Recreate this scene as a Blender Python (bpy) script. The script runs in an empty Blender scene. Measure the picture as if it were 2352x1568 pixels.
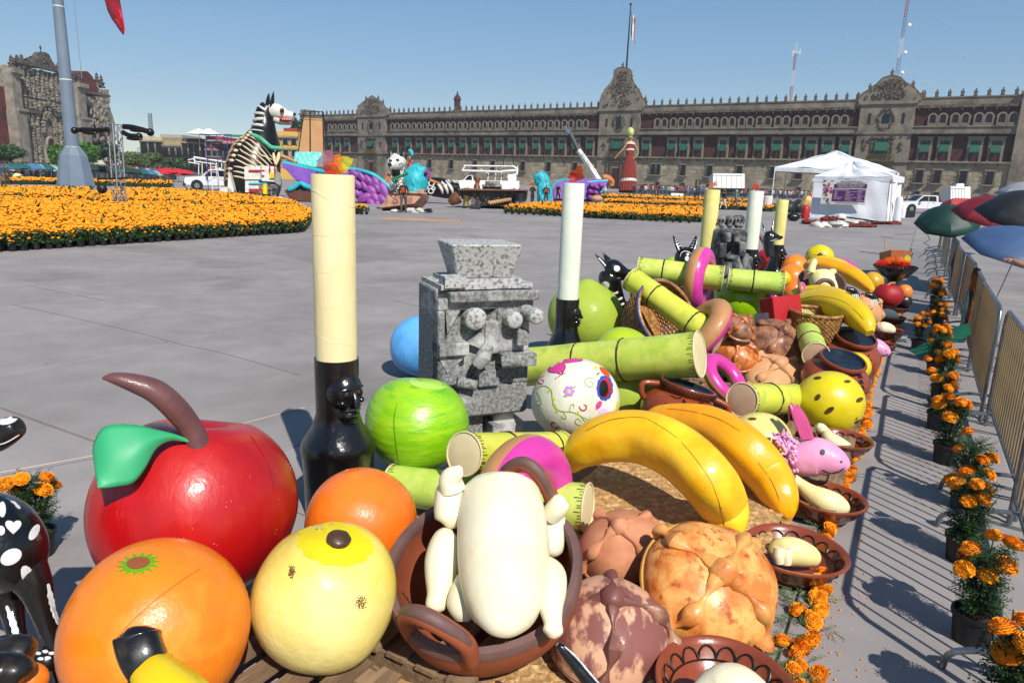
import bpy,math,random
import numpy as np
from mathutils import Vector,Matrix,Euler
random.seed(7); rng = np.random.default_rng(7)
S = bpy.context.scene
# ---------------- camera, world, sun, exposure ----------------
FPX = 1635.0; CX,CY = 1176.0,784.0; EYE = 2.1
PITCH = math.atan((784 - 408) / FPX); ROLL = math.atan(0.037)
_f = Vector((0,math.cos(PITCH),-math.sin(PITCH))); _r0 = Vector((1,0,0)); _u0 = Vector((0,math.sin(PITCH),math.cos(PITCH)))
_r = _r0 * math.cos(ROLL) + _u0 * math.sin(ROLL); _u = _u0 * math.cos(ROLL) - _r0 * math.sin(ROLL)
cam = bpy.data.cameras.new('camera'); cam.sensor_width = 36; cam.lens = 36 * FPX / 2352
cam.clip_start = 0.05; cam.clip_end = 5000
co = bpy.data.objects.new('camera',cam); S.collection.objects.link(co)
m = Matrix.Identity(4)
for i in range(3):
    m[i][0] = _r[i]; m[i][1] = _u[i]; m[i][2] = -_f[i]
m[2][3] = EYE
co.matrix_world = m; S.camera = co
SUN_AZ = math.atan2(0.42,-0.908)      # direction towards the sun, from +Y clockwise
SUN_EL = math.radians(46)
w = bpy.data.worlds.new('World'); S.world = w; w.use_nodes = True
wn = w.node_tree.nodes; wl = w.node_tree.links
bg = wn['Background']; sky = wn.new('ShaderNodeTexSky'); sky.sky_type = 'NISHITA'; sky.sun_disc = False
sky.sun_elevation = SUN_EL; sky.sun_rotation = SUN_AZ; sky.altitude = 2200; sky.air_density = 1.0; sky.dust_density = .35; sky.ozone_density = 1.6
hs = wn.new('ShaderNodeHueSaturation'); hs.inputs['Saturation'].default_value = 1.72
ga = wn.new('ShaderNodeGamma'); ga.inputs['Gamma'].default_value = 0.5; wl.new(sky.outputs[0],ga.inputs['Color']); wl.new(ga.outputs[0],hs.inputs['Color']); wl.new(hs.outputs[0],bg.inputs['Color']); bg.inputs['Strength'].default_value = 0.205
sun = bpy.data.lights.new('sun','SUN'); sun.energy = 4.6; sun.angle = math.radians(0.5); sun.color = (1,0.955,0.89)
so = bpy.data.objects.new('sun',sun); S.collection.objects.link(so)
sd = Vector((math.sin(SUN_AZ) * math.cos(SUN_EL),math.cos(SUN_AZ) * math.cos(SUN_EL),math.sin(SUN_EL)))
so.rotation_euler = sd.to_track_quat('Z','Y').to_euler(); so.location = sd * 60
vs = S.view_settings; vs.view_transform = 'Standard'; vs.look = 'None'; vs.gamma = 1; vs.exposure = 0.4
# ---------------- picture point to place in the world ----------------
def at(x,y,d): return Vector((0,0,EYE)) + _r * ((x - CX) / FPX * d) - _u * ((y - CY) / FPX * d) + _f * d
def gnd(x,y,z=0.0):
    p = at(x,y,1); return at(x,y,(z - EYE) / (p.z - EYE))
def dg(x,y,z=0.0):
    p = at(x,y,1); return (z - EYE) / (p.z - EYE)
def dep(p): return (Vector(p) - Vector((0,0,EYE))).dot(_f)
def seat(x,y,R,b=0.0):
    p = at(x,y,1); d = (EYE - b) / ((EYE - p.z) + R / FPX); return at(x,y,d),R * d / FPX
# ---------------- colours and materials ----------------
def C(h):
    h = h.lstrip('#'); o = []
    for i in (0,2,4):
        c = int(h[i:i + 2],16) / 255; o.append(c / 12.92 if c <= .04045 else ((c + .055) / 1.055) ** 2.4)
    return tuple(o) + (1,)
MC = {}
def mat(name,c1,c2=None,rough=.5,scale=4,thr=(.35,.65),bump=.15,bscale=25,bdist=.01,metal=0,coat=0,stretch=None,detail=5,kind='noise',trans=0,c3=None,s3=40,t3=(.55,.7),alpha=1,rand=0,spec=.5,ior=1.45):
    if name in MC: return MC[name]
    M = bpy.data.materials.new(name); M.use_nodes = True; N = M.node_tree.nodes; L = M.node_tree.links; B = N['Principled BSDF']
    if isinstance(c1,str): c1 = C(c1)
    if isinstance(c2,str): c2 = C(c2)
    if isinstance(c3,str): c3 = C(c3)
    B.inputs['Roughness'].default_value = rough; B.inputs['Metallic'].default_value = metal; B.inputs['Specular IOR Level'].default_value = spec
    B.inputs['Coat Weight'].default_value = coat; B.inputs['Coat Roughness'].default_value = .12; B.inputs['IOR'].default_value = ior
    if trans: B.inputs['Transmission Weight'].default_value = trans
    if alpha < 1: B.inputs['Alpha'].default_value = alpha
    tc = N.new('ShaderNodeTexCoord'); mp = N.new('ShaderNodeMapping'); L.new(tc.outputs['Object'],mp.inputs[0])
    if stretch: mp.inputs['Scale'].default_value = stretch
    col = None
    if c2 is None: c2 = tuple(min(1,c * .86) for c in c1[:3]) + (1,)
    def tex(sc,kd=kind):
        if kd == 'voronoi':
            t = N.new('ShaderNodeTexVoronoi'); t.inputs['Scale'].default_value = sc; L.new(mp.outputs[0],t.inputs['Vector']); return t.outputs['Distance']
        if kd == 'wave':
            t = N.new('ShaderNodeTexWave'); t.inputs['Scale'].default_value = sc; t.inputs['Distortion'].default_value = 2; L.new(mp.outputs[0],t.inputs['Vector']); return t.outputs['Fac']
        t = N.new('ShaderNodeTexNoise'); t.inputs['Scale'].default_value = sc; t.inputs['Detail'].default_value = detail; t.inputs['Roughness'].default_value = .6; L.new(mp.outputs[0],t.inputs['Vector']); return t.outputs['Fac']
    def ramp(src,a,b,lo,hi):
        r = N.new('ShaderNodeMapRange'); r.inputs[1].default_value = lo; r.inputs[2].default_value = hi; L.new(src,r.inputs[0])
        x = N.new('ShaderNodeMix'); x.data_type = 'RGBA'; L.new(r.outputs[0],x.inputs[0])
        for k,v in ((6,a),(7,b)):
            if isinstance(v,tuple): x.inputs[k].default_value = v
            else: L.new(v,x.inputs[k])
        return x.outputs[2]
    col = ramp(tex(scale),c1,c2,*thr)
    if c3 is not None: col = ramp(tex(s3,'noise'),col,c3,*t3)
    if rand:
        oi = N.new('ShaderNodeObjectInfo'); h = N.new('ShaderNodeHueSaturation'); r = N.new('ShaderNodeMapRange'); L.new(oi.outputs['Random'],r.inputs[0])
        r.inputs[3].default_value = 1 - rand; r.inputs[4].default_value = 1 + rand; L.new(r.outputs[0],h.inputs['Value']); L.new(col,h.inputs['Color']); col = h.outputs[0]
    L.new(col,B.inputs['Base Color'])
    if coat:
        rm = N.new('ShaderNodeMapRange'); L.new(tex(scale * .8,'noise'),rm.inputs[0]); rm.inputs[1].default_value = .35; rm.inputs[2].default_value = .65; rm.inputs[3].default_value = max(.08,rough - .1); rm.inputs[4].default_value = rough + .2; L.new(rm.outputs[0],B.inputs['Roughness']); cm_ = N.new('ShaderNodeMapRange'); L.new(tex(scale * 1.7,'noise'),cm_.inputs[0]); cm_.inputs[1].default_value = .4; cm_.inputs[2].default_value = .6; cm_.inputs[3].default_value = coat * 1.2; cm_.inputs[4].default_value = coat * .3; L.new(cm_.outputs[0],B.inputs['Coat Weight'])
    if bump:
        b = N.new('ShaderNodeBump'); b.inputs['Strength'].default_value = bump; b.inputs['Distance'].default_value = bdist
        L.new(tex(bscale,'noise' if kind == 'noise' else kind),b.inputs['Height']); L.new(b.outputs[0],B.inputs['Normal'])
        if coat: L.new(b.outputs[0],B.inputs['Coat Normal'])
    MC[name] = M; return M
# ---------------- mesh builder ----------------
def frame(z,x=None):
    z = Vector(z).normalized(); x = Vector(x) if x is not None else (Vector((1,0,0)) if abs(z.x) < .9 else Vector((0,1,0)))
    y = z.cross(x).normalized(); x = y.cross(z).normalized()
    return np.array([[x[i],y[i],z[i]] for i in range(3)])
def rz(a):
    c,s = math.cos(a),math.sin(a); return np.array([[c,-s,0],[s,c,0],[0,0,1.]])
def eul(x,y,z): return np.array(Euler((math.radians(x),math.radians(y),math.radians(z))).to_matrix())
I3 = np.eye(3)
class MB:
    def __init__(s): s.v = []; s.f = []; s.m = []; s.n = 0
    def add(s,v,f,mi=0):
        v = np.asarray(v,float); s.v.append(v); o = s.n
        s.f += [tuple(i + o for i in q) for q in f]; s.m += [mi] * len(f); s.n += len(v); return s
    def box(s,c,d,R=None,mi=0,taper=1.0):
        h = np.array(d) / 2; P = np.array([[x,y,z] for z in (-1,1) for y in (-1,1) for x in (-1,1)],float)
        P[4:,:2] *= taper; P = P * h
        if R is not None: P = P @ np.asarray(R).T
        return s.add(P + np.array(c),[(0,2,3,1),(4,5,7,6),(0,1,5,4),(2,6,7,3),(0,4,6,2),(1,3,7,5)],mi)
    def bb(s,x0,x1,y0,y1,z0,z1,mi=0): return s.box(((x0 + x1) / 2,(y0 + y1) / 2,(z0 + z1) / 2),(abs(x1 - x0),abs(y1 - y0),abs(z1 - z0)),None,mi)
    def tube(s,pts,rad,n=12,caps=True,mi=0,shape=None,up=None,flat=1.0):
        pts = [Vector(p) for p in pts]; k = len(pts); rad = rad if hasattr(rad,'__len__') else [rad] * k
        V = []; prev = Vector(up) if up is not None else None
        for i in range(k):
            t = (pts[min(i + 1,k - 1)] - pts[max(i - 1,0)]).normalized()
            if prev is None: prev = Vector((0,0,1)) if abs(t.z) < .9 else Vector((1,0,0))
            a = (prev - t * prev.dot(t)).normalized(); b = t.cross(a); prev = a
            for j in range(n):
                th = 2 * math.pi * j / n; rr = rad[i] * (shape(th) if shape else 1)
                V.append(pts[i] + a * (math.cos(th) * rr * flat) + b * (math.sin(th) * rr))
        F = [(i * n + j,i * n + (j + 1) % n,(i + 1) * n + (j + 1) % n,(i + 1) * n + j) for i in range(k - 1) for j in range(n)]
        if caps: F += [tuple(range(n))[::-1],tuple((k - 1) * n + j for j in range(n))]
        return s.add([tuple(v) for v in V],F,mi)
    def lathe(s,prof,n=32,c=(0,0,0),R=None,mi=0,f=None,cap=True):
        k = len(prof); V = []
        for (r,z) in prof:
            for j in range(n):
                th = 2 * math.pi * j / n; q = f(th,z) if f else 1
                V.append((r * q * math.cos(th),r * q * math.sin(th),z))
        V = np.array(V)
        if R is not None: V = V @ np.asarray(R).T
        F = [(i * n + j,i * n + (j + 1) % n,(i + 1) * n + (j + 1) % n,(i + 1) * n + j) for i in range(k - 1) for j in range(n)]
        if cap: F += [tuple(range(n))[::-1],tuple((k - 1) * n + j for j in range(n))]
        return s.add(V + np.array(c),F,mi)
    def ell(s,c,r,R=None,nu=24,nv=14,f=None,mi=0):
        r = (r,r,r) if not hasattr(r,'__len__') else r; V = []
        for i in range(nv + 1):
            ph = math.pi * i / nv
            for j in range(nu if 0 < i < nv else 1):
                th = 2 * math.pi * j / nu; V.append((math.sin(ph) * math.cos(th),math.sin(ph) * math.sin(th),math.cos(ph)))
        V = np.array(V)
        if f is not None: V = V * np.array([f(*p) for p in V])[:,None]
        V = V * np.array(r)
        if R is not None: V = V @ np.asarray(R).T
        F = [(0,1 + j,1 + (j + 1) % nu) for j in range(nu)]
        for i in range(nv - 2):
            a = 1 + i * nu; b = a + nu; F += [(a + j,b + j,b + (j + 1) % nu,a + (j + 1) % nu) for j in range(nu)]
        a = 1 + (nv - 2) * nu; F += [(a + j,a + nu,a + (j + 1) % nu) for j in range(nu)]
        return s.add(V + np.array(c),F,mi)
    def torus(s,c,R0,r,M3=None,nu=40,nv=16,mi=0,flat=1.0,split=None):
        V = []
        for i in range(nu):
            a = 2 * math.pi * i / nu
            for j in range(nv):
                b = 2 * math.pi * j / nv; q = R0 + r * math.cos(b); V.append((q * math.cos(a),q * math.sin(a),r * flat * math.sin(b)))
        V = np.array(V)
        if M3 is not None: V = V @ np.asarray(M3).T
        o = s.n; s.v.append(V + np.array(c)); s.n += len(V)
        for i in range(nu):
            for j in range(nv):
                s.f.append((o + i * nv + j,o + ((i + 1) % nu) * nv + j,o + ((i + 1) % nu) * nv + (j + 1) % nv,o + i * nv + (j + 1) % nv))
                s.m.append(mi if split is None or not split(j / nv) else mi + 1)
        return s
    def prism(s,poly,O,X,Y,th,mi=0):
        O,X,Y = np.array(O,float),np.array(X,float),np.array(Y,float); N = np.cross(X,Y); N /= np.linalg.norm(N); k = len(poly)
        a = [O + X * p[0] + Y * p[1] + N * th / 2 for p in poly]; b = [O + X * p[0] + Y * p[1] - N * th / 2 for p in poly]
        F = [tuple(range(k)),tuple(range(2 * k - 1,k - 1,-1))] + [(i,i + k,(i + 1) % k + k,(i + 1) % k) for i in range(k)]
        return s.add(a + b,F,mi)
    def build(s,name,mats,parent=None,world=True,smooth=True,ang=40,kind=None,label=None):
        V = np.concatenate(s.v) if s.v else np.zeros((0,3))
        if world and parent is not None and parent.name in XF:
            loc,a = XF[parent.name]; V = (V - np.array(loc)) @ rz(a)
        me = bpy.data.meshes.new(name); me.from_pydata(V.tolist(),[],s.f)
        if not isinstance(mats,(list,tuple)): mats = [mats]
        for q in mats: me.materials.append(q)
        me.polygons.foreach_set('material_index',s.m)
        if smooth:
            me.polygons.foreach_set('use_smooth',[True] * len(s.f)); me.set_sharp_from_angle(angle=math.radians(ang))
        me.update()
        return obj(name,me,parent,kind,label)
def obj(name,me,parent=None,kind=None,label=None):
    o = bpy.data.objects.new(name,me); S.collection.objects.link(o)
    if parent is not None: o.parent = parent
    if kind: o['kind'] = kind
    if label: o['label'] = label
    if parent is not None and parent.name in XF: XF[o.name] = XF[parent.name]
    return o
XF = {}
def tag(o,label,cat,group=None):
    o['label'] = label; o['category'] = cat
    if group: o['group'] = group
    return o
def thing(name,label,cat,loc=(0,0,0),rot=0.0,group=None):
    o = bpy.data.objects.new(name,None); S.collection.objects.link(o); o.location = loc; o.rotation_euler[2] = rot; o.empty_display_size = .1
    XF[o.name] = (tuple(loc),rot); return tag(o,label,cat,group)
def dup(root,loc,rot=0,label=None,sc=None,group=None):
    r = root.copy(); S.collection.objects.link(r); r.location = loc; r.rotation_euler[2] = rot
    if label: r['label'] = label
    if sc: r.scale = (sc,sc,sc) if not hasattr(sc,'__len__') else sc
    if group: r['group'] = group
    for ch in root.children:
        c = ch.copy(); S.collection.objects.link(c); c.parent = r
        for g in ch.children: d = g.copy(); S.collection.objects.link(d); d.parent = c
    return r
def smoothpath(P,n=6):
    P = [np.array(p,float) for p in P]; out = []
    for i in range(len(P) - 1):
        p0 = P[max(i - 1,0)]; p1 = P[i]; p2 = P[i + 1]; p3 = P[min(i + 2,len(P) - 1)]
        for k in range(n):
            t = k / n; out.append(.5 * ((2 * p1) + (p2 - p0) * t + (2 * p0 - 5 * p1 + 4 * p2 - p3) * t * t + (3 * p1 - p0 - 3 * p2 + p3) * t ** 3))
    out.append(P[-1]); return out
def lump(amp,seed,fr=2.5):
    r = np.random.default_rng(seed); W = r.normal(size=(7,3)) * fr; ph = r.uniform(0,6.28,7)
    return lambda x,y,z: 1 + amp * sum(math.sin(W[i][0] * x + W[i][1] * y + W[i][2] * z + ph[i]) for i in range(7)) / 3
def text(body,size,mtl,parent,loc,rot,name='lettering',extr=.004,align='CENTER',sx=1):
    cu = bpy.data.curves.new(name,'FONT'); cu.body = body; cu.size = size; cu.align_x = align; cu.extrude = extr; cu.resolution_u = 2
    o = bpy.data.objects.new('t',cu); S.collection.objects.link(o)
    me = bpy.data.meshes.new_from_object(o.evaluated_get(bpy.context.evaluated_depsgraph_get())); bpy.data.objects.remove(o)
    me.materials.clear(); me.materials.append(mtl); q = obj(name,me,parent); q.location = loc; q.rotation_euler = rot; q.scale = (sx,1,1); return q
AX = Vector((.49,.872,0)).normalized(); AN = Vector((AX.y,-AX.x,0))   # along the offering, and across it to the barriers
AA = math.atan2(AX.y,AX.x)
# ---------------- ground ----------------
conc = mat('plaza_concrete','#908986','#827b77',rough=.85,scale=.35,thr=(.3,.7),bump=.25,bscale=60,bdist=.004,c3='#c2bcb6',s3=60,t3=(.65,.72),rand=.05,detail=8)
# extra large stains
def ground_mat():
    M = conc; N = M.node_tree.nodes; L = M.node_tree.links; B = N['Principled BSDF']; src = B.inputs['Base Color'].links[0].from_socket
    g = N.new('ShaderNodeNewGeometry'); mp = N.new('ShaderNodeMapping'); L.new(g.outputs['Position'],mp.inputs[0]); mp.inputs['Rotation'].default_value = (0,0,-AA); mp.inputs['Scale'].default_value = (.25,1,1)
    n1 = N.new('ShaderNodeTexNoise'); n1.inputs['Scale'].default_value = .5; n1.inputs['Detail'].default_value = 6; L.new(mp.outputs[0],n1.inputs['Vector'])
    n2 = N.new('ShaderNodeTexNoise'); n2.inputs['Scale'].default_value = 2.2; n2.inputs['Detail'].default_value = 9; L.new(g.outputs['Position'],n2.inputs['Vector'])
    v = N.new('ShaderNodeTexVoronoi'); v.inputs['Scale'].default_value = 14; L.new(g.outputs['Position'],v.inputs['Vector'])
    sp = N.new('ShaderNodeMapRange'); sp.inputs[1].default_value = .06; sp.inputs[2].default_value = .03; sp.inputs[3].default_value = 1; sp.inputs[4].default_value = 1.35; L.new(v.outputs['Distance'],sp.inputs[0])
    r1 = N.new('ShaderNodeMapRange'); r1.inputs[1].default_value = .35; r1.inputs[2].default_value = .7; r1.inputs[3].default_value = .94; r1.inputs[4].default_value = 1.05; L.new(n1.outputs[0],r1.inputs[0])
    r2 = N.new('ShaderNodeMapRange'); r2.inputs[1].default_value = .3; r2.inputs[2].default_value = .72; r2.inputs[3].default_value = .9; r2.inputs[4].default_value = 1.1; L.new(n2.outputs[0],r2.inputs[0])
    a = N.new('ShaderNodeMath'); a.operation = 'MULTIPLY'; L.new(r1.outputs[0],a.inputs[0]); L.new(r2.outputs[0],a.inputs[1])
    b = N.new('ShaderNodeMath'); b.operation = 'MULTIPLY'; L.new(a.outputs[0],b.inputs[0]); L.new(sp.outputs[0],b.inputs[1])
    v2 = N.new('ShaderNodeTexVoronoi'); v2.inputs['Scale'].default_value = 1.7; L.new(g.outputs['Position'],v2.inputs['Vector']); g2 = N.new('ShaderNodeMapRange'); g2.inputs[1].default_value = .03; g2.inputs[2].default_value = .05; g2.inputs[3].default_value = .62; g2.inputs[4].default_value = 1; L.new(v2.outputs['Distance'],g2.inputs[0])
    n3 = N.new('ShaderNodeTexNoise'); n3.inputs['Scale'].default_value = .16; n3.inputs['Detail'].default_value = 10; n3.inputs['Distortion'].default_value = 1.5; L.new(g.outputs['Position'],n3.inputs['Vector']); g3 = N.new('ShaderNodeMapRange'); g3.inputs[1].default_value = .54; g3.inputs[2].default_value = .62; g3.inputs[3].default_value = 1; g3.inputs[4].default_value = .84; L.new(n3.outputs[0],g3.inputs[0])
    b2 = N.new('ShaderNodeMath'); b2.operation = 'MULTIPLY'; L.new(b.outputs[0],b2.inputs[0]); L.new(g2.outputs[0],b2.inputs[1]); b3 = N.new('ShaderNodeMath'); b3.operation = 'MULTIPLY'; L.new(b2.outputs[0],b3.inputs[0]); L.new(g3.outputs[0],b3.inputs[1]); b = b3
    h = N.new('ShaderNodeHueSaturation'); L.new(src,h.inputs['Color']); L.new(b.outputs[0],h.inputs['Value']); L.new(h.outputs[0],B.inputs['Base Color'])
ground_mat()
gb = MB(); gb.add([(-700,-60,-.03),(700,-60,-.03),(700,900,-.03),(-700,900,-.03)],[(0,1,2,3)])
ground = gb.build('ground',conc,smooth=False); ground['kind'] = 'structure'
SL = 3.7; slabm = None; cand = []
for i in range(-30,40):
    for j in range(-30,30):
        c = AX * (i * SL + 1.1) + AN * (j * SL + 1.55)
        if c.y < -1: continue
        q = c - Vector((0,0,EYE)); d = q.dot(_f); xx = CX + FPX * q.dot(_r) / max(d,.1)
        if c.y > 3 and (xx < -500 or xx > 2900): continue
        cand.append((c.length,c))
cand.sort(key=lambda t: t[0])
mb = MB(); g_ = .008; h_ = SL / 2 - g_
mb.add([(-h_,-h_,-.03),(h_,-h_,-.03),(h_,h_,-.03),(-h_,h_,-.03),(-h_,-h_,-.004),(h_,-h_,-.004),(h_,h_,-.004),(-h_,h_,-.004),(-h_ + .006,-h_ + .006,0),(h_ - .006,-h_ + .006,0),(h_ - .006,h_ - .006,0),(-h_ + .006,h_ - .006,0)],
       [(8,9,10,11)] + [(a,(a + 1) % 4,(a + 1) % 4 + 4,a + 4) for a in range(4)] + [(a + 4,(a + 1) % 4 + 4,(a + 1) % 4 + 8,a + 8) for a in range(4)])
s0 = mb.build('paving_slab',conc,ground,smooth=False)
for k,(l,c) in enumerate(cand[:290]):
    o = s0 if k == 0 else obj('paving_slab',s0.data,ground)
    o.location = (c.x,c.y,0); o.rotation_euler[2] = AA
# ---------------- thin city haze ----------------
hz_m = bpy.data.materials.new('haze_air'); hz_m.use_nodes = True; hn = hz_m.node_tree.nodes; hn.remove(hn['Principled BSDF'])
pv_ = hn.new('ShaderNodeVolumePrincipled'); pv_.inputs['Color'].default_value = (.82,.88,.95,1); pv_.inputs['Density'].default_value = .0003; pv_.inputs['Anisotropy'].default_value = .2; hz_m.node_tree.links.new(pv_.outputs[0],hn['Material Output'].inputs['Volume'])
hb_ = MB(); hb_.bb(-720,720,-70,920,-1.03,95); hz_o = hb_.build('haze',hz_m,smooth=False,kind='stuff')
# ================= PALACE =================
def lin(x0,y0,kx,ky): return lambda X,Y: (x0 + kx * X,y0 + ky * Y)
r4 = lin(698.3,128.6,.3516,.3516); r5 = lin(1433.3,128.6,.3907,.3907)
class Fac:
    def __init__(s,A,B):
        s.A = Vector((A.x,A.y,0)); s.D = (Vector((B.x,B.y,0)) - s.A).normalized(); s.N = Vector((-s.D.y,s.D.x,0)); s.ang = math.atan2(s.D.y,s.D.x)
    def sz(s,x,y):
        o = Vector((0,0,EYE)); d = at(x,y,1) - o; t = (s.A - o).dot(s.N) / d.dot(s.N); p = o + d * t; return (p - s.A).dot(s.D),p.z
    def s_(s,x,y=350): return s.sz(x,y)[0]
stone = mat('palace_stone','#8d8373','#5e564a',rough=.9,scale=.5,thr=(.25,.75),bump=.5,bscale=3,bdist=.15,c3='#3f3830',s3=.22,t3=(.5,.75),detail=9)
stone2 = mat('palace_stone_block','#a2967f','#7f7462',rough=.9,scale=.35,bump=.4,bscale=2,bdist=.1,c3='#60574a',s3=.6,t3=(.55,.8),detail=9,rand=.12)
darkst = mat('carved_stone','#756a5a','#37312a',rough=.95,scale=1.6,thr=(.35,.6),bump=.9,bscale=5,bdist=.3,detail=9)
tezo = mat('red_tezontle','#4f2b25','#371e1b',rough=.95,scale=.7,bump=.5,bscale=4,bdist=.1,c3='#2a1412',s3=2,t3=(.55,.7),detail=8)
awn = mat('green_awning','#12523f','#0d4334',rough=.7,scale=2,bump=.1,rand=.08)
pane_m = mat('dark_window','#1b1d20','#0e0f11',rough=.15,scale=.5,bump=0)
wood_m = mat('dark_red_wood','#4a1c12','#33130d',rough=.6,scale=3)
iron = mat('black_iron','#16171a',rough=.5,bump=0)
gold = mat('dull_brass','#8a7240','#5d4c28',rough=.5,metal=.3)
F = Fac(gnd(900,261,22.7),gnd(2332,221,22.7))
pal = thing('palace','long dark stone and red palace with green awnings across the far side of the square','palace',tuple(F.A),F.ang)
def PB(name,mb,mtl,par=None,**k): return mb.build(name,mtl,par or pal,world=False,smooth=False,**k)
sL,sR = F.s_(697),F.s_(2600)
tow = [(F.s_(*r4(360,400)),F.s_(*r4(542,400)),'L'),(F.s_(*r4(1940,400)),F.s_(*r4(2203,400)),'C'),(F.s_(*r5(1397,300)),F.s_(*r5(1718,300)),'R')]
secs = [(sL + 3.5,tow[0][0]),(tow[0][1],tow[1][0]),(tow[1][1],tow[2][0]),(tow[2][1],F.s_(*r5(2335,300)))]
mb = MB(); mb.bb(sL,sR,0,22,0,21.9); PB('wall',mb,tezo)
mb = MB(); mb.bb(sL,sR,-.35,0,0,9.0); PB('ground_floor_wall',mb,stone2)
# stone courses on the ground floor: ashlar blocks standing slightly proud
mb = MB(); random.seed(3)
for k in range(9):
    x = sL + random.random()
    while x < sR:
        wd = random.uniform(1.1,2.1)
        if random.random() < .8: mb.bb(x + .03,x + wd - .03,-.35 - random.uniform(.03,.09),-.35,.3 + k * .95,.3 + k * .95 + .9)
        x += wd
o = PB('ashlar_block',mb,stone2,kind='stuff')
for (z0,z1,out,mt,nm) in ((8.75,9.15,1.25,stone,'balcony_slab'),(15.1,16.5,.5,stone,'stone_band'),(16.5,16.75,.75,stone,'cornice'),(14.95,15.15,1.5,darkst,'cornice'),(20.6,21.2,.8,darkst,'cornice'),(21.2,22.7,.45,stone,'parapet'),(22.7,22.95,.65,stone,'cornice')):
    for (a,b) in secs:
        mb = MB(); mb.bb(a,b,-out,.3,z0,z1); PB(nm,mb,mt)
mb = MB()
for (a,b) in secs:
    x = a + .6
    while x < b - .5: mb.bb(x,x + .28,-1.1,-.35,8.2,8.75); mb.bb(x,x + .25,-.7,0,20.1,20.6); x += 2.1
PB('corbel',mb,darkst,kind='stuff')
# merlons
prof = [(.42,0),(.42,.25),(.3,.3),(.36,.8),(.42,1.0),(.2,1.25),(.1,1.4),(.16,1.55),(.0,1.75)]
mm = MB(); mm.lathe(prof,6); mer = PB('merlon',mm,darkst); first = True
for (a,b) in secs:
    n = max(3,round((b - a) / 2.35))
    for i in range(n):
        o = mer if first else obj('merlon',mer.data,pal); first = False
        o.location = (a + (i + .5) * (b - a) / n,.1,22.95)
# windows of the main floor
def main_window():
    m = MB(); m.bb(-1.45,-.95,-.42,.1,9.15,13.6); m.bb(.95,1.45,-.42,.1,9.15,13.6); m.bb(-1.45,1.45,-.42,.1,13.6,14.2); m.bb(-1.65,1.65,-.7,.1,14.2,14.45)
    m.bb(-1.5,-1.0,-.55,-.4,12.9,13.5); m.bb(1.0,1.5,-.55,-.4,12.9,13.5)
    w0 = PB('window',m,stone)
    m = MB(); m.bb(-.95,.95,-.05,.08,9.15,13.6); PB('pane',m,pane_m,w0)
    m = MB(); m.add([(-.98,-.1,13.3),(.98,-.1,13.3),(1.0,-1.15,11.4),(-1.0,-1.15,11.4),(-1.0,-1.17,11.1),(1.0,-1.17,11.1),(-.98,-.1,13.2),(.98,-.1,13.2)],[(0,3,2,1),(3,4,5,2),(6,7,5,4)]); PB('awning',m,awn,w0)
    m = MB(); [m.bb(-1.3 + i * .26,-1.27 + i * .26,-1.2,-1.17,9.15,10.15) for i in range(11)]; m.bb(-1.3,1.33,-1.22,-1.15,10.1,10.16)
    m.bb(-.9,.9,-.12,-.06,9.15,10.7); PB('railing',m,wood_m,w0)
    return w0
def copyw(w,x,z=0):
    c = obj(w.name.split('.')[0],w.data,pal); c.location = (x,0,z)
    for g in w.children:
        q = obj(g.name.split('.')[0],g.data,c)
        if q.name.startswith('awning'): q.location.z = random.uniform(-.3,.12)
    return c
W0 = main_window(); xs = [F.s_(*r4(X,580)) for X in (170,225,285,600,685,755,825,895,968,1045,1122,1205,1282,1360,1435,1520,1605,1690,1780,1872,2240)] + [F.s_(*r5(X,530)) for X in (285,357,440,585,697,797,902,1010,1103,1200,1303,1770,1885,2065,2190)]
for i,x in enumerate(xs):
    if i == 0: W0.location = (x,0,0)
    else: copyw(W0,x)
def arch_window():
    m = MB(); a = [(-.95,16.75),(-.95,18.6)] + [(-.95 * math.cos(t),18.6 + .95 * math.sin(t)) for t in np.linspace(0,math.pi,9)] + [(.95,16.75),(.62,16.75)] + [(.62 * math.cos(t),18.6 + .62 * math.sin(t)) for t in np.linspace(0,math.pi,9)] + [(-.62,16.75)]
    m.prism(a,(0,-.2,0),(1,0,0),(0,0,1),.5); m.bb(-.95,.95,-.65,0,16.75,17.35)
    w0 = PB('arched_window',m,stone); m = MB()
    m.prism([(-.62,17.3),(.62,17.3)] + [(.62 * math.cos(t),18.6 + .62 * math.sin(t)) for t in np.linspace(0,math.pi,9)],(0,-.06,0),(1,0,0),(0,0,1),.1); PB('pane',m,pane_m,w0)
    m = MB(); m.bb(-.04,.04,-.16,-.12,17.3,19.2); m.bb(-.6,.6,-.16,-.12,18.3,18.38); PB('mullion',m,wood_m,w0); return w0
W1 = arch_window(); xs = [F.s_(*r4(X,440)) for X in (172,202,238,267,300,329,582,612,650,682,722,755,793,827,870,902,943,978,1023,1058,1103,1139,1185,1220,1266,1303,1350,1390,1437,1476,1523,1563,1614,1655,1706,1748,1800,1843,2313)] + [F.s_(*r5(X,360)) for X in (200,243,295,340,392,437,494,537,595,640,697,745,803,850,910,958,1021,1070,1135,1185,1248,1300,1818,1877,1950,2010,2088,2148,2225,2290)]
for i,x in enumerate(xs):
    if i == 0: W1.location = (x,0,0)
    else: copyw(W1,x)
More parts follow.
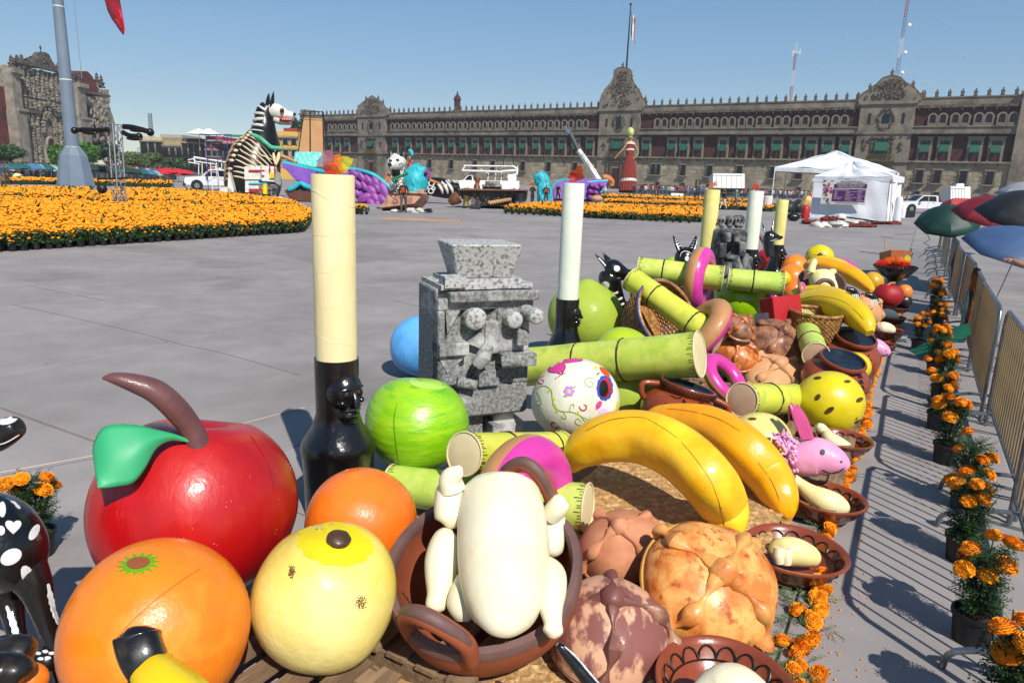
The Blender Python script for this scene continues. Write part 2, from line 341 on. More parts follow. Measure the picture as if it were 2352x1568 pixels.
def low_window():
    m = MB(); m.bb(-1,-.7,-.6,-.3,4.3,7.1); m.bb(.7,1,-.6,-.3,4.3,7.1); m.bb(-1.1,1.1,-.7,-.3,7.1,7.5); m.bb(-1.3,1.3,-1.2,-.3,4.0,4.3); w0 = PB('barred_window',m,stone)
    m = MB(); m.bb(-.7,.7,-.45,-.3,4.3,7.1); PB('pane',m,pane_m,w0)
    m = MB(); [m.bb(-.85 + i * .24,-.81 + i * .24,-1.0,-.96,4.3,7.0) for i in range(8)]; [m.bb(-.9,.9,-1.02,-.94,z,z + .05) for z in (4.5,5.3,6.1,6.9)]; PB('grille',m,iron,w0); return w0
W2 = low_window(); xs = [F.s_(*r4(X,700)) for X in (828,970,1125,1240,1437,1605,1778,2290)] + [F.s_(*r5(X,660)) for X in (203,352,508,683,880,1035,1745,1850,2003,2160)]
for i,x in enumerate(xs):
    if i == 0: W2.location = (x,0,0)
    else: copyw(W2,x)
for X in (203,350,508,1035,1735,1850,2145):
    x = F.s_(*r5(X,730)); m = MB(); m.bb(x - .8,x + .8,-.55,-.3,.5,2.5); w_ = PB('cellar_window',m,stone); m = MB(); m.bb(x - .55,x + .55,-.58,-.5,.7,2.3); PB('pane',m,pane_m,w_)
# the three gabled bays
outl = {'L': [r4(*p) for p in ((360,350),(372,322),(410,292),(447,265),(490,290),(520,315),(540,345),(568,362))],
        'C': [r4(*p) for p in ((1940,312),(1950,262),(1972,225),(2008,185),(2030,145),(2032,100),(2055,86),(2085,82),(2118,88),(2142,105),(2142,150),(2165,200),(2190,225),(2210,275),(2232,300))],
        'R': [r5(*p) for p in ((1380,262),(1405,228),(1445,205),(1490,172),(1525,137),(1575,122),(1625,134),(1655,165),(1698,188),(1722,212),(1752,248))]}
for (a,b,k) in tow:
    c = (a + b) / 2; wd = (b - a) / 2; bay = MB(); bay.bb(a,b,-.9,.2,0,22.0); bay.bb(a - .4,b + .4,-1.3,.2,21.6,22.3); bay.bb(a - .3,b + .3,-1.15,.2,15.0,15.6); bay.bb(a - .3,b + .3,-1.3,.2,8.7,9.15)
    t = PB('portal_bay',bay,stone)
    m = MB(); P = [F.sz(*p) for p in outl[k]]; P = [(p[0],max(p[1],22.3)) for p in P]; m.prism([(P[0][0],22.2)] + P + [(P[-1][0],22.2)],(0,-.3,0),(1,0,0),(0,0,1),1.2); PB('gable',m,stone,t)
    m = MB(); PP = [P[i] for i in range(len(P))]; pts = [(p[0],-.35,p[1] + .1) for p in PP]; m.tube(pts,.32,6); PB('gable_coping',m,darkst,t)
    top = max(p[1] for p in P); m = MB(); random.seed(ord(k))
    for i in range(170):
        u = random.gauss(0,.42); z = random.uniform(0,1); x = c + u * wd * (1.05 - z * .75); zz = 22.8 + z * (top - 23.6)
        m.ell((x,-.95,zz),(random.uniform(.12,.4),.25,random.uniform(.15,.55)),nu=6,nv=4)
    ring = [(c + 1.1 * math.cos(q) * wd / 5,-1,(22.8 + top) / 2 + 1.4 * math.sin(q)) for q in np.linspace(0,6.28,15)]; m.tube(ring,.18,5)
    for q in range(40):
        an = random.uniform(0,6.28); m.ell((c + 1.7 * math.cos(an) * random.uniform(.8,1.1),-1.0,18.3 + 2.4 * math.sin(an) * random.uniform(.8,1.1)),(.25,.25,.3),nu=6,nv=4)
    for sx in (-1,1):
        for q in range(14): m.ell((c + sx * wd * .68 + random.gauss(0,.25),-1,12.8 + random.gauss(0,.8)),(.25,.25,.3),nu=6,nv=4)
        m.bb(c + sx * 1.5 - .2,c + sx * 1.5 + .2,-1.3,-.8,9.3,14); m.bb(c + sx * 2.1 - .2,c + sx * 2.1 + .2,-1.2,-.8,9.3,14)
        m.bb(c + sx * 1.7 - .3,c + sx * 1.7 + .3,-1.3,-.8,0,7.5); m.bb(c + sx * 2.8 - .3,c + sx * 2.8 + .3,-1.3,-.8,0,7.5)
    m.bb(c - 3.2,c + 3.2,-1.4,-.8,7.4,7.9); m.bb(c - 2.6,c + 2.6,-1.5,-.8,14,14.5)
    PB('carving',m,darkst,t,kind='stuff')
    w_ = MB(); w_.bb(c - 1.3,c + 1.3,-1.0,-.8,9.2,13.7); wo = PB('balcony_door',w_,pane_m,t)
    w_ = MB(); w_.add([(c - 1.35,-1.0,13.5),(c + 1.35,-1.0,13.5),(c + 1.4,-2.1,11.2),(c - 1.4,-2.1,11.2)],[(0,3,2,1)]); PB('awning',w_,awn,t)
    w_ = MB(); [w_.bb(c - 3 + i * .3,c - 2.93 + i * .3,-1.9,-1.82,9.15,10.3) for i in range(21)]; w_.bb(c - 3.05,c + 3.15,-1.95,-1.8,10.3,10.4); w_.bb(c - 3.1,c + 3.2,-2,-.9,8.95,9.15); PB('balcony_railing',w_,gold,t)
    w_ = MB(); w_.bb(c - 1.2,c + 1.2,-.98,-.8,0,5.8); PB('portal_door',w_,wood_m,t)
    for sx in (-1,1): w_ = MB(); w_.bb(c + sx * wd * .62 - .28,c + sx * wd * .62 + .28,-.98,-.8,17.3,19.6); PB('slit_window',w_,pane_m,t)
    w_ = MB(); hh = 1.9 if k == 'C' else .9; w_.prism([(c - .8,18.4 - hh),(c + .8,18.4 - hh)] + [(c + .8 * math.cos(q),18.4 + hh * .5 + .8 * math.sin(q)) for q in np.linspace(0,math.pi,9)],(0,-.95,0),(1,0,0),(0,0,1),.16); PB('niche',w_,pane_m,t)
    for q in [P[0],P[-1],P[len(P) // 2]] + ([] if k == 'C' else [P[2],P[-3]]):
        f_ = obj('finial',mer.data,t); f_.location = (q[0],-.3,q[1])
for s_,nm in ((sL + 1.8,'corner_tower'),(F.s_(*r5(2335,300)) + 4,'corner_tower')):
    m = MB(); m.bb(s_ - 1.9 if nm and s_ < 0 else s_ - 4,s_ + 1.9 if s_ < 0 else s_ + 6,-1.1,4,0,23.0); m.bb(s_ - 2.3 if s_ < 0 else s_ - 4.4,s_ + 2.3 if s_ < 0 else s_ + 6.4,-1.5,4.2,23,23.6); m.bb(s_ - 1.7 if s_ < 0 else s_ - 3,s_ + 1.7 if s_ < 0 else s_ + 6,-1,4,23.6,25); t = PB(nm,m,stone)
# palace roof things
cyl_ = lambda r,z0,z1: [(r,z0),(r,z1)]
whitep = mat('white_paint','#d8d6d0','#c4c2bc',rough=.6,scale=3,bump=.1)
redp = mat('red_paint','#b01f1c','#961814',rough=.5,scale=5)
steel = mat('galvanised_steel','#a9abad','#84878a',rough=.35,scale=8,bump=.05,metal=.85)
x,z = F.sz(*r4(828,345)); cup = thing('roof_lantern','small lantern turret with dome rising behind the palace parapet','turret',tuple(F.A + F.D * x + F.N * 14))
m = MB(); m.lathe([(2.6,20),(2.6,23),(2.2,24.2),(1.1,25),(1.1,28),(1.4,28.1),(1.2,29),(.4,30),(.1,31.2)],10,c=tuple(cup.location)); m.build('turret',tezo,cup)
def lattice(name,label,p,h,wb,wt,n,mtls,cat='antenna'):
    t = thing(name,label,cat,p); k = len(mtls)
    for q in range(k):
        m = MB()
        for i in range(n):
            if i * k // n != q: continue
            a,b = i / n,(i + 1) / n; A = [(wb + (wt - wb) * a) * np.array(c_) for c_ in ((-1,-.6),(1,-.6),(0,1.2))]; B = [(wb + (wt - wb) * b) * np.array(c_) for c_ in ((-1,-.6),(1,-.6),(0,1.2))]
            for j in range(3):
                pa = (*A[j],a * h); pb = (*B[j],b * h); pc = (*B[(j + 1) % 3],b * h); pd = (*A[(j + 1) % 3],a * h)
                m.tube([pa,pb],wb * .13,4,False); m.tube([pa,pc],wb * .09,4,False); m.tube([pa,pd],wb * .09,4,False)
        m.build('mast_section',mtls[q],t,world=False)
    return t
x,z = F.sz(1765,215); t = lattice('radio_mast','red and white lattice mast on the roof left of the right gable',F.A + F.D * x + F.N * 20 + Vector((0,0,21)),19,.35,.25,14,[whitep,redp,whitep,redp,whitep])
m = MB(); [m.tube([(a,-.6,zz),(a,-.6,zz + 1.6)],.12,5) for a,zz in ((.9,16),(-.9,15.6),(.7,4.5),(-.6,4))]; m.bb(-1.2,1.2,-.65,-.55,16.6,16.75); m.build('aerial',whitep,t,world=False)
x,z = F.sz(2045,175); t = lattice('radio_mast','tall lattice mast with dish aerials above the right gable',F.A + F.D * x + F.N * 8 + Vector((0,0,27)),30,.4,.22,20,[steel,whitep,steel,redp,steel,whitep])
for zz in (2.5,7,13): m = MB(); m.ell((0.9,-.9,zz),(.45,.18,.45),nu=12,nv=6); m.build('dish',whitep,t,world=False)
# roof flagpole and flag
x,z = F.sz(1437,158); b_ = F.A + F.D * x + F.N * .5; t = thing('roof_flagpole','thin dark flagpole above the palace centre with a small tricolour flag','flagpole',tuple(b_) ); topz = F.sz(1443,10)[1]
m = MB(); m.tube([(0,0,z - 1),(0,0,topz)],[.28,.14],8); m.ell((0,0,topz),.35,nu=8,nv=6); m.build('pole',iron,t,world=False)
fg = [mat('flag_green','#0f5a3c',rough=.8,bump=0),mat('flag_white','#dcdcd8',rough=.8,bump=0),mat('flag_red','#b3152b','#8d0f20',rough=.7,bump=.1)]
for q in range(3):
    m = MB(); V = []; n = 7
    for i in range(n):
        for j in range(2): u = i / (n - 1); V.append((.2 + q * .42 + j * .42 + .15 * math.sin(u * 5 + q) + u * .5,.35 * math.sin(u * 4 + q * 2 + j),topz - 1.5 - u * 6.5 - (q + j) * .8))
    m.add(V,[(2 * i,2 * i + 1,2 * i + 3,2 * i + 2) for i in range(n - 1)]); m.build('flag_stripe',fg[q],t,world=False)
for (X,Y) in ((1943,79),(2010,0),(2100,66),(2168,55),(2217,130),(2109,129),(1878,158),(2120,193)):
    p = at(X,max(Y,3),120); m = MB(); m.ell(tuple(p),(.12,.12,.14),nu=10,nv=8); m.ell((p.x,p.y,p.z - .17),.03,nu=6,nv=4)
    tag(m.build('balloon',mat('pink_balloon','#c9a39c',rough=.3,bump=0)),'tiny pale balloon drifting in the sky over the right half of the palace','balloon','balloons drifting over the palace')
# ================= SAGRARIO CHURCH =================
r6 = lin(0,91.9,.1875,.1875)
G = Fac(gnd(*r6(120,290),30),gnd(*r6(930,470),30))
ch = thing('church','ornate carved stone church with red side walls behind the big flagpole','church',tuple(G.A),G.ang)
cstone = mat('church_grey_stone','#a39884','#5e574b',rough=.9,scale=.9,thr=(.3,.7),bump=.8,bscale=2.5,bdist=.3,detail=9,c3='#332f2a',s3=.35,t3=(.52,.75))
csand = mat('church_pale_stone','#91877a','#6b6357',rough=.9,scale=.5,bump=.4,bscale=3,bdist=.1)
cbrick = mat('church_red_wall','#6a2c24','#4b1d19',rough=.95,scale=.6,bump=.4,bscale=3,bdist=.1,c3='#331512',s3=.3,t3=(.5,.7))
def GB(name,m,mt,par=None,**k): return m.build(name,mt,par or ch,world=False,smooth=False,**k)
def gs(X,Y=600): return G.s_(*r6(X,Y))
def gp(X,Y): return G.sz(*r6(X,Y))
a,b = gs(180),gs(900); c = gs(560,900)
def zz(X,Y): return gp(X,Y)[1]
m = MB(); m.bb(a,b,0,14,0,zz(560,400)); GB('wall',m,cstone)
m = MB(); zc = zz(560,370); zm = zz(400,900); m.bb(a - 1,b + 1,-1.6,0,zc,zc + 1.2); m.bb(a,c - 3.6,-1.3,0,zm,zm + .9); m.bb(c + 3.6,b,-1.3,0,zm,zm + .9)
m.tube([(c + 3.7 * math.cos(q),-.7,zm + .3 + 2.8 * math.sin(q)) for q in np.linspace(math.pi,0,13)],.45,6); m.tube([(c + 2.8 * math.cos(q),-.7,zc + .8 + 2 * math.sin(q)) for q in np.linspace(math.pi,0,11)],.4,6); GB('cornice',m,darkst)
m = MB(); random.seed(11)
for rowz0,rowz1 in ((1.0,zm - .3),(zm + 1.3,zm + 4.2),(zm + 4.8,zc - .5)):
    n = 13
    for i in range(n):
        x = a + 1 + (b - a - 2) * i / (n - 1)
        if rowz1 == zm - .3 and abs(x - c) < 3.4: continue
        z = rowz0; m.bb(x - .5,x + .5,-.5,0,rowz0,rowz1)
        while z < rowz1 - .4:
            h = random.uniform(.4,1.3); wq = random.uniform(.35,.8); m.box((x + random.uniform(-.12,.12),-.55,z + h / 2),(wq * 1.5,random.uniform(.5,1.1),h * .8),mi=0,taper=random.uniform(.6,1)); m.ell((x + random.uniform(-.7,.7),-.6,z + h / 2),(random.uniform(.15,.4),.45,random.uniform(.2,.5)),nu=6,nv=5); z += h
for i in range(120):
    an = random.uniform(0,math.pi); r_ = random.uniform(2.9,4.4); m.ell((c + r_ * math.cos(an) * .85,-.7,zm - 5.4 + r_ * math.sin(an) * 1.5),(.35,.4,.4),nu=6,nv=4)
GB('carving',m,cstone,kind='stuff')
m = MB(); m.tube([(c + 2.2 * math.cos(q),-.7,7.0 + 2.4 * math.sin(q)) for q in np.linspace(math.pi,0,13)],.5,6); m.bb(c - 2.7,c - 2.1,-1.2,0,0,7); m.bb(c + 2.1,c + 2.7,-1.2,0,0,7); GB('door_arch',m,cstone)
m = MB(); m.prism([(c - 2.1,0),(c + 2.1,0)] + [(c + 2.1 * math.cos(q),7 + 2.2 * math.sin(q)) for q in np.linspace(0,math.pi,11)],(0,-.2,0),(1,0,0),(0,0,1),.3); dr = GB('door',m,mat('red_brown_wood','#7d3a1e','#5a2613',rough=.6,scale=1.5,bump=.3))
m = MB(); [m.bb(c - 1.8 + i * .95,c - 1.05 + i * .95,-.45,-.3,z,z + 1.5) for i in range(4) for z in (.4,2.3,4.2,6.1)]; GB('door_panel',m,MC['red_brown_wood'],dr,kind='stuff')
m = MB(); m.bb(c - 1.3,c + .1,-.6,-.3,0,3.2); GB('wicket_opening',m,pane_m,dr)
P = [gp(*q) for q in ((185,330),(320,330),(380,250),(410,175),(440,150),(510,148),(560,175),(600,260),(650,320),(670,372),(735,380),(900,430))]
m = MB(); m.prism([(P[0][0],zc)] + P + [(P[-1][0],zc)],(0,-.4,0),(1,0,0),(0,0,1),1.4); g1 = GB('gable',m,darkst)
m = MB(); random.seed(5)
for i in range(110):
    u = random.random(); x = gs(380 + u * 250,350); zt = zc + 1.2 + random.random() * (zz(500,150) - zc - 2) * (1 - abs(u - .45) * 1.6); m.ell((x,-1.2,zt),(.4,.35,random.uniform(.3,.7)),nu=6,nv=4)
GB('carving',m,darkst,kind='stuff')
m = MB(); x,z = gp(485,148); m.bb(x - .12,x + .12,-.5,-.3,z,z + 2); m.bb(x - .6,x + .6,-.5,-.3,z + 1.1,z + 1.35); GB('cross',m,iron)
pinp = [(1.5,0),(1.5,.6),(.9,.9),(1.2,1.6),(1.5,2),(.6,2.5),(.9,3.2),(.5,3.7),(.6,4.3),(.2,4.8),(.0,5.6)]
for X0,X1,Yt in ((115,185,290),(900,975,475)):
    x0,x1 = gs(X0,700),gs(X1,700); x2,x3 = gs(X0 + 15,1100),gs(X1 + 35,1100); zt = zz((X0 + X1) / 2,Yt) - 2.6; m = MB(); m.bb(min(x0,x2),x1,-2.2,.5,zm,zt); m.bb(min(x0,x2) - .3,x1 + .7,-2.6,.5,0,zm); m.bb(x0 - .6,x1 + 1.2,-3,.5,zm,zm + .8); m.bb(x0 - .9,x1 + .9,-3.1,.5,zt - .4,zt + 1.0)
    GB('pillar',m,csand); m = MB(); m.lathe([(r * .8,q * .75) for r,q in pinp],8,c=((x0 + x1) / 2,-1,zt + 1)); GB('pinnacle',m,darkst)
for X,Y in ((185,265),(240,260),(330,300),(690,350)):
    x,z = gp(X,Y + 40); m = MB(); m.lathe([(.9,0),(.6,1),(.8,2),(.5,3),(.4,3.7),(.0,4)],6,c=(x,-.8,z - 1)); GB('statue',m,darkst)
m = MB(); m.bb(gs(-400),gs(115),.6,12,0,zz(60,570)); GB('side_wall',m,cbrick)
m = MB(); m.prism([gp(*q) for q in ((960,1330),(1330,1330),(1330,1250),(1400,1200),(1400,1010),(1330,800),(1320,620),(1230,600),(1200,560),(1150,450),(1090,385),(1030,390),(1000,440),(960,500))],(0,3,0),(1,0,0),(0,0,1),5); GB('side_wall',m,cbrick)
m = MB(); m.prism([gp(*q) for q in ((1215,1000),(1330,1250),(1410,1250),(1400,1010),(1330,800),(1325,610),(1225,610))],(0,.2,0),(1,0,0),(0,0,1),.8)
m.prism([gp(*q) for q in ((1020,690),(1235,690),(1235,1000),(1190,930),(1120,900),(1090,800),(1040,760))],(0,.2,0),(1,0,0),(0,0,1),.7); random.seed(8)
for i in range(90):
    x,z = gp(random.uniform(1100,1330),random.uniform(720,1230)); m.ell((x,-.3,z),(.5,.35,.7),nu=6,nv=4)
GB('carved_buttress',m,cstone)
m = MB(); x0,z0 = gp(970,620); x1,_ = gp(1335,620); m.bb(x0,x1,-.4,2,z0 - .4,z0 + .4)
for X,Y in ((1282,590),(1227,560),(1383,990)): x,z = gp(X,Y); m.lathe([(r * .8,q * .9) for r,q in pinp],8,c=(x,1,z))
GB('pinnacle',m,darkst)
x,z = gp(1040,660); m = MB(); m.add([(x - 3,-.6,z + 1),(x + 6,-.6,z - .8),(x + 6,3,z + .4),(x - 3,3,z + 2)],[(0,1,2,3)]); GB('tiled_roof',m,mat('terracotta_roof','#b5694a','#8d4d36',rough=.9,scale=2))
m = MB(); x,z = gp(-60,300); R_ = (gs(290,300) - x) * 1.1; m.lathe([(R_ * math.cos(q),z + 4.5 + R_ * .95 * math.sin(q)) for q in np.linspace(0,1.5,12)],16,c=(x,22,0)); dm = GB('dome',m,mat('faded_pink_dome','#a5604c','#8d4f40',rough=.9,scale=.5))
m = MB(); [m.tube([(x + R_ * 1.01 * math.cos(q) * math.cos(th),22 + R_ * 1.01 * math.cos(q) * math.sin(th),z + 4.5 + R_ * .96 * math.sin(q)) for q in np.linspace(0,1.5,10)],.45,5) for th in np.arange(0,6.28,.785)]; m.lathe([(2.5,0),(2.5,4),(1.2,6),(.2,8)],8,c=(x,22,z + 4.5 + R_ * .93)); GB('dome_rib',m,csand,dm)
# ================= OLD BUILDINGS =================
r7 = lin(275.6,275.6,.2031,.2031)
def oldb(label,X0,X1,Yt,d,col,wins,cat='building',extra=None,colw=None,depth=14):
    p0 = at(*r7(X0,400),d); p1 = at(*r7(X1,400),d); Fq = Fac(p0,p1); h = Fq.sz(*r7((X0 + X1) / 2,Yt))[1]; L_ = (Vector((p1.x,p1.y,0)) - Fq.A).length
    t = thing('old_building',label,cat,tuple(Fq.A),Fq.ang); mt = mat('plaster_' + col,'#' + col,rough=.85,scale=.4,bump=.3,bscale=2,bdist=.1)
    m = MB(); m.bb(0,L_ - .05,0,depth,0,h); m.build('wall',mt,t,world=False,smooth=False)
    m = MB(); m.bb(-.1,L_ + .02,-.6,.3,h - 1.3,h - .9); m.bb(-.1,L_ + .02,-.5,0,h * .45,h * .45 + .35); m.build('cornice',csand,t,world=False,smooth=False)
    rows,n,ww,wh,mtt,blc = wins; first = None
    for (zr,hh) in rows:
        for i in range(n):
            x = L_ * (i + .5) / n; m = MB(); zb = h * zr
            if first is None or first[1] != hh:
                m.bb(-ww / 2 - .2,-ww / 2,-.25,.05,0,hh * h); m.bb(ww / 2,ww / 2 + .2,-.25,.05,0,hh * h); m.bb(-ww / 2 - .35,ww / 2 + .35,-.35,.05,hh * h,hh * h + .35)
                o = m.build('window',csand,t,world=False,smooth=False); m = MB(); m.bb(-ww / 2,ww / 2,-.08,.03,0,hh * h); q = m.build('pane',mtt,o,world=False,smooth=False)
                if blc: m = MB(); m.bb(-ww * .8,ww * .8,-1,0,-.2,0); [m.bb(-ww * .8 + k_ * ww * .2,-ww * .8 + k_ * ww * .2 + .06,-1,-.94,0,1) for k_ in range(9)]; m.bb(-ww * .8,ww * .8,-1.02,-.93,1,1.08); m.build('balcony',iron,o,world=False,smooth=False)
                first = (o,hh)
            else:
                o = obj('window',first[0].data,t); [obj(g.name.split('.')[0],g.data,o) for g in first[0].children]
            o.location = (x,0,zb)
    return t,Fq,L_,h
oldb('cream building with tall columned openings beside the church corner',245,490,190,190,'b3a582',(((.28,.2),(.55,.3)),3,1.9,0,pane_m,True))
oldb('ochre building with three balconies and a low curved gable',490,708,240,190,'9d8c66',(((.25,.2),(.55,.25)),3,1.3,0,pane_m,True))
oldb('brown stone building with dark tall windows and flagpole',712,975,210,188,'5d3a30',(((.2,.25),(.52,.34)),4,1.5,0,pane_m,True))
oldb('bright red building with a white window behind the scaffold',978,1170,185,186,'9c3230',(((.2,.18),(.45,.18),(.72,.14)),3,1.4,0,pane_m,False))
oldb('pink building with a long balcony behind the giant dog',1174,1440,240,184,'b07a7c',(((.2,.2),(.5,.25)),4,1.5,0,pane_m,True))
oldb('yellow building with blue awnings behind the giant dog',1735,2020,130,150,'c9a24a',(((.25,.14),(.48,.14),(.72,.12)),3,1.0,0,pane_m,False))
oldb('grey block with plain walls set back behind the cream building',470,720,165,215,'9d9a90',(((.6,.1),),5,1.0,0,pane_m,False))
oldb('small red rooftop house peeking over the yellow building',1860,2010,92,165,'8f3a36',(((.5,.2),),2,1.0,0,pane_m,False))
for X,l in ((895,'left'),(1005,'right')):
    p = at(*r7(X,165),186); m = MB(); m.lathe([(3.4,0),(3.3,.15),(.1,1.6)],8,c=tuple(p)); m.tube([(p.x,p.y,p.z - 4),(p.x,p.y,p.z + 1.4)],.08,5); tag(m.build('roof_parasol',whitep,smooth=False),'white parasol on the roof of the red and brown buildings, %s one of two' % l,'parasol')
p = at(*r7(375,360),200); lattice('cell_mast','grey lattice mast with antennas standing behind the cream building',(p.x,p.y,0),at(*r7(375,-70),200).z,.7,.5,22,[steel])
t = thing('green_roof_awning','long green awning on the roofs behind the giant dog','awning',tuple(at(*r7(1250,178),184))); m = MB(); p = at(*r7(1250,178),184); m.box((p.x + 6,p.y,p.z),(14,4,.4)); m.build('canopy',mat('green_canvas','#2f7d5c',rough=.8),t)
# ================= TREES =================
leafm = [mat('leaf_dark','#2f4a1c','#1d3312',rough=.6,scale=3,bump=0,rand=.3),mat('leaf_mid','#4a7024','#345618',rough=.6,scale=3,bump=0),mat('leaf_olive','#5a6638','#3c4a26',rough=.7,scale=3,bump=0)]
bark = mat('bark','#4a3a2c','#2f241b',rough=.95,scale=8)
def tree(label,X,Yb,Yt,Wpx,d,lm,seed,group=None):
    r = np.random.default_rng(seed); b_ = at(X,Yb,d); b_.z = 0; s = d / FPX; top = max(3,at(X,Yt,d).z); Wd = Wpx * s / 2; t = thing('tree',label,'tree',tuple(b_),0,group)
    m = MB(); m.tube([(0,0,0),(.1,0,top * .25),(-.1,.1,top * .5)],[.28,.2,.12],7)
    cl = []
    for i in range(9):
        a_ = r.uniform(0,6.28); q = r.uniform(.3,.8); e = (math.cos(a_) * Wd * q,math.sin(a_) * Wd * q * .8,top * r.uniform(.42,.82)); m.tube([(0,0,top * .22),(e[0] * .5,e[1] * .5,top * .42),e],[.13,.08,.04],5); cl.append(e)
    m.build('trunk',bark,t,world=False)
    m = MB(); cl += [(0,0,top * .8),(Wd * .4,0,top * .7),(-Wd * .4,0,top * .7)]; V = []; Fc = []
    for (cx_,cy_,cz_) in cl:
        for k in range(170):
            u = r.normal(size=3); u /= np.linalg.norm(u); rad = r.uniform(.35,1) ** .5; c_ = np.array((cx_,cy_,cz_)) + u * rad * np.array((Wd * .42,Wd * .38,top * .19)); 
            if c_[2] < top * .2: continue
            a1 = r.normal(size=3); a1 /= np.linalg.norm(a1); a2 = np.cross(a1,u); a2 /= max(.1,np.linalg.norm(a2)); sz = r.uniform(.16,.5); n0 = len(V); V += [c_ - a1 * sz,c_ + a2 * sz * .6,c_ + a1 * sz,c_ - a2 * sz * .6]; Fc.append((n0,n0 + 1,n0 + 2,n0 + 3))
    m.add(V,Fc); m.build('crown',lm,t,world=False,smooth=False)
tree('broad dark tree at the far left edge before the red church wall',22,385,330,76,150,leafm[0],1)
tree('bright green tree left of the flagpole base',135,388,330,34,120,leafm[1],2)
tree('bright green tree right of the flagpole base',200,390,324,62,118,leafm[1],3)
tree('dark green tree behind the lighting truss',250,392,328,60,140,leafm[0],4)
tree('dusty olive tree right of the truss',310,392,348,56,150,leafm[2],5)
tree('olive green tree before the cream building',348,392,348,46,155,leafm[2],6)
tree('small green tree before the ochre building',398,392,364,36,150,leafm[0],7)
tree('low green tree before the brown building',418,392,366,34,148,leafm[0],8)
tree('dark tree rising behind the yellow building',682,400,272,40,170,leafm[0],9)
# ================= FLAGPOLE =================
fpb = gnd(175,428); d0 = dep(fpb); s = d0 / FPX
fp = thing('giant_flagpole','huge blue grey flagpole on a tapered pedestal at the left','flagpole',tuple(fpb)); polem = mat('blue_grey_paint','#6f7c8a','#66727f',rough=.45,scale=.6,bump=.05)
P = [(1.0,0),(.93,.3),(.72,.8),(.66,.84),(.4,1.0)]; H0 = (428 - 340) * s; Wb = 40 * s
m = MB(); yaw = -.5
def octr(w,z,sq): return [(w * math.cos(q) * (1 if i % 2 else sq),w * math.sin(q) * (1 if i % 2 else sq),z) for i,q in enumerate(np.arange(8) * math.pi / 4 + yaw)]
lv = [octr(Wb * 1.0,0,.92),octr(Wb * .72,H0 * .78,.92),octr(Wb * .40,H0 * 1.0,.95)]
V = sum(lv,[]); m.add(V,[(i * 8 + j,i * 8 + (j + 1) % 8,(i + 1) * 8 + (j + 1) % 8,(i + 1) * 8 + j) for i in range(2) for j in range(8)] + [tuple(16 + j for j in range(8))]); m.build('pedestal',polem,fp,world=False,smooth=False)
seams = [H0 * .8] + [at(165,y,d0).z for y in (338,190,35)] + [38,50]
rr = [15.5,14.4,12.4,10.6,9,7.5]
for i in range(5):
    m = MB(); m.tube([(0,0,seams[i]),(0,0,seams[i + 1])],[rr[i] * s * 1.02,rr[i + 1] * s * 1.04],32); m.build('pole_section',polem,fp,world=False)
    if i: m = MB(); m.tube([(0,0,seams[i] - .04),(0,0,seams[i] + .04)],rr[i] * s * 1.05,32); m.build('weld_seam',whitep,fp,world=False)
m = MB(); p1 = at(188,180,d0) - fpb; p0 = at(168,0,d0) - fpb; m.tube([tuple(p1),tuple(p0 * 1.05)],.03,4); m.build('halyard',steel,fp,world=False)
m = MB(); ed = [((234,-30),(274,-30)),((240,0),(274,0)),((248,25),(279,22)),((258,45),(283,42)),((268,58),(286,58)),((277,72),(287,70)),((283,81),(284.5,80))]; V = []
for i,(a_,b_) in enumerate(ed):
    for j in range(5): u = j / 4; V.append(tuple(at(a_[0] + (b_[0] - a_[0]) * u,a_[1] + (b_[1] - a_[1]) * u,d0 + .5 * math.sin(u * 7 + i * .7))))
m.add(V,[(i * 5 + j,i * 5 + j + 1,(i + 1) * 5 + j + 1,(i + 1) * 5 + j) for i in range(6) for j in range(4)]); o = m.build('giant_flag',fg[2]); sm_ = o.modifiers.new('s','SOLIDIFY'); sm_.thickness = .05; tag(o,'red tip of a huge flag hanging into the top left of the sky','flag')
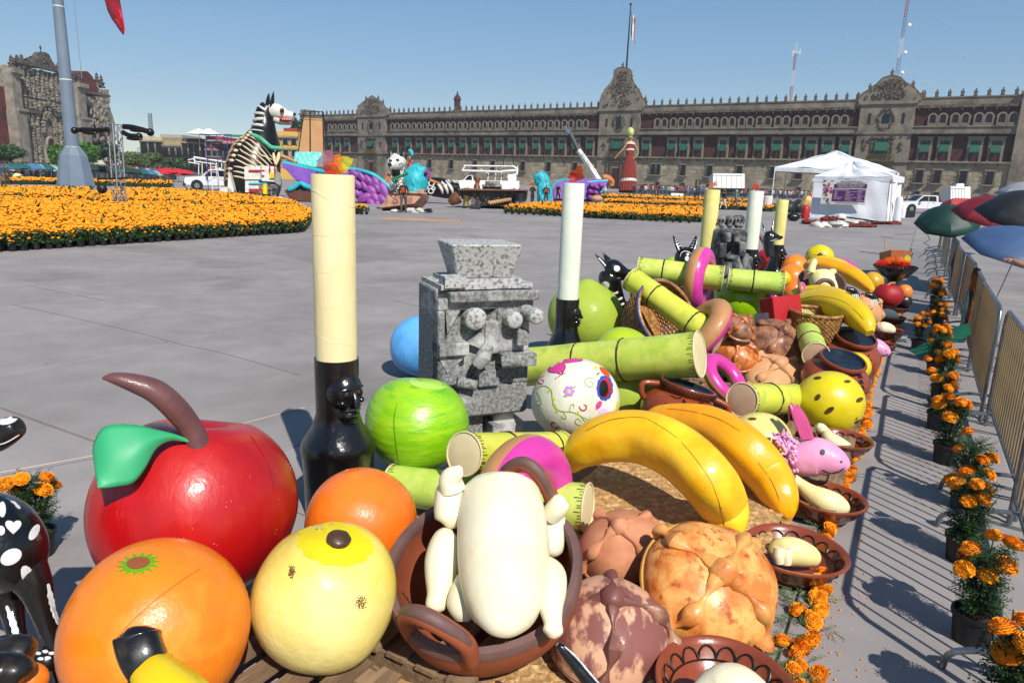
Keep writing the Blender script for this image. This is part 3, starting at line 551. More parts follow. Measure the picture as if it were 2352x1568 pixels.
# ================= PEOPLE =================
skin_m = mat('skin','#9a6a4c','#86583d',rough=.6,bump=0)
hair_m = mat('black_hair','#151110',rough=.6,bump=.1)
cloth = lambda h: mat('cloth_' + h,'#' + h,rough=.85,scale=6,bump=.2,bscale=12,bdist=.01)
def skinned(verts,edges,rad,sub=1):
    me = bpy.data.meshes.new('b'); me.from_pydata(verts,edges,[]); o = bpy.data.objects.new('b',me); S.collection.objects.link(o)
    sk = o.modifiers.new('s','SKIN'); sk.use_smooth_shade = True
    for i,v in enumerate(me.skin_vertices[0].data): v.radius = rad[i]; v.use_root = (i == 0); v.use_loose = False
    if sub: o.modifiers.new('u','SUBSURF').levels = sub; o.modifiers['u'].render_levels = sub
    m2 = bpy.data.meshes.new_from_object(o.evaluated_get(bpy.context.evaluated_depsgraph_get())); bpy.data.objects.remove(o); return m2
def person(label,p,rot,h=1.68,top='1a1a1c',legs='55524f',walk=.12,arms=((.25,-.05),(.25,-.05)),hat=None,group=None,long=False,sleeve=True,bend=0,name='person'):
    k = h / 1.7; wlk = walk
    V = [(0,0,.95),(0,.01,1.12),(0,.02,1.3),(0,.02,1.43),(0,.0,1.5),(0,-.01,1.56),(0,-.02,1.64)]
    R = [(.15,.11),(.135,.1),(.165,.11),(.12,.09),(.055,.055),(.075,.085),(.07,.085)]
    E = [(0,1),(1,2),(2,3),(3,4),(4,5),(5,6)]
    for sx,(ay,az),wk in ((-1,arms[0],wlk),(1,arms[1],-wlk)):
        n = len(V); V += [(sx * .18,.02,1.4),(sx * .24,.03,1.15),(sx * .22,-ay,.98 + az + .08),(sx * .21,-ay - .06,.9 + az + .06)]; R += [(.06,.06),(.047,.047),(.035,.035),(.035,.02)]; E += [(3,n),(n,n + 1),(n + 1,n + 2),(n + 2,n + 3)]
        n = len(V); V += [(sx * .1,0,.88),(sx * .11,-wk * .6,.5),(sx * .11,-wk + (.12 if wk < 0 else 0),.09),(sx * .12,-wk - .14,.045)]; R += [(.1,.1),(.062,.065),(.045,.045),(.04,.035)]; E += [(0,n),(n,n + 1),(n + 1,n + 2),(n + 2,n + 3)]
    if bend: V = [(x,y - max(0,z - .95) * bend,z - max(0,z - .95) * bend * .3) for x,y,z in V]
    V = [tuple(c_ * k for c_ in v) for v in V]; R = [(a * k,b * k) for a,b in R]
    me = skinned(V,E,R,1); mats = [cloth(top),cloth(legs),skin_m,cloth('1d1a18'),hair_m]
    for q in mats: me.materials.append(q)
    P_ = np.array(V)
    for f_ in me.polygons:
        c_ = f_.center; i = int(np.argmin(((P_ - np.array(c_)) ** 2).sum(1)))
        mi = 0 if i <= 3 or i in (7,8,15,16) else 2
        if not sleeve and i in (8,16): mi = 2
        if c_.z < .93 * k and i in (0,11,12,13,19,20,21): mi = 1
        if i in (14,22) or c_.z < .1 * k: mi = 3
        if long and mi == 2 and i in (9,17): mi = 0
        if i in (6,5) and (c_.z > 1.66 * k or c_.y > .02 * k - max(0,c_.z - .95) * bend) and c_.z > 1.52 * k: mi = 4
        f_.material_index = mi
    t = thing(name,label,'person',p,rot,group); b = obj('body',me,t)
    m = MB(); m.ell((0,-.1 * k - .6 * bend,1.60 * k),(.018,.025,.025),nu=6,nv=5); m.build('nose',skin_m,t,world=False)
    if hat: m = MB(); m.lathe([(.2 if hat[1] else .11,0),(.2 if hat[1] else .11,.02),(.105,.03),(.1,.11),(.03,.15)],14,c=(0,-.6 * bend,1.68 * k)); m.build('hat',cloth(hat[0]),t,world=False)
    return t
def toward(p,px_): return math.atan2(p[1] - px_[1],p[0] - px_[0])
p = gnd(927,489); t = person('person in black hooded jacket and grey trousers, back turned, beside the stone boat',p,math.pi + .1,1.7,'17181a','4c4a4c',.16,long=True)
m = MB(); c_ = p + Vector((-.02,-.16,1.22)); m.ell(tuple(c_),(.12,.02,.16),nu=10,nv=6); m.build('jacket_print',mat('orange_print','#c4501e','#3a1208',rough=.7,scale=20,bump=0),t)
p = gnd(1222,474); person('person in black with arms folded before the large dark cauldron',p,.5,1.66,'141416','2b2b30',.1,arms=((.2,.25),(.2,.25)))
p = gnd(1262,480); p = gnd(1258,478); t = person('person in black shirt and blue jeans, back turned, at the right flower bed',gnd(1253,477),math.pi,1.68,'1b1714','454a55',.1)
p = gnd(1253,477); m = MB(); m.ell((p.x,p.y - .16,1.25),(.12,.02,.15),nu=10,nv=6); m.build('shirt_print',MC['orange_print'],t)
t = person('person in black shirt walking between the turquoise bird and the purple wing',gnd(1281,466),math.pi - .6,1.66,'161314','26262a',.2,sleeve=False)
t = person('person in dark top, white trousers and brown hat walking beyond the stone sculptures',gnd(1660,481),-1.2,1.65,'20222a','c9c9cc',.22,hat=('6e4a30',True))
t = person('person in green shirt and pale cap carrying a blue bucket',gnd(1688,482),1.3,1.62,'2f8f4a','4f5d6e',.26,hat=('b5a88c',False),sleeve=False)
m = MB(); c_ = gnd(1679,479); m.lathe([(.12,.1),(.16,.42)],12,c=tuple(c_)); tag(m.build('bucket',mat('blue_plastic','#3f6fa8',rough=.4)),'blue bucket carried by the person in the green shirt','bucket')
t = person('person in camouflage green standing at the far left edge',gnd(19,430),2.6,1.72,'3f4436','383b30',.08,hat=('3d4030',False))
t = person('person with a blue rucksack standing behind the one in green at the far left edge',gnd(9,428),2.9,1.7,'2f4a66','6a5a4a',.08)
t = person('worker in grey hoodie leaning beside the left purple wing',gnd(728,466),1.5,1.68,'8f8f92','303238',.1,bend=.25,long=True)
# crowd
def crowd_mesh(top,legs,hairc,seed):
    r = random.Random(seed); m = MB(); m.tube([(-.09,0,0),(-.09,0,.85)],[.06,.09],5,mi=1); m.tube([(.09,0,0),(.09,0,.85)],[.06,.09],5,mi=1)
    m.tube([(0,0,.8),(0,0,1.15),(0,0,1.4),(0,0,1.47)],[.17,.16,.2,.07],7,mi=0)
    for sx in (-1,1): q = r.choice([(0,.85),(-.2,1.1),(-.25,1.45)]); m.tube([(sx * .2,0,1.38),(sx * .25,.02,1.12),(sx * .22,q[0],q[1])],[.06,.05,.035],5,mi=0)
    m.ell((0,0,1.57),(.09,.1,.12),nu=8,nv=6,mi=2); m.ell((0,.02,1.6),(.1,.11,.11),nu=8,nv=5,mi=3); return m
cols = [('c9c6c2','white'),('a52a32','red'),('1d1c20','black'),('3e5a8c','blue'),('c26a86','pink'),('77787c','grey'),('c8a23e','yellow'),('3d6b4a','green')]
cms = []
for i,(h,n) in enumerate(cols):
    ml = [cloth(h),cloth(('2b2f3d','222224','5a5650')[i % 3]),skin_m,hair_m]; m = crowd_mesh(h,0,0,i); o = m.build('person',ml,smooth=True,world=False); cms.append((o,n,o.data))
zones = [(-20,130,408,404,60,'church umbrellas'),(218,395,413,409,55,'red umbrellas'),(1462,1860,449,446,95,'white box truck'),(2062,2400,463,457,70,'grey box van')]
first = {}
random.seed(4)
def slope(x0,x,y): return y + .037 * (x - x0) * 0
cy = {0: lambda x: 407 + x * .02,1: lambda x: 410 + (x - 218) * .025,2: lambda x: 446 + (x - 1462) * .032,3: lambda x: 466 + (x - 2062) * .03}
stuffm = MB(); cs = []
for zi,(x0,x1,_,_,n,where) in enumerate(zones):
    for k in range(n):
        x = x0 + (x1 - x0) * (k + random.random()) / n; ci = random.choices(range(8),[5,3,6,3,2,4,1,1])[0]; p = gnd(x,cy[zi](x) - random.uniform(0,1.6)); me = cms[ci][2]
        if ci not in first: o = cms[ci][0]; first[ci] = 1
        else: o = obj('person',me)
        o.location = p; o.rotation_euler[2] = random.uniform(0,6.28); o.scale = (1,1,random.uniform(.9,1.06))
        tag(o,'person in %s in the far crowd behind barriers near the %s' % (cols[ci][1],where),'person','crowd behind the far barriers')
    for k in range(n * 5):
        x = random.uniform(x0 - 10,x1 + 10); y = cy[zi](x) - random.uniform(1.5,5); cs.append((gnd(x,y),random.randrange(8)))
cm_mats = []
for h,n in cols: cm_mats.append(cloth(h))
cm_mats += [skin_m,hair_m,cloth('2b2f3d')]
m = MB()
for p,ci in cs:
    s_ = random.uniform(.9,1.08); m.tube([(p.x,p.y,0),(p.x,p.y,.85 * s_)],[.1,.15],4,mi=10); m.tube([(p.x,p.y,.8 * s_),(p.x,p.y,1.38 * s_),(p.x,p.y,1.47 * s_)],[.2,.22,.08],5,mi=ci); m.ell((p.x,p.y,1.58 * s_),(.1,.1,.12),nu=5,nv=4,mi=8 + (random.random() < .6))
o = m.build('crowd',cm_mats); o['kind'] = 'stuff'; o['label'] = 'dense crowd of far people in front of the church and the palace'
# far barriers
def far_barrier():
    m = MB(); [m.tube([(-1.1 + i * .13,0,.12),(-1.1 + i * .13,0,1.05)],.012,3,False) for i in range(18)]; [m.tube([(-1.12,0,z),(1.12,0,z)],.03,4) for z in (.1,1.08)]; [m.tube([(x,0,.0),(x,0,1.1)],.03,4) for x in (-1.12,1.12)]; return m
fb = far_barrier().build('barrier',steel,world=False,smooth=False); firstb = True
for zi,(xa,xb,where) in enumerate([(-20,130,'left crowd before the church'),(218,392,'crowd behind the orange cougar'),(1462,1860,'crowd before the palace')]):
    ci = (0,1,2)[zi]; p = gnd(xa,cy[ci](xa) + 2.0); q = gnd(xb,cy[ci](xb) + 2.0); n = int((q - p).length / 2.3)
    for i in range(n):
        o = fb if firstb else obj('barrier',fb.data); firstb = False
        o.location = p + (q - p) * (i + .5) / n; o.rotation_euler[2] = math.atan2((q - p).y,(q - p).x); tag(o,'far steel crowd barrier in front of the ' + where,'barrier','far steel crowd barriers')
# umbrellas on the left
def umbrella_mesh(r=1.4,h=2.3,dr=.55,n=8,pole=True):
    m = MB(); V = [(0,0,h + dr)]; k = 5
    for j in range(1,k + 1):
        u = j / k
        for i in range(n * 2):
            a = math.pi * i / n; rr = r * u * (1 if i % 2 == 0 else .93 + .07 * (1 - u)); V.append((rr * math.cos(a),rr * math.sin(a),h + dr * (1 - u ** 1.8) - (0 if i % 2 == 0 else .0)))
    Fc = [(0,1 + i,1 + (i + 1) % (2 * n)) for i in range(2 * n)]
    for j in range(k - 1): Fc += [(1 + j * 2 * n + i,1 + (j + 1) * 2 * n + i,1 + (j + 1) * 2 * n + (i + 1) % (2 * n),1 + j * 2 * n + (i + 1) % (2 * n)) for i in range(2 * n)]
    m.add(V,Fc); return m
umc = {'teal': mat('umbrella_teal','#1f5a57','#174644',rough=.8,bump=.1),'pale green': mat('umbrella_pale','#7fa89a',rough=.8,bump=.1),'red': mat('umbrella_red','#b3222c',rough=.8,bump=.1),'blue': mat('umbrella_blue','#3a6e8c',rough=.8,bump=.1),'dark green': mat('umbrella_dark','#15352c',rough=.8,bump=.1)}
for (x,y,c) in ((2,378,'teal'),(18,379,'blue'),(30,377,'teal'),(45,376,'teal'),(62,379,'blue'),(78,377,'blue'),(92,379,'pale green'),(104,378,'teal'),(118,380,'pale green'),(130,381,'teal'),(222,381,'dark green'),(240,384,'dark green'),(262,386,'teal'),(285,386,'dark green'),(304,388,'dark green'),(322,390,'teal'),(340,391,'blue'),(352,393,'pale green'),(384,387,'red'),(375,390,'red'),(398,392,'red'),(411,389,'red'),(424,391,'red'),(436,394,'teal')):
    p = gnd(x,(407 if x < 200 else 410) + .02 * x * .8 + 1,0); p.z = 0; d = dep(p); ht = at(x,y,d).z - .5; m = umbrella_mesh(1.55,ht,.6); me_ = m.build('canopy',umc[c],world=False,smooth=False)
    t = thing('street_umbrella','%s umbrella over the crowd %s' % (c,'before the church' if x < 200 else 'between truss and white pickup'),'umbrella',p,x * .3,'umbrellas over the far crowd'); me_.parent = t
    m = MB(); m.tube([(0,0,0),(0,0,ht + .5)],.03,4); m.build('pole',steel,t,world=False)
for (x,y,c,w_) in ((1458 + 435,447,'blue',1.2),(2197,432,'blue',1.3),(2230,450,'teal',1.1),(1626,447,'red',1.1)):
    p = gnd(x,462 if x > 1700 else 452); d = dep(p); m = umbrella_mesh(w_,at(x,y,d).z - .2,.4); tag(m.build('hand_umbrella',umc[c],smooth=False),'small %s umbrella held up in the crowd, %s' % (c,'over the white pickup' if x == 1893 else 'right of the grey box van' if x > 2100 else 'left of the white box truck'),'umbrella'); o = S.collection.objects[-1]; o.location = (p.x,p.y,0)
# ================= MARIGOLD BEDS =================
bl_m = mat('marigold_petals','#f89f08','#ee8503',rough=.75,scale=60,thr=(.4,.6),bump=1.0,bscale=130,bdist=.01,rand=.12)
bl_y = mat('marigold_bright','#faab0c','#f39203',rough=.75,scale=60,bump=1.0,bscale=130,bdist=.01,rand=.12)
fol = mat('marigold_leaves','#2f4d1e','#1d3415',rough=.55,scale=20,bump=0,rand=.15)
potm = mat('black_plastic_pot','#1a1b1d','#121214',rough=.5,bump=.1); soil = mat('potting_soil','#3a2c20','#1f1711',rough=1,scale=40,bump=.8,bscale=60,bdist=.01)
ico = []
for k_ in range(1):
    ph = (1 + 5 ** .5) / 2; iv = np.array([(-1,ph,0),(1,ph,0),(-1,-ph,0),(1,-ph,0),(0,-1,ph),(0,1,ph),(0,-1,-ph),(0,1,-ph),(ph,0,-1),(ph,0,1),(-ph,0,-1),(-ph,0,1)]); iv /= np.linalg.norm(iv[0])
    fi = [(0,11,5),(0,5,1),(0,1,7),(0,7,10),(0,10,11),(1,5,9),(5,11,4),(11,10,2),(10,7,6),(7,1,8),(3,9,4),(3,4,2),(3,2,6),(3,6,8),(3,8,9),(4,9,5),(2,4,11),(6,2,10),(8,6,7),(9,8,1)]
def inpoly(x,y,P):
    c = False; j = len(P) - 1
    for i in range(len(P)):
        if (P[i][1] > y) != (P[j][1] > y) and x < (P[j][0] - P[i][0]) * (y - P[i][1]) / (P[j][1] - P[i][1]) + P[i][0]: c = not c
        j = i
    return c
def bed(P,label,seed,gapf=None,maxn=14000,base=.32):
    r = np.random.default_rng(seed); xs = [p[0] for p in P]; ys = [p[1] for p in P]; bx = (min(xs),max(xs),min(ys),max(ys))
    m = MB(); st = .55; n = 0
    # leafy body
    V = []; Fq = []; 
    heads = []; tries = 0
    while len(heads) < maxn and tries < maxn * 14:
        tries += 1; x = r.uniform(bx[0],bx[1]); y = bx[2] + (bx[3] - bx[2]) * r.random() ** 1.35
        if not inpoly(x,y,P): continue
        g = gapf(x,y) if gapf else 1
        if r.random() > g: continue
        heads.append((x,y))
    A_ = []; Fc = []; MI = []; k = 0
    for (x,y) in heads:
        d = math.hypot(x,y); s_ = (.030 + .0009 * d) * r.uniform(.75,1.2); z = base + r.uniform(-.02,.18) + .02 * math.sin(x * 1.3) * math.cos(y * .9)
        rot_ = rz(r.uniform(0,6)); A_.append((iv * np.array((s_,s_,s_ * .7)) * r.uniform(.85,1.15,(12,1))) @ rot_.T + np.array((x,y,z))); Fc += [(a + k,b + k,c + k) for a,b,c in fi]; k += 12; MI += [0 if r.random() < .55 else 1] * 20
    m.v = [np.concatenate(A_)]; m.f = Fc; m.m = MI; m.n = k
    o = m.build('marigold_bed',[bl_m,bl_y],smooth=False,kind='stuff',label=label)
    m = MB(); n = int(maxn * .9); A_ = []; Fc = []; k = 0
    for i in range(n):
        x,y = heads[r.integers(len(heads))]; d = math.hypot(x,y); s_ = .06 + .002 * d; c_ = np.array((x + r.normal() * .12,y + r.normal() * .12,base * r.uniform(.4,1.15))); a = r.normal(size=3) * s_; b = r.normal(size=3) * s_ * .4; A_ += [c_ - a,c_ + b,c_ + a,c_ - b]; Fc.append((k,k + 1,k + 2,k + 3)); k += 4
    m.add(A_,Fc); o2 = m.build('marigold_foliage',fol,smooth=False,kind='stuff',label=label.replace('blossoms','leaves under the blossoms'))
    m = MB(); c0 = np.mean(np.array([(p[0],p[1]) for p in P]),0); m.prism([((p[0] - c0[0]) * .985 + c0[0],(p[1] - c0[1]) * .985 + c0[1]) for p in P],(0,0,base * .45),(1,0,0),(0,1,0),base * .7); m.build('foliage_bed',mat('bed_shade_leaves','#233a18','#16260f',rough=.9,scale=8,bump=1,bscale=10,bdist=.1),smooth=False,kind='stuff',label=label.replace('blossoms','dense low greenery beneath the blossoms'))
def poly(*pts): return [(gnd(*q).x,gnd(*q).y) for q in pts]
def gap1(x,y):
    p = Vector((x,y,0)); v = p - Vector((0,0,EYE)); d = v.dot(_f); X = CX + FPX * v.dot(_r) / d; Y = CY - FPX * v.dot(_u) / d
    for (x0,y0,x1,y1,w_) in ((5,470,230,478,3.2),(230,478,690,492,2.0),(205,448,262,452,3.0),(-50,500,-10,500,1)):
        if x0 <= X <= x1 and abs(Y - (y0 + (y1 - y0) * (X - x0) / (x1 - x0)) + 2.5 * math.sin(X * .05)) < w_ * 1.9: return .03
    return 1
LB = poly((-260,590),(700,531),(717,506),(668,477),(540,460),(420,450),(368,447),(0,446),(-260,446))
bed(LB,'broad left field of orange marigold blossoms',1,gap1,27000)
bed(poly((1165,488),(1380,502),(1612,511),(1640,495),(1615,488),(1250,478)),'curved bed of orange marigold blossoms right of the white candle',2,None,6500)
bed(poly((1385,470),(1600,478),(1770,486),(1800,481),(1600,471),(1400,466)),'second strip of orange marigold blossoms beyond the right bed',3,None,3500)
bed(poly((1380,457),(1560,463),(1750,471),(1760,468),(1560,459),(1390,453)),'far thin strip of orange marigold blossoms before the crowd',4,None,1800)
bed(poly((-60,421),(136,424),(136,420),(-60,417)),'far strip of orange marigold blossoms left of the flagpole',5,None,900)
bed(poly((214,426),(395,430),(395,424),(214,421)),'far strip of orange marigold blossoms right of the flagpole',6,None,1100)
# potted marigolds along the front edges
def blossom(m,c,r,n,mi=0,nu=10,nv=7):
    R = frame(n); ph = random.uniform(0,6); m.ell(c,(r,r,r * .6),R,nu,nv,f=(lambda x,y,z: 1 + .09 * math.sin(math.atan2(y,x) * 9 + z * 14 + ph)) if nu > 12 else None,mi=mi)
def potted(nl,nb,fine,seed,hgt=.5,spread=.16,wb=(.03,.045),group=None):
    r = random.Random(seed); t = thing('potted_marigold','','potted plant'); del t['label']
    m = MB(); m.lathe([(.075,0),(.09,.13),(.098,.13),(.098,.15),(.088,.15),(.085,.13)],20 if fine else 8,cap=False); m.lathe([(.075,0.001),(.0,.001)],8,cap=False); m.build('pot',potm,t,world=False)
    m = MB(); m.ell((0,0,.125),(.088,.088,.012),nu=14,nv=4); m.build('soil',soil,t,world=False)
    m = MB(); tips = []
    for i in range(7 if fine else 4):
        a = r.uniform(0,6.28); e = Vector((math.cos(a) * spread * r.uniform(.2,1),math.sin(a) * spread * r.uniform(.2,1),.14 + (hgt - .14) * r.uniform(.55,1))); m.tube([(0,0,.12),(e.x * .35,e.y * .35,e.z * .55),tuple(e)],[.006,.005,.003],4); tips.append(e)
    V = []; Fc = []; k = 0
    for i in range(nl):
        if fine:  # pinnate leaf: rib with leaflets
            a = r.uniform(0,6.28); z = r.uniform(.16,hgt * .93); q = spread * r.uniform(.05,.55) * (1.1 - .5 * abs(z / hgt - .55)); b = Vector((math.cos(a) * q,math.sin(a) * q,z)); dr = Vector((math.cos(a),math.sin(a),r.uniform(-.3,.7))).normalized(); sd_ = dr.cross(Vector((0,0,1))).normalized(); L_ = r.uniform(.05,.085)
            for j in range(5):
                for sg in (-1,1):
                    o_ = b + dr * L_ * (j / 4.5); tip = o_ + (sd_ * sg + dr * .6).normalized() * (.026 - .003 * j) + Vector((0,0,r.uniform(-.008,.004))); wv = dr * .005
                    V += [tuple(o_),tuple((o_ + tip) / 2 + wv),tuple(tip),tuple((o_ + tip) / 2 - wv)]; Fc.append((k,k + 1,k + 2,k + 3)); k += 4
        else:
            a = r.uniform(0,6.28); z = r.uniform(.15,hgt * .9); q = spread * r.uniform(.1,1); c_ = np.array((math.cos(a) * q,math.sin(a) * q,z)); g1 = np.array([r.gauss(0,1) for _ in range(3)]) * .032; g2 = np.array([r.gauss(0,1) for _ in range(3)]) * .016; V += [c_ - g1,c_ + g2,c_ + g1,c_ - g2]; Fc.append((k,k + 1,k + 2,k + 3)); k += 4
    m.add(V,Fc); m.build('foliage',fol,t,world=False,smooth=False)
    for i in range(nb):
        if fine:
            a = i * 2.4 + r.uniform(-.3,.3); q = spread * r.uniform(.35,1.05); z = hgt * r.uniform(.72,1.05) if r.random() < .8 else hgt * r.uniform(.35,.6); rr = r.uniform(*wb); c_ = (math.cos(a) * q,math.sin(a) * q,z); m = MB(); m.tube([(c_[0] * .3,c_[1] * .3,z - .14),(c_[0] * .9,c_[1] * .9,z - rr * .5)],.003,4,mi=1)
            n_ = (math.cos(a) * .5 + r.uniform(-.3,.3),math.sin(a) * .5 + r.uniform(-.3,.3),1); R = frame(n_)
            m.ell(c_,(rr * .9,rr * .9,rr * .5),R,12,8); Vp = []; Fp = []; kk = 0
            for ring in range(7):
                ct = math.cos(.2 + ring * .26); sn = math.sin(.2 + ring * .26); npt = 5 + ring * 4
                for j in range(npt):
                    th = 6.283 * (j + .5 * (ring % 2)) / npt + r.uniform(-.1,.1); nrm = np.array((sn * math.cos(th),sn * math.sin(th),ct * .75)); tg = np.array((-math.sin(th),math.cos(th),0)); o_ = nrm * rr * .82; tp = nrm * rr * (1.08 + r.uniform(-.06,.08)) + np.array((0,0,rr * .05)); w2 = rr * .17; up_ = np.cross(nrm,tg) * rr * .07 * r.choice((-1,1))
                    for q_ in (o_ - tg * w2 * .6,tp - tg * w2 + up_,tp + tg * w2 - up_ * .5,o_ + tg * w2 * .6): Vp.append(R @ q_ + np.array(c_))
                    Fp.append((kk,kk + 1,kk + 2,kk + 3)); kk += 4
            m.add(Vp,Fp); m.build('blossom',[bl_m if r.random() < .5 else bl_y,fol],t,world=False,ang=60)
    if not fine:
        m = MB()
        for i in range(nb): a = r.uniform(0,6.28); q = spread * r.uniform(.1,1.1); s_ = r.uniform(*wb); z = hgt * r.uniform(.8,1.05) if r.random() < .6 else hgt * r.uniform(.4,.8); m.add(iv * np.array((s_,s_,s_ * .7)) + np.array((math.cos(a) * q,math.sin(a) * q,z)),fi,i % 2)
        m.build('blossoms',[bl_m,bl_y],t,world=False,smooth=False)
    return t
low = [potted(150,15,False,s_,.47,.17,(.03,.046)) for s_ in (1,2,3)]; lowused = [False] * 3
def place_low(x,y,label,group):
    i = random.randrange(3); rt = random.uniform(0,6.28)
    if not lowused[i]: lowused[i] = True; t = low[i]; t.location = (x,y,0); t.rotation_euler[2] = rt; t['label'] = label; t['group'] = group
    else: dup(low[i],(x,y,0),rt,label,random.uniform(.9,1.1),group)
random.seed(9)
def row(xy0,xy1,rows,label,group,sp=.27):
    a = gnd(*xy0); b = gnd(*xy1); d = (b - a); L_ = d.length; d.normalize(); n_ = Vector((-d.y,d.x,0))
    if n_.y < 0: n_ = -n_
    for j in range(rows):
        for i in range(int(L_ / sp)): p = a + d * (i + .5 * (j % 2) + random.uniform(-.12,.12)) * sp + n_ * (j * sp * .85 + random.uniform(-.03,.03) - .1); place_low(p.x,p.y,label,group)
row((-70,582),(702,533),3,'potted marigold in the front rows of the broad left field','potted marigolds edging the left field')
row((702,533),(718,503),1,'black potted marigold along the right end of the left field','potted marigolds edging the left field',.35)
row((1163,491),(1614,514),1,'black potted marigold in the front row of the right curved bed','potted marigolds edging the right bed',.42)
row((812,491),(852,494),2,'black potted marigold in the small cluster right of the tall cream candle','small cluster of potted marigolds',.3)
# ================= MIDGROUND HELPERS =================
class Pic:
    def __init__(s,x0,y0,k,d): s.x0,s.y0,s.k,s.d = x0,y0,k,d
    def __call__(s,X,Y,dd=0): return at(s.x0 + s.k * X,s.y0 + s.k * Y,s.d + dd)
    def r(s,R): return R * s.k * s.d / FPX
    def path(s,L): return [tuple(s(*(q[:2]),q[3] if len(q) > 3 else 0)) for q in L],[s.r(q[2]) for q in L]
    def tube(s,m,L,n=14,sm=4,mi=0,**k):
        P,R = s.path(L); Q = smoothpath([tuple(p) + (r,) for p,r in zip(P,R)],sm); m.tube([tuple(q[:3]) for q in Q],[max(.001,q[3]) for q in Q],n,mi=mi,**k); return m
    def slab(s,m,L,th,mi=0,dd=0):
        pts = [s(x,y,dd) for x,y in L]; a = [tuple(p + _f * th / 2) for p in pts]; b = [tuple(p - _f * th / 2) for p in pts]; k = len(L)
        m.add(b + a,[tuple(range(k)),tuple(range(2 * k - 1,k - 1,-1))] + [(i,i + k,(i + 1) % k + k,(i + 1) % k) for i in range(k)],mi); return m
blk = mat('black_gloss_paint','#141414','#0b0b0c',rough=.3,scale=5,bump=.25,bscale=14,bdist=.01)
wht = mat('white_float_paint','#cfcdc4','#b3b0a6',rough=.55,scale=4,bump=.3,bscale=8,bdist=.03)
crm = mat('cream_rib_paint','#cdbf9a','#c78f6f',rough=.6,scale=1.2,thr=(.45,.7),bump=.3,bscale=8,bdist=.03)
turq = mat('turquoise_paint','#2aa9b4','#1f8f9c',rough=.5,scale=2,bump=.3,bscale=5,bdist=.05)
purp = mat('purple_paint','#7a4fa8','#653c92',rough=.5,scale=2,bump=.2)
mage = mat('magenta_paint','#8c3c8c','#70307a',rough=.5,scale=2,bump=.2)
bead = mat('green_bead_paint','#4fae86','#3c8f6c',rough=.4,scale=3)
yelp = mat('yellow_paint','#d3bb18','#c4a60f',rough=.5,scale=3)
brnp = mat('brown_hull_paint','#5a2d1c','#42200f',rough=.6,scale=2,bump=.4)
grys = mat('grey_papier_stone','#85837f','#3c3b3a',rough=.95,scale=3,thr=(.4,.6),bump=.8,bscale=9,bdist=.05)
orgp = mat('orange_cat_paint','#c7763a','#a85a26',rough=.6,scale=1.5)
# ---- giant dog
d0 = dg(585,455); q2 = Pic(514.5,183.8,.21095,d0); b0 = gnd(585,455)
X = thing('giant_dog_sculpture','huge seated black and white skeleton dog with turquoise bead collar rising over the marigolds','sculpture',tuple(b0))
m = MB(); BP = [(330,1270,250),(325,1150,290),(320,1000,285),(350,850,262),(400,720,215),(425,620,170),(440,520,120),(440,430,105),(455,350,100),(490,300,85)]
q2.tube(m,BP,24); m.build('body',blk,X)
def onbody(t,a,off=1.02):
    i = min(int(t),len(BP) - 2); u = t - i; p = [BP[i][j] * (1 - u) + BP[i + 1][j] * u for j in range(3)]; r = q2.r(p[2]) * off
    ax = (q2(*BP[i + 1][:2]) - q2(*BP[i][:2])).normalized(); side = ax.cross(-_f).normalized(); fr = side.cross(ax).normalized()
    return q2(p[0],p[1]) + (side * math.sin(a) + fr * math.cos(a)) * r * (1 if fr.dot(_f) < 0 else -1) if False else q2(p[0],p[1]) - (_f - ax * _f.dot(ax)).normalized() * math.cos(a) * r + _f.cross(ax).normalized() * math.sin(a) * r * -1
sgn = 1 if (onbody(2,.5) - q2(320,1000)).dot(_r) > 0 else -1
sp = -.62   # spine sits left of the middle of the visible back
m = MB()
for k in range(13):
    t = .35 + k * .37; c = onbody(t,sgn * (sp + .05 * k / 3),1.03); m.ell(tuple(c),(q2.r(34 - k),q2.r(24 - k * .8),q2.r(18)),nu=10,nv=7)
m.build('vertebra',crm,X)
m = MB()
for k in range(10):
    t = 1.3 + k * .34
    for sd_ in (-1,1):
        pts = []
        for j in range(9):
            u = j / 8; pts.append(tuple(onbody(t - .5 * u - .55 * u * u,sgn * (sp + .05 * k / 3 + sd_ * (.2 + u * (1.35 if sd_ > 0 else .75))),1.02)))
        m.tube(pts,[q2.r(4)] + [q2.r(9)] * 7 + [q2.r(4)],6,flat=1)
m.build('rib',crm,X,kind='stuff')
m = MB()
for t,dt in ((5.25,13),(5.9,22),(6.7,25),(7.4,20),(8.1,18)):
    pts = [tuple(onbody(t,sgn * a,.96)) for a in np.linspace(-1.6,.35,9)]; m.tube(pts,[q2.r(6)] + [q2.r(dt * .8)] * 7 + [q2.r(5)],8)
m.build('neck_stripe',wht,X,kind='stuff')
m = MB(); q2.tube(m,[(500,330,72),(560,345,88),(620,365,78),(690,385,52),(750,390,40),(772,395,22)],18); m.build('head',wht,X)
m = MB(); q2.tube(m,[(560,420,50),(620,450,38),(690,470,22),(735,478,14)],12); m.build('jaw',wht,X)
m = MB(); q2.tube(m,[(610,425,22,-.3),(680,435,20,-.3),(745,440,14,-.3)],10); m.build('mouth',redp,X)
m = MB(); [q2.tube(m,[(640 + i * 18,418,5,-.55),(642 + i * 18,436,2,-.55)],5,1) for i in range(6)]; m.build('teeth',whitep,X)
m = MB(); m.ell(tuple(q2(768,372,-.2)),q2.r(16)); m.build('nose',blk,X)
m = MB(); m.ell(tuple(q2(632,332,-.55)),q2.r(24),nu=14,nv=8); m.build('eye',mat('brown_eye','#6b3420'),X); m = MB(); m.ell(tuple(q2(634,332,-.72)),q2.r(12)); m.build('pupil',blk,X)
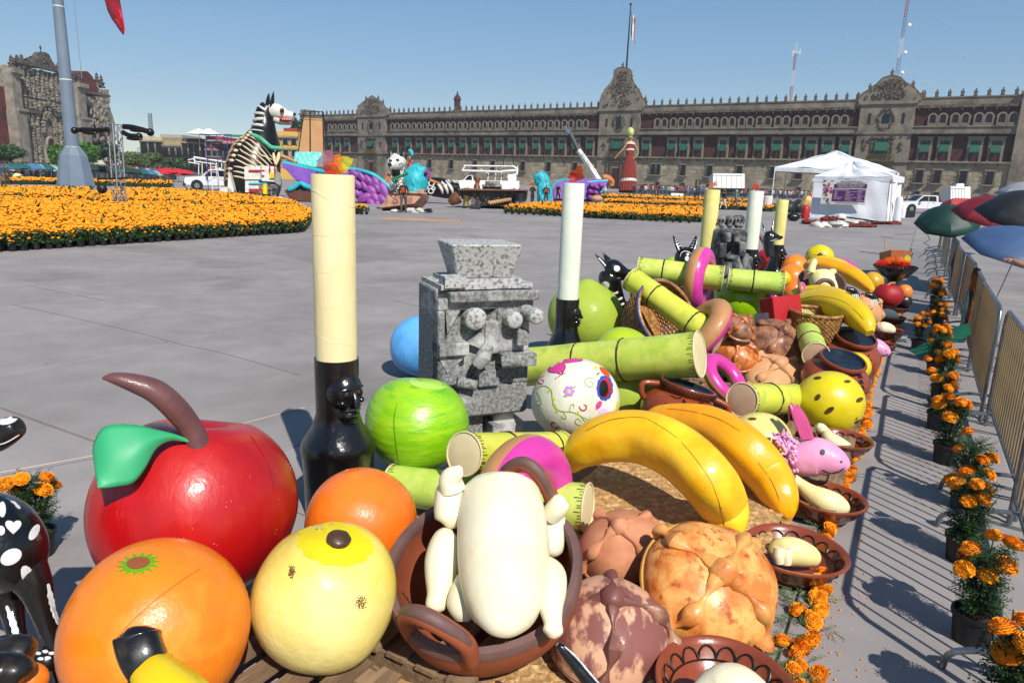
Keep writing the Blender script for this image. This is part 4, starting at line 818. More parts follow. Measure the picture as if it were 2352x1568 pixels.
for dd,L in ((.3,[(470,300,40),(478,230,38),(485,180,24),(492,142,3)]),(-.25,[(520,310,46),(525,240,40),(533,180,26),(541,122,3)])):
    m = MB(); q2.tube(m,[(a,b,c,dd) for a,b,c in L],12,flat=.5); m.build('ear',blk,X)
m = MB(); cp = smoothpath([(270,590,-.2),(340,610,-.9),(400,640,-1.1),(460,690,-1.1),(520,735,-.9),(610,745,-.4)],5)
for p in cp: m.ell(tuple(q2(p[0],p[1],p[2] - .45)),q2.r(24),nu=8,nv=6)
m.build('bead_collar',bead,X)
for nm,L,mt in (('front_leg',[(560,760,60,-.3),(570,900,55,-.4),(560,1000,40,-.4),(560,1280,40,-.4)],blk),('hind_leg',[(110,1020,60,-.5),(85,1150,58,-.6),(110,1270,50,-.6)],wht),('hind_leg',[(250,1050,50,-1.1),(238,1150,46,-1.2),(262,1270,40,-1.2)],wht),('leg_bone',[(540,790,14,-1.),(545,850,20,-1.),(560,920,10,-1.)],crm),('leg_bone',[(600,790,14,-.8),(590,850,20,-.9),(565,930,10,-.9)],crm)):
    m = MB(); q2.tube(m,L,12,flat=.8); m.build(nm,mt,X)
m = MB(); q2.tube(m,[(170,1000,55,-1.3),(165,1050,52,-1.3),(160,1090,45,-1.3)],12,flat=.5); m.build('tail_plate',crm,X)
m = MB(); q2.slab(m,[(100,1275),(120,1100),(215,1100),(225,1275)],.3,dd=-1.4); m.build('base_gap',blk,X)
t = thing('offering_box_stack','stack of white boxes with red stripes and a yellow drum beside the giant dog','box stack',tuple(gnd(600,457)))
def bxp(P_,x0,x1,y0,y1,dd,th,mt,par,nm,tilt=0): m = MB(); P_.slab(m,[(x0,y1),(x0,y0),(x1,y0 + tilt),(x1,y1 + tilt)],th,dd=dd); return m.build(nm,mt,par,smooth=False)
b1 = bxp(q2,270,440,972,1112,-2.4,1.6,wht,t,'box'); bxp(q2,270,440,980,998,-3.25,.1,redp,b1,'stripe')
b2 = bxp(q2,272,416,1120,1246,-2.4,1.4,wht,t,'box'); bxp(q2,272,416,1120,1136,-3.15,.1,turq,b2,'stripe'); bxp(q2,272,416,1185,1210,-3.15,.1,redp,b2,'stripe'); bxp(q2,268,360,1246,1282,-2.4,1.2,redp,t,'box')
b3 = bxp(q2,442,582,985,1125,-2.1,1.5,wht,t,'hut',8); bxp(q2,500,548,1010,1070,-2.95,.1,yelp,b3,'panel'); m = MB(); q2.tube(m,[(428,960,26,-2.3),(500,965,26,-2.3),(570,975,26,-2.3)],12); m.build('roll',wht,t); m = MB(); [q2.tube(m,[(x,932,8,-2.9),(x,965,8,-2.95),(x + 4,1020,8,-2.9)],6,2) for x in (497,552)]; m.build('strap',redp,t)
m = MB(); q2.tube(m,[(446,1140,28,-2.8),(446,1245,28,-2.8)],16,1); m.build('drum',yelp,t); m = MB(); q2.tube(m,[(446,1125,28,-2.8),(446,1139,28,-2.8)],16,1); m.build('drum_lid',turq,t)
t = thing('grey_skull_sculpture','grey papier mache skull with white teeth on the ground by the box stack','sculpture',tuple(gnd(627,459))); f_ = lump(.08,3)
m = MB(); m.ell(tuple(q2(530,1200,-2.4)),(q2.r(55),q2.r(60),q2.r(62)),f=f_); q2.tube(m,[(500,1240,35,-2.6),(560,1275,30,-2.7)],10); m.build('skull',grys,t); m = MB(); m.ell(tuple(q2(543,1192,-3.15)),(q2.r(18),) * 3,nu=10,nv=7); m.ell(tuple(q2(497,1200,-3.15)),(q2.r(14),) * 3,nu=10,nv=7); m.build('eye_socket',blk,t)
m = MB(); [m.ell(tuple(q2(505 + i * 17,1278 + (i % 3) * 4,-3.1)),q2.r(11),nu=7,nv=5) for i in range(8)]; m.build('teeth',wht,t)
t = thing('foil_rock_prop','crumpled white and grey block on the ground left of the giant dog','prop',tuple(gnd(516,452))); m = MB(); q2.slab(m,[(-30,1275),(-10,1190),(60,1180),(95,1270)],1.0,dd=-2.6); q2.slab(m,[(50,1270),(65,1000),(110,1150),(130,1270)],.5,dd=-2.0); m.build('block',wht,t,smooth=False)
# ---- wooden tan tower panel with black frame, turquoise block
t = thing('unfinished_tower','unfinished tan panelled tower in a black steel frame behind the purple wings','tower',tuple(gnd(715,452))); tanp = mat('tan_board','#b98e62','#a97f55',rough=.8,scale=.8)
m = MB(); q2.slab(m,[(815,800),(872,418),(940,418),(940,800)],.5,dd=4); m.build('panel',tanp,t,smooth=False); m = MB(); q2.slab(m,[(945,800),(945,420),(1078,430),(1088,800)],.5,dd=4); m.build('panel',tanp,t,smooth=False)
m = MB(); [q2.tube(m,L,5,1) for L in ([(808,800,5,3.6),(872,340,5,3.6)],[(942,800,5,3.6),(938,340,5,3.6)],[(1090,800,5,3.6),(1078,350,5,3.6)],[(1140,800,5,6),(1082,350,5,4)],[(872,340,5,3.6),(1082,350,5,3.6)],[(820,480,3,3.6),(875,412,3,3.6),(1080,418,3,3.6)])]; m.build('frame',iron,t,smooth=False)
m = MB(); q2.slab(m,[(780,915),(790,798),(985,798),(985,960)],.8,dd=1); q2.slab(m,[(986,960),(986,798),(1098,804),(1098,960)],.8,dd=1.1); m.build('turquoise_block',mat('turquoise_mottle','#4fb8b0','#8ccfc4',rough=.7,scale=6,thr=(.4,.6),bump=.3),t,smooth=False)
m = MB(); q2.tube(m,[(632,830,20),(700,855,18),(790,900,16)],8,2); m.build('bone',tanp,t)
# ---- purple winged boat
t = thing('winged_boat_float','big boat float with purple feathered wings edged in turquoise behind the tall cream candle','float',tuple(gnd(760,470)))
def outline(P_,m,pts,r,dd,mi=0): P_.tube(m,[(x,y,r,dd) for x,y in pts],8,3,mi=mi)
m = MB(); q2.slab(m,[(638,905),(720,925),(1010,1005),(1010,1150),(960,1150),(930,1180),(880,1120),(850,1110),(780,1090),(700,1000),(650,960)],.5,dd=-3); m.build('left_wing',purp,t,smooth=False)
m = MB(); outline(q2,m,[(638,905),(700,915),(850,950),(1110,1005)],24,-3.1); q2.tube(m,[(700,1195,22,-3.3),(760,1170,26,-3.3),(830,1125,22,-3.3),(880,1150,26,-3.3),(960,1180,24,-3.3),(1020,1190,20,-3.3)],8,3); m.build('wing_edge',turq,t)
m = MB(); q2.slab(m,[(690,1225),(1010,1235),(1010,1350),(760,1330)],1.5,dd=-2.5); m.build('hull',brnp,t,smooth=False)
m = MB(); q2.slab(m,[(710,1200),(760,1170),(830,1140),(880,1160),(960,1180),(1010,1200),(1010,1235),(700,1228)],1,dd=-2.6); m.build('hull_leaves',mat('dark_green_paint','#0e3a2c'),t,smooth=False)
WG = [(1290,985),(1380,975),(1480,1000),(1600,1045),(1700,1120),(1790,1180),(1840,1240),(1850,1290),(1800,1330),(1760,1420),(1700,1435),(1640,1400),(1560,1350),(1480,1330),(1420,1260),(1400,1180),(1300,1100)]
m = MB(); q2.slab(m,WG,.5,dd=-2); m.build('right_wing',purp,t,smooth=False)
m = MB(); q2.tube(m,[(1280,970,10,-2.3),(1380,968,18,-2.3),(1500,990,20,-2.3),(1620,1030,23,-2.3),(1720,1100,24,-2.3),(1800,1170,24,-2.3),(1845,1240,28,-2.3),(1800,1320,20,-2.3),(1765,1400,20,-2.4),(1730,1438,6,-2.4)],10,4); m.build('wing_edge',turq,t)
random.seed(2); fs = [(1420,1020,52,30,35),(1490,1050,60,30,50),(1570,1090,62,32,55),(1650,1110,60,34,60),(1735,1200,85,42,65),(1440,1130,62,36,40),(1525,1155,52,28,60),(1600,1200,60,42,40),(1430,1230,55,34,20),(1530,1280,72,40,-25),(1640,1280,60,38,60),(1720,1300,60,38,50),(1600,1345,58,36,60),(1660,1370,55,34,-70),(1715,1390,48,30,-60),(1660,1170,60,30,60),(1400,1060,40,26,30)]
for (x,y,a,b,an) in fs:
    R = frame(-_f,_r) @ rz(math.radians(-an)); m = MB(); m.ell(tuple(q2(x,y,-2.45)),(q2.r(a * 1.12),q2.r(b * 1.12),.11),R,14,8); fo = m.build('wing_feather',mage,t)
    m = MB(); m.ell(tuple(q2(x,y,-2.57)),(q2.r(a * .55),q2.r(b * .2),.04),R,8,4); m.build('feather_slit',purp,fo)
# cellophane flames on candles are built with the candles
# ---- stone boat with skull dog, turquoise bird, lady
t = thing('stone_boat_float','low boat float painted like pale brick stone with wooden beak shaped bow','float',tuple(gnd(925,487))); bst = mat('pale_brick_paint','#b58a73','#8a6350',rough=.85,scale=2.5,thr=(.4,.6),bump=.5)
dB = dg(925,485) - d0
m = MB(); q2.slab(m,[(1740,1430),(1800,1330),(1850,1232),(2000,1228),(2210,1235),(2190,1290),(2100,1385),(1880,1410)],2.2,dd=dB + .5); m.build('hull',bst,t,smooth=False); m = MB(); outline(q2,m,[(1850,1232),(2000,1226),(2210,1238)],9,dB - .7); m.build('gunwale',bst,t)
t = thing('white_tarpaulin','crumpled white sheet and bundles on the ground at the foot of the stone boat','tarpaulin',tuple(gnd(935,490))); m = MB()
for (x,y,a,b) in ((1800,1440,60,8),(1870,1425,45,16),(2030,1425,50,26),(2130,1425,40,24),(2090,1440,60,14)): m.ell(tuple(q2(x,y,dB - 1)),(q2.r(a),.4,q2.r(b)),f=lump(.2,x),nu=14,nv=8)
m.build('sheet',wht,t); m = MB(); m.ell(tuple(q2(2225,1418,dB - .8)),(q2.r(40),.3,q2.r(16)),f=lump(.25,4)); m.build('black_bundle',blk,t)
o = MB().prism([(0,0),(0,1.1),(3.6,1.1),(3.6,0)],tuple(gnd(877,503,.012)),(1,0,0),(0,1,0),.02).build('plank_board',tanp,smooth=False); tag(o,'flat brown board lying on the plaza in front of the stone boat','board')
t = thing('skull_dog_sculpture','white dog head with black swirls and green bead collar in the stone boat','sculpture',tuple(gnd(912,480)))
m = MB(); q2.tube(m,[(1900,1230,70,dB),(1895,1120,75,dB),(1890,1020,65,dB),(1880,950,70,dB),(1880,900,85,dB),(1875,860,75,dB)],16); m.build('neck',wht,t); m = MB(); q2.tube(m,[(1880,900,80,dB - .3),(1830,920,52,dB - .6),(1800,930,30,dB - .8)],12); m.build('snout',wht,t); m = MB(); m.ell(tuple(q2(1803,922,dB - 1.1)),q2.r(18)); m.build('nose',blk,t)
for L in ([(1820,850,20),(1812,790,16),(1805,740,2)],[(1945,870,30),(1950,800,26),(1945,735,2)]): m = MB(); q2.tube(m,[(a,b,c,dB) for a,b,c in L],8); m.build('ear',blk,t)
m = MB(); [q2.tube(m,[(1830,y,7,dB - 1.2),(1870,y + 6,8,dB - 1.3),(1920,y,7,dB - 1.2)],6,2) for y in (980,1000,1020,1038)]; [m.ell(tuple(q2(*p)),(q2.r(15),.1,q2.r(12)),nu=8,nv=6) for p in ((1890,872,dB - 1.45),(1812,880,dB - 1.2))]; [m.torus(tuple(q2(x,y,dB - 1.35)),q2.r(r_),q2.r(3.5),frame(-_f),12,5) for x,y,r_ in ((1930,930,16),(1925,1100,16),(1880,1130,18),(1900,1190,20),(1950,990,12))]; m.build('painted_line',blk,t)
m = MB(); [m.ell(tuple(q2(x,y,dB - 1.4)),q2.r(15),nu=8,nv=6) for x,y in ((1840,1080),(1865,1072),(1890,1062),(1915,1050),(1940,1040),(1965,1030),(1990,1018),(1850,1098),(1880,1088))]; m.build('bead_collar',mat('green_bead_dark','#1f6b45'),t)
def bird(label,P_,body,face,beak,dd):
    t = thing('giant_bird_sculpture',label,'sculpture',tuple(gnd(P_.x0 + P_.k * body[0][0],P_.y0 + P_.k * body[0][1])))
    m = MB(); P_.tube(m,[(x,y,r_,dd) for x,y,r_ in body],18); m.build('body',turq,t)
    r = random.Random(5)
    for k in range(46):
        u = r.random() * (len(body) - 1.3) + .1; i = int(u); w_ = u - i; x,y,rr_ = [body[i][j] * (1 - w_) + body[i + 1][j] * w_ for j in range(3)]; a = r.uniform(-1.2,1.2)
        c = P_(x + math.sin(a) * rr_ * .95,y,dd) - _f * P_.r(rr_ * .95) * math.cos(a); R = frame((c - P_(x,y,dd)).normalized(),(0,0,1)) @ rz(r.uniform(-.5,.5)); m = MB(); m.ell(tuple(c),(P_.r(r.uniform(28,42)),P_.r(18),P_.r(13)),R,9,5); m.build('feather',turq,t)
    fx,fy,fr = face; m = MB(); m.ell(tuple(P_(fx,fy,dd - P_.r(fr))),P_.r(fr * .45)); [m.ell(tuple(P_(fx + fr * .75 * math.cos(a),fy + fr * .75 * math.sin(a),dd - P_.r(fr * .9))),(P_.r(fr * .36),P_.r(fr * .2),P_.r(fr * .3)),None,8,6) for a in np.arange(0,6.2,.7)]; m.build('cheek_flower',mage,t)
    m = MB(); m.ell(tuple(P_(fx,fy,dd - P_.r(fr * 1.35))),P_.r(fr * .3)); m.build('eye',blk,t)
    m = MB(); P_.tube(m,[(x,y,r_,dd - .5) for x,y,r_ in beak],8,3); m.build('beak',orgp,t)
bird('turquoise feathered bird with purple cheek and long orange beak in the stone boat',q2,[(2080,1240,90),(2080,1150,110),(2090,1060,110),(2120,1000,85),(2150,990,60)],(2195,1020,48),[(2240,1090,14),(2300,1110,10),(2400,1140,3)],dB)
q3 = Pic(826.9,257.3,.2344,dg(1248,477))
bird('turquoise feathered bird with purple flower eye facing left beside the right flower bed',q3,[(1810,900,70),(1805,800,75),(1800,720,68),(1770,650,75),(1745,630,60)],(1775,640,44),[(1700,682,14),(1670,700,9),(1645,715,3)],2)
t = thing('skeleton_lady_figure','small skeleton lady figure in red with turquoise hat behind the skull dog','figure',tuple(gnd(935,470))); bone_m = mat('old_bone','#9c8460','#6f5a40',rough=.7,scale=6)
m = MB(); q2.tube(m,[(2030,1200,20,4),(2030,1080,30,4),(2028,980,40,4),(2030,920,34,4),(2025,885,10,4)],10); m.build('dress',MC['red_paint'],t); m = MB(); m.ell(tuple(q2(2018,855,3.8)),(q2.r(24),q2.r(24),q2.r(30))); m.build('skull',bone_m,t); m = MB(); q2.tube(m,[(2010,765,16,4),(2040,785,24,4),(2050,825,14,4)],8,3); m.build('hat',turq,t); m = MB(); [m.ell(tuple(q2(x,850,3.3)),q2.r(6),nu=6,nv=5) for x in (2010,2026)]; m.build('eye_socket',blk,t)
m = MB(); outline(q2,m,[(1760,1100),(1790,1060),(1800,1020)],26,5); outline(q2,m,[(1795,1060),(1790,1160)],16,5); m.ell(tuple(q2(1805,1015,4.8)),q2.r(26)); tag(m.build('orange_dog_statue',orgp),'small orange dog statue seated left of the skull dog','statue')
# ---- black and white serpent body behind
t = thing('serpent_body_sculpture','black and white patterned rounded sculpture lying behind the turquoise bird','sculpture',tuple(gnd(1000,470))); dS = dg(1010,468)
q5 = Pic(826.9,257.3,.2344,dS); m = MB(); q5.tube(m,[(600,790,40),(680,740,85),(780,740,95),(880,760,85),(980,740,40)],20); m.build('body',blk,t)
m = MB(); [m.torus(tuple(q5(x,y,-q5.r(94))),q5.r(r_),q5.r(7),frame(-_f),14,5) for x,y,r_ in ((700,700,26),(695,775,24),(718,750,15),(650,740,18))]; [q5.tube(m,[(x,672,8,-q5.r(60)),(x + 30,710,15,-q5.r(92)),(x + 60,760,16,-q5.r(96)),(x + 70,800,8,-q5.r(70))],6,3) for x in (740,790,840)]; [q5.tube(m,[(x,660 + i * 3,10,-q5.r(40)),(x + 25,690,12,-q5.r(60))],6,2) for i,x in enumerate((720,770,820,860,910,940))]; m.build('painted_bone',wht,t)
# ---- bucket truck, clay table
t = thing('bucket_lift_truck','white bucket lift truck with folded boom parked behind the clay table','truck',tuple(gnd(1120,452))); dT = dg(1120,452); q6 = Pic(826.9,257.3,.2344,dT)
m = MB(); q6.slab(m,[(960,800),(960,700),(1020,690),(1060,650),(1105,640),(1120,695),(1560,700),(1560,790)],2.4); m.build('body',whitep,t,smooth=False)
m = MB(); q6.slab(m,[(1035,690),(1065,655),(1100,648),(1105,690)],2.5); m.build('window',pane_m,t,smooth=False)
m = MB(); [q6.tube(m,[(a,b,e,dd),(c,d_,e,dd)],4,1) for a,b,c,d_,e,dd in ((1020,528,1490,535,9,-.3),(1000,575,1400,588,10,-.5),(1400,585,1530,575,14,-.5),(1000,580,1030,528,7,-.4),(1490,530,1540,560,12,-.4),(1540,550,1535,615,12,-.4),(1535,605,1440,640,8,-.4),(1180,560,1250,600,5,-.5))]; m.build('boom',whitep,t)
m = MB(); [q6.tube(m,[(x,525,4),(x - 20,690,4)],5,1) for x in (1270,1340,1400,1545)]; q6.slab(m,[(1450,620),(1450,690),(1530,690),(1530,620)],1); m.build('support',whitep,t)
m = MB(); [q6.tube(m,[(1418,340,3),(1395,640,4)],4,1),q6.tube(m,[(1485,340,3),(1520,620,4)],4,1),q6.tube(m,[(1440,410,3),(1500,420,3)],4,1)]; m.build('stay',iron,t)
for x in (1050,1500): m = MB(); q6.tube(m,[(x,795,34,-1.3),(x,795,34,-.9)],16,1,up=(0,0,1)); m.build('wheel',iron,t)
t = thing('carved_table_float','long carved stone offering table with clay dishes, pots and painted fruit','float',tuple(gnd(1120,480))); dC = dg(1120,478); q7 = Pic(826.9,257.3,.2344,dC); tbs = mat('carved_grey_brown','#6b6258','#3c352e',rough=.8,scale=4,thr=(.4,.6),bump=.6)
m = MB(); q7.slab(m,[(1090,810),(1620,815),(1610,935),(1100,945)],2); m.build('base',tbs,t,smooth=False); m = MB(); q7.slab(m,[(975,795),(1640,805),(1640,818),(985,812)],3); m.build('tabletop',mat('table_wood','#6b4a34','#4b3223',scale=4),t,smooth=False)
m = MB(); [m.torus(tuple(q7(x,880,-1.05)),q7.r(r_),q7.r(4),frame(-_f),16,5) for x in (1190,1290,1390,1480) for r_ in (14,27,40)]; [q7.tube(m,[(1120 + i * 50,830,4,-1.05),(1150 + i * 50,850,5,-1.05),(1130 + i * 50,920,4,-1.05)],5,2) for i in range(9)]; m.build('carving',iron,t,kind='stuff')
m = MB(); [q7.tube(m,[(1260 + i * 24,880 - i * 3,14,-1.2),(1290 + i * 24,900 - i * 5,16,-1.25)],6,2) for i in range(9)]; m.build('carved_fish',tanp,t)
m = MB(); q7.tube(m,[(880,895,30,-1),(920,860,55,-1),(970,830,60,-1)],12); m.build('clay_horn',mat('brown_clay','#7a4a30','#5c3421',rough=.5,scale=3),t)
m = MB(); q7.tube(m,[(1040,930,34,-1.4),(1035,880,22,-1.4),(1050,830,44,-1.4)],10); m.build('gold_ornament',gold,t)
cl = MC['brown_clay']
m = MB(); q7.tube(m,[(1150,800,36,-.3),(1145,725,30,-.3),(1150,700,20,-.3),(1150,650,34,-.3),(1155,640,26,-.3)],14); m.build('chimney_pot',cl,t)
m = MB(); q7.slab(m,[(1200,750),(1390,750),(1380,772),(1215,772)],2.5); q7.slab(m,[(1235,712),(1375,712),(1380,748),(1230,748)],2.2); m.build('griddle',grys,t)
m = MB(); q7.slab(m,[(1010,770),(1130,775),(1110,798),(1030,798)],1.6,dd=-.3); q7.slab(m,[(1450,780),(1590,785),(1570,808),(1480,808)],1.6,dd=-.3); m.build('dish',cl,t)
random.seed(6)
for nm,cs_,xr,y in (('painted_fruit',[yelp,bead,orgp],(1030,1120),765),('corn_cob',[mat('corn_paint','#d0bf6a')],(1160,1225),785),('turquoise_stone',[turq],(1270,1370),798),('painted_flower',[mage,redp,MC['pink_balloon'],purp],(1470,1600),765)):
    for i in range(7): m = MB(); x = random.uniform(*xr); m.ell(tuple(q7(x,y + random.uniform(-12,6),-.9)),(q7.r(13),q7.r(12),q7.r(random.uniform(10,22))),nu=8,nv=6); m.build(nm,random.choice(cs_),t)
t = thing('dark_cauldron','large dark drum shaped cauldron with ash coating at the right end of the carved table','cauldron',tuple(gnd(1193,473))); m = MB(); q7.tube(m,[(1568,915,50,-1.2),(1568,850,58,-1.2),(1568,808,66,-1.2)],20,2); m.build('drum',iron,t); m = MB(); q7.tube(m,[(1568,905,52.5,-1.2),(1568,885,55.5,-1.2)],20,1); m.build('ash_band',grys,t)
t = thing('black_tub','low black tub on the ground in front of the carved table','tub',tuple(gnd(1092,484))); m = MB(); q7.slab(m,[(1082,925),(1180,930),(1182,958),(1085,955)],1.2,dd=-1.6); m.build('tub',iron,t)
# ---- second winged boat behind the white candle
t = thing('second_winged_float','purple and turquoise winged float behind the white candle','float',tuple(gnd(1330,466))); q8 = Pic(826.9,257.3,.2344,dg(1340,468))
m = MB(); q8.slab(m,[(1890,760),(1930,690),(2010,668),(2360,670),(2420,690),(2390,780),(2330,800),(2300,870),(1900,860)],1.2,dd=1.5); m.build('wing',purp,t,smooth=False)
m = MB(); outline(q8,m,[(1880,750),(1920,690),(2010,665),(2130,662)],14,1); outline(q8,m,[(2230,690),(2330,682),(2430,675)],16,1); outline(q8,m,[(2350,790),(2380,760)],20,1); m.build('wing_edge',turq,t)
m = MB(); [m.ell(tuple(q8(x,y,.6)),(q8.r(34),.4,q8.r(24)),eul(0,25,0),10,7) for x,y in ((2270,720),(2320,740),(2260,780),(2310,790),(2260,840),(2360,720),(2290,850))]; m.build('wing_feather',mage,t)
m = MB(); m.ell(tuple(q8(2320,850,.3)),(q8.r(60),.6,q8.r(36))); m.build('wooden_nest',tanp,t)
# ---- crane
t = thing('mobile_crane','crane with raised black and white boom leaning left in front of the palace','crane',tuple(gnd(1385,448))); dK = dg(1385,449); q9 = Pic(826.9,257.3,.2344,dK)
m = MB(); q9.tube(m,[(2345,680,30),(2255,540,28),(2140,375,26)],4,1); wb_ = m.build('lower_boom',whitep,t,smooth=False)
m = MB(); q9.tube(m,[(2140,375,22),(2050,190,20)],4,1); m.build('upper_boom',iron,t,smooth=False); m = MB(); q9.tube(m,[(2060,205,26),(2020,170,20),(2010,140,16)],6,2); m.build('boom_head',steel,t)
m = MB(); q9.slab(m,[(2230,700),(2400,700),(2400,790),(2230,790)],3,dd=1); m.build('cab',whitep,t,smooth=False)
m = MB(); q9.tube(m,[(2015,170,1.5),(1992,470,1.5)],4,1); m.ell(tuple(q9(1992,485)),(q9.r(8),.2,q9.r(18))); q9.tube(m,[(1995,505,4),(2010,515,4),(1990,525,4)],5,2); m.build('hoist_hook',iron,t)
A = q9(2165,400,-.55); B = q9(2245,520,-.55); vx = (B - A).normalized(); R_ = Matrix((vx,(-_f).cross(vx),-_f)).transposed(); o = text('GRUAS MONT',q9.r(26),mat('blue_letter','#22304f',bump=0),t,A - Vector(t.location),R_.to_euler(),'lettering',.02,'LEFT')
# ---- giant lady figure
t = thing('giant_catrina_figure','giant skeleton lady in long pleated red dress with pale green bundle on her head','figure',tuple(gnd(1444,443))); dL = dg(1444,443); qa = Pic(698.3,128.6,.3516,dL); rdr = mat('red_dress_paint','#8f2e1c','#6f2014',rough=.7,scale=2,stretch=(6,6,.6),bump=.8,bscale=6,bdist=.2)
def rdress(th): return 1 + .05 * math.sin(th * 18)
m = MB(); qa.tube(m,[(2115,888,58),(2120,800,50),(2125,740,42),(2128,690,32),(2130,655,26)],72,3,shape=rdress); m.build('skirt',rdr,t)
m = MB(); qa.tube(m,[(2119,826,54.5),(2119,808,53)],40,1); qa.tube(m,[(2128,622,30),(2128,612,31)],24,1); m.build('white_band',wht,t)
m = MB(); qa.tube(m,[(2130,660,23),(2128,630,29),(2130,598,30),(2132,570,26)],16,2); m.build('bodice',rdr,t); m = MB(); qa.tube(m,[(2132,585,36),(2133,570,30),(2134,560,14)],16,2); m.build('collar',crm,t)
m = MB(); qa.tube(m,[(2133,565,8),(2134,550,10)],8,1); m.ell(tuple(qa(2133,540)),(qa.r(15),qa.r(15),qa.r(19))); m.build('skull',bone_m,t); m = MB(); [m.ell(tuple(qa(x,538,-.8)),qa.r(4),nu=6,nv=5) for x in (2128,2139)]; m.build('eye_socket',blk,t)
m = MB(); m.ell(tuple(qa(2133,498)),(qa.r(23),qa.r(23),qa.r(30)),f=lump(.12,5)); m.build('head_bundle',mat('pale_green_paint','#b5bf6a'),t)
for L in ([(2158,580,9),(2176,610,7),(2180,640,6),(2160,665,5),(2130,678,5)],[(2105,580,9),(2085,610,6),(2060,635,5),(2038,660,4),(2030,672,3)]): m = MB(); qa.tube(m,[(a,b,c,-.5) for a,b,c in L],8); m.build('arm',bone_m,t)
m = MB(); outline(q9,m,[(2310,560),(2300,600),(2330,650)],20,2); tag(m.build('carousel_horse',orgp),'brown horse sculpture behind the crane next to the giant lady','sculpture'); m = MB(); qa.tube(m,[(1950,790,16),(1985,800,22),(2015,820,14),(2020,850,5)],10); [qa.tube(m,[(x,810,5),(x,850,4)],6,1) for x in (1955,1965,2005,2012)]; tag(m.build('brown_horse_statue',orgp),'brown animal statue standing just left of the giant lady in red','statue')
# ---- orange cougar, toppled figure
t = thing('orange_cougar_statue','orange cougar statue walking left in front of the red umbrellas','statue',tuple(gnd(375,412))); dO = dg(378,413); qb = Pic(0,0,1,dO); m = MB(); qb.tube(m,[(391,396,5),(384,395,6),(372,395,6),(364,396,6),(358,395,5),(354,396,2)],10); [qb.tube(m,[(x,398,3),(x + 1,406,2.2),(x - .5,413,1.8)],6,2) for x in (368,372,387,391)]; qb.tube(m,[(395,396,1.5),(397,402,1.2)],5,1); m.build('body',orgp,t); m = MB(); [m.ell(tuple(qb(x,391,-.4)),qb.r(1.3),nu=6,nv=4) for x in (358,361)]; m.build('ear',orgp,t)
qb = Pic(0,0,1,dg(45,417)); m = MB(); qb.tube(m,[(30,405,6),(40,407,9),(50,409,8)],12); t = thing('toppled_head_prop','toppled pale clown like head prop lying on the far left plaza','prop',tuple(gnd(42,417))); m.build('head',mat('pale_yellow_paint','#d9cf9a'),t); m = MB(); [m.ell(tuple(qb(x,413,0)),(qb.r(6),qb.r(5),qb.r(4.5)),f=lump(.2,x),nu=10,nv=7) for x in (58,68,78,90)]; m.build('rubble',grys,t)
# ---- pickup trucks
def pickup(label,p,rot,Lg=5.7,utility=False):
    t = thing('pickup_truck',label,'pickup truck',p,rot); wp = mat('white_car_paint','#d3d4d6','#c9cacc',rough=.2,bump=0,coat=.6)
    side = [(0,.45),(0,.95),(.1,1.1),(1.25,1.2),(1.4,1.22),(2.05,1.8),(2.25,1.86),(3.5,1.86),(3.65,1.8),(3.75,1.2),(3.8,1.18),(Lg,1.18),(Lg,.5)]
    m = MB(); m.prism(side,(0,0,0),(1,0,0),(0,0,1),1.9)
    # cut the wheel wells visually with dark arches
    m.build('body',wp,t,world=False,smooth=False)
    m = MB(); m.prism([(3.9,1.19),(3.9,1.22),(Lg - .1,1.22),(Lg - .1,1.19)],(0,0,0),(1,0,0),(0,0,1),1.6); m.build('bed',iron,t,world=False,smooth=False)
    for poly_,nm in (([(1.62,1.24),(2.13,1.74),(2.62,1.76),(2.62,1.24)],'side_window'),([(2.7,1.24),(2.7,1.76),(3.42,1.76),(3.55,1.24)],'side_window')): m = MB(); m.prism(poly_,(0,0,0),(1,0,0),(0,0,1),1.93); m.build(nm,pane_m,t,world=False,smooth=False)
    m = MB(); m.add([(1.42,-.82,1.25),(1.42,.82,1.25),(2.06,.75,1.78),(2.06,-.75,1.78)],[(0,1,2,3)]); m.v[-1] = m.v[-1] + np.array((-.02,0,.03)); m.build('windscreen',pane_m,t,world=False,smooth=False)
    m = MB(); m.bb(-.04,.02,-.62,.62,.6,1.0); m.build('grille',iron,t,world=False,smooth=False); m = MB(); m.bb(-.15,.1,-.97,.97,.35,.58); m.bb(Lg - .05,Lg + .12,-.95,.95,.4,.55); m.build('bumper',iron,t,world=False,smooth=False)
    for sy in (-1,1): m = MB(); m.bb(-.05,.15,sy * .93 - .28 * (sy > 0),sy * .93 + .28 * (sy < 0),.78,1.0); m.build('headlight',steel,t,world=False,smooth=False)
    m = MB(); m.bb(-.17,-.14,-.16,.16,.42,.54); m.build('number_plate',whitep,t,world=False,smooth=False)
    for x in (1.0,Lg - 1.3):
        for sy in (-1,1):
            m = MB(); m.tube([(x,sy * .7,.42),(x,sy * .965,.42)],.5,18); m.build('wheel_arch',iron,t,world=False)
            m = MB(); m.tube([(x,sy * .7,.4),(x,sy * .99,.4)],.4,18); w_ = m.build('wheel',mat('tyre','#1c1c1d',rough=.9),t,world=False); m = MB(); m.tube([(x,sy * .9,.4),(x,sy * 1.005,.4)],.23,14); m.build('rim',steel,w_,world=False)
    m = MB(); [m.bb(1.75,1.95,sy * 1.2 - .1,sy * 1.2 + .1,1.2,1.48) for sy in (-1,1)]; m.build('mirror',iron,t,world=False,smooth=False)
    m = MB(); [m.bb(2.65,2.67,sy * .953 - .003,sy * .953 + .003,.55,1.75) for sy in (-1,1)]; [m.bb(3.2,3.35,sy * .96 - .01,sy * .96 + .01,1.08,1.13) for sy in (-1,1)]; m.build('door_seam',iron,t,world=False,smooth=False)
    return t
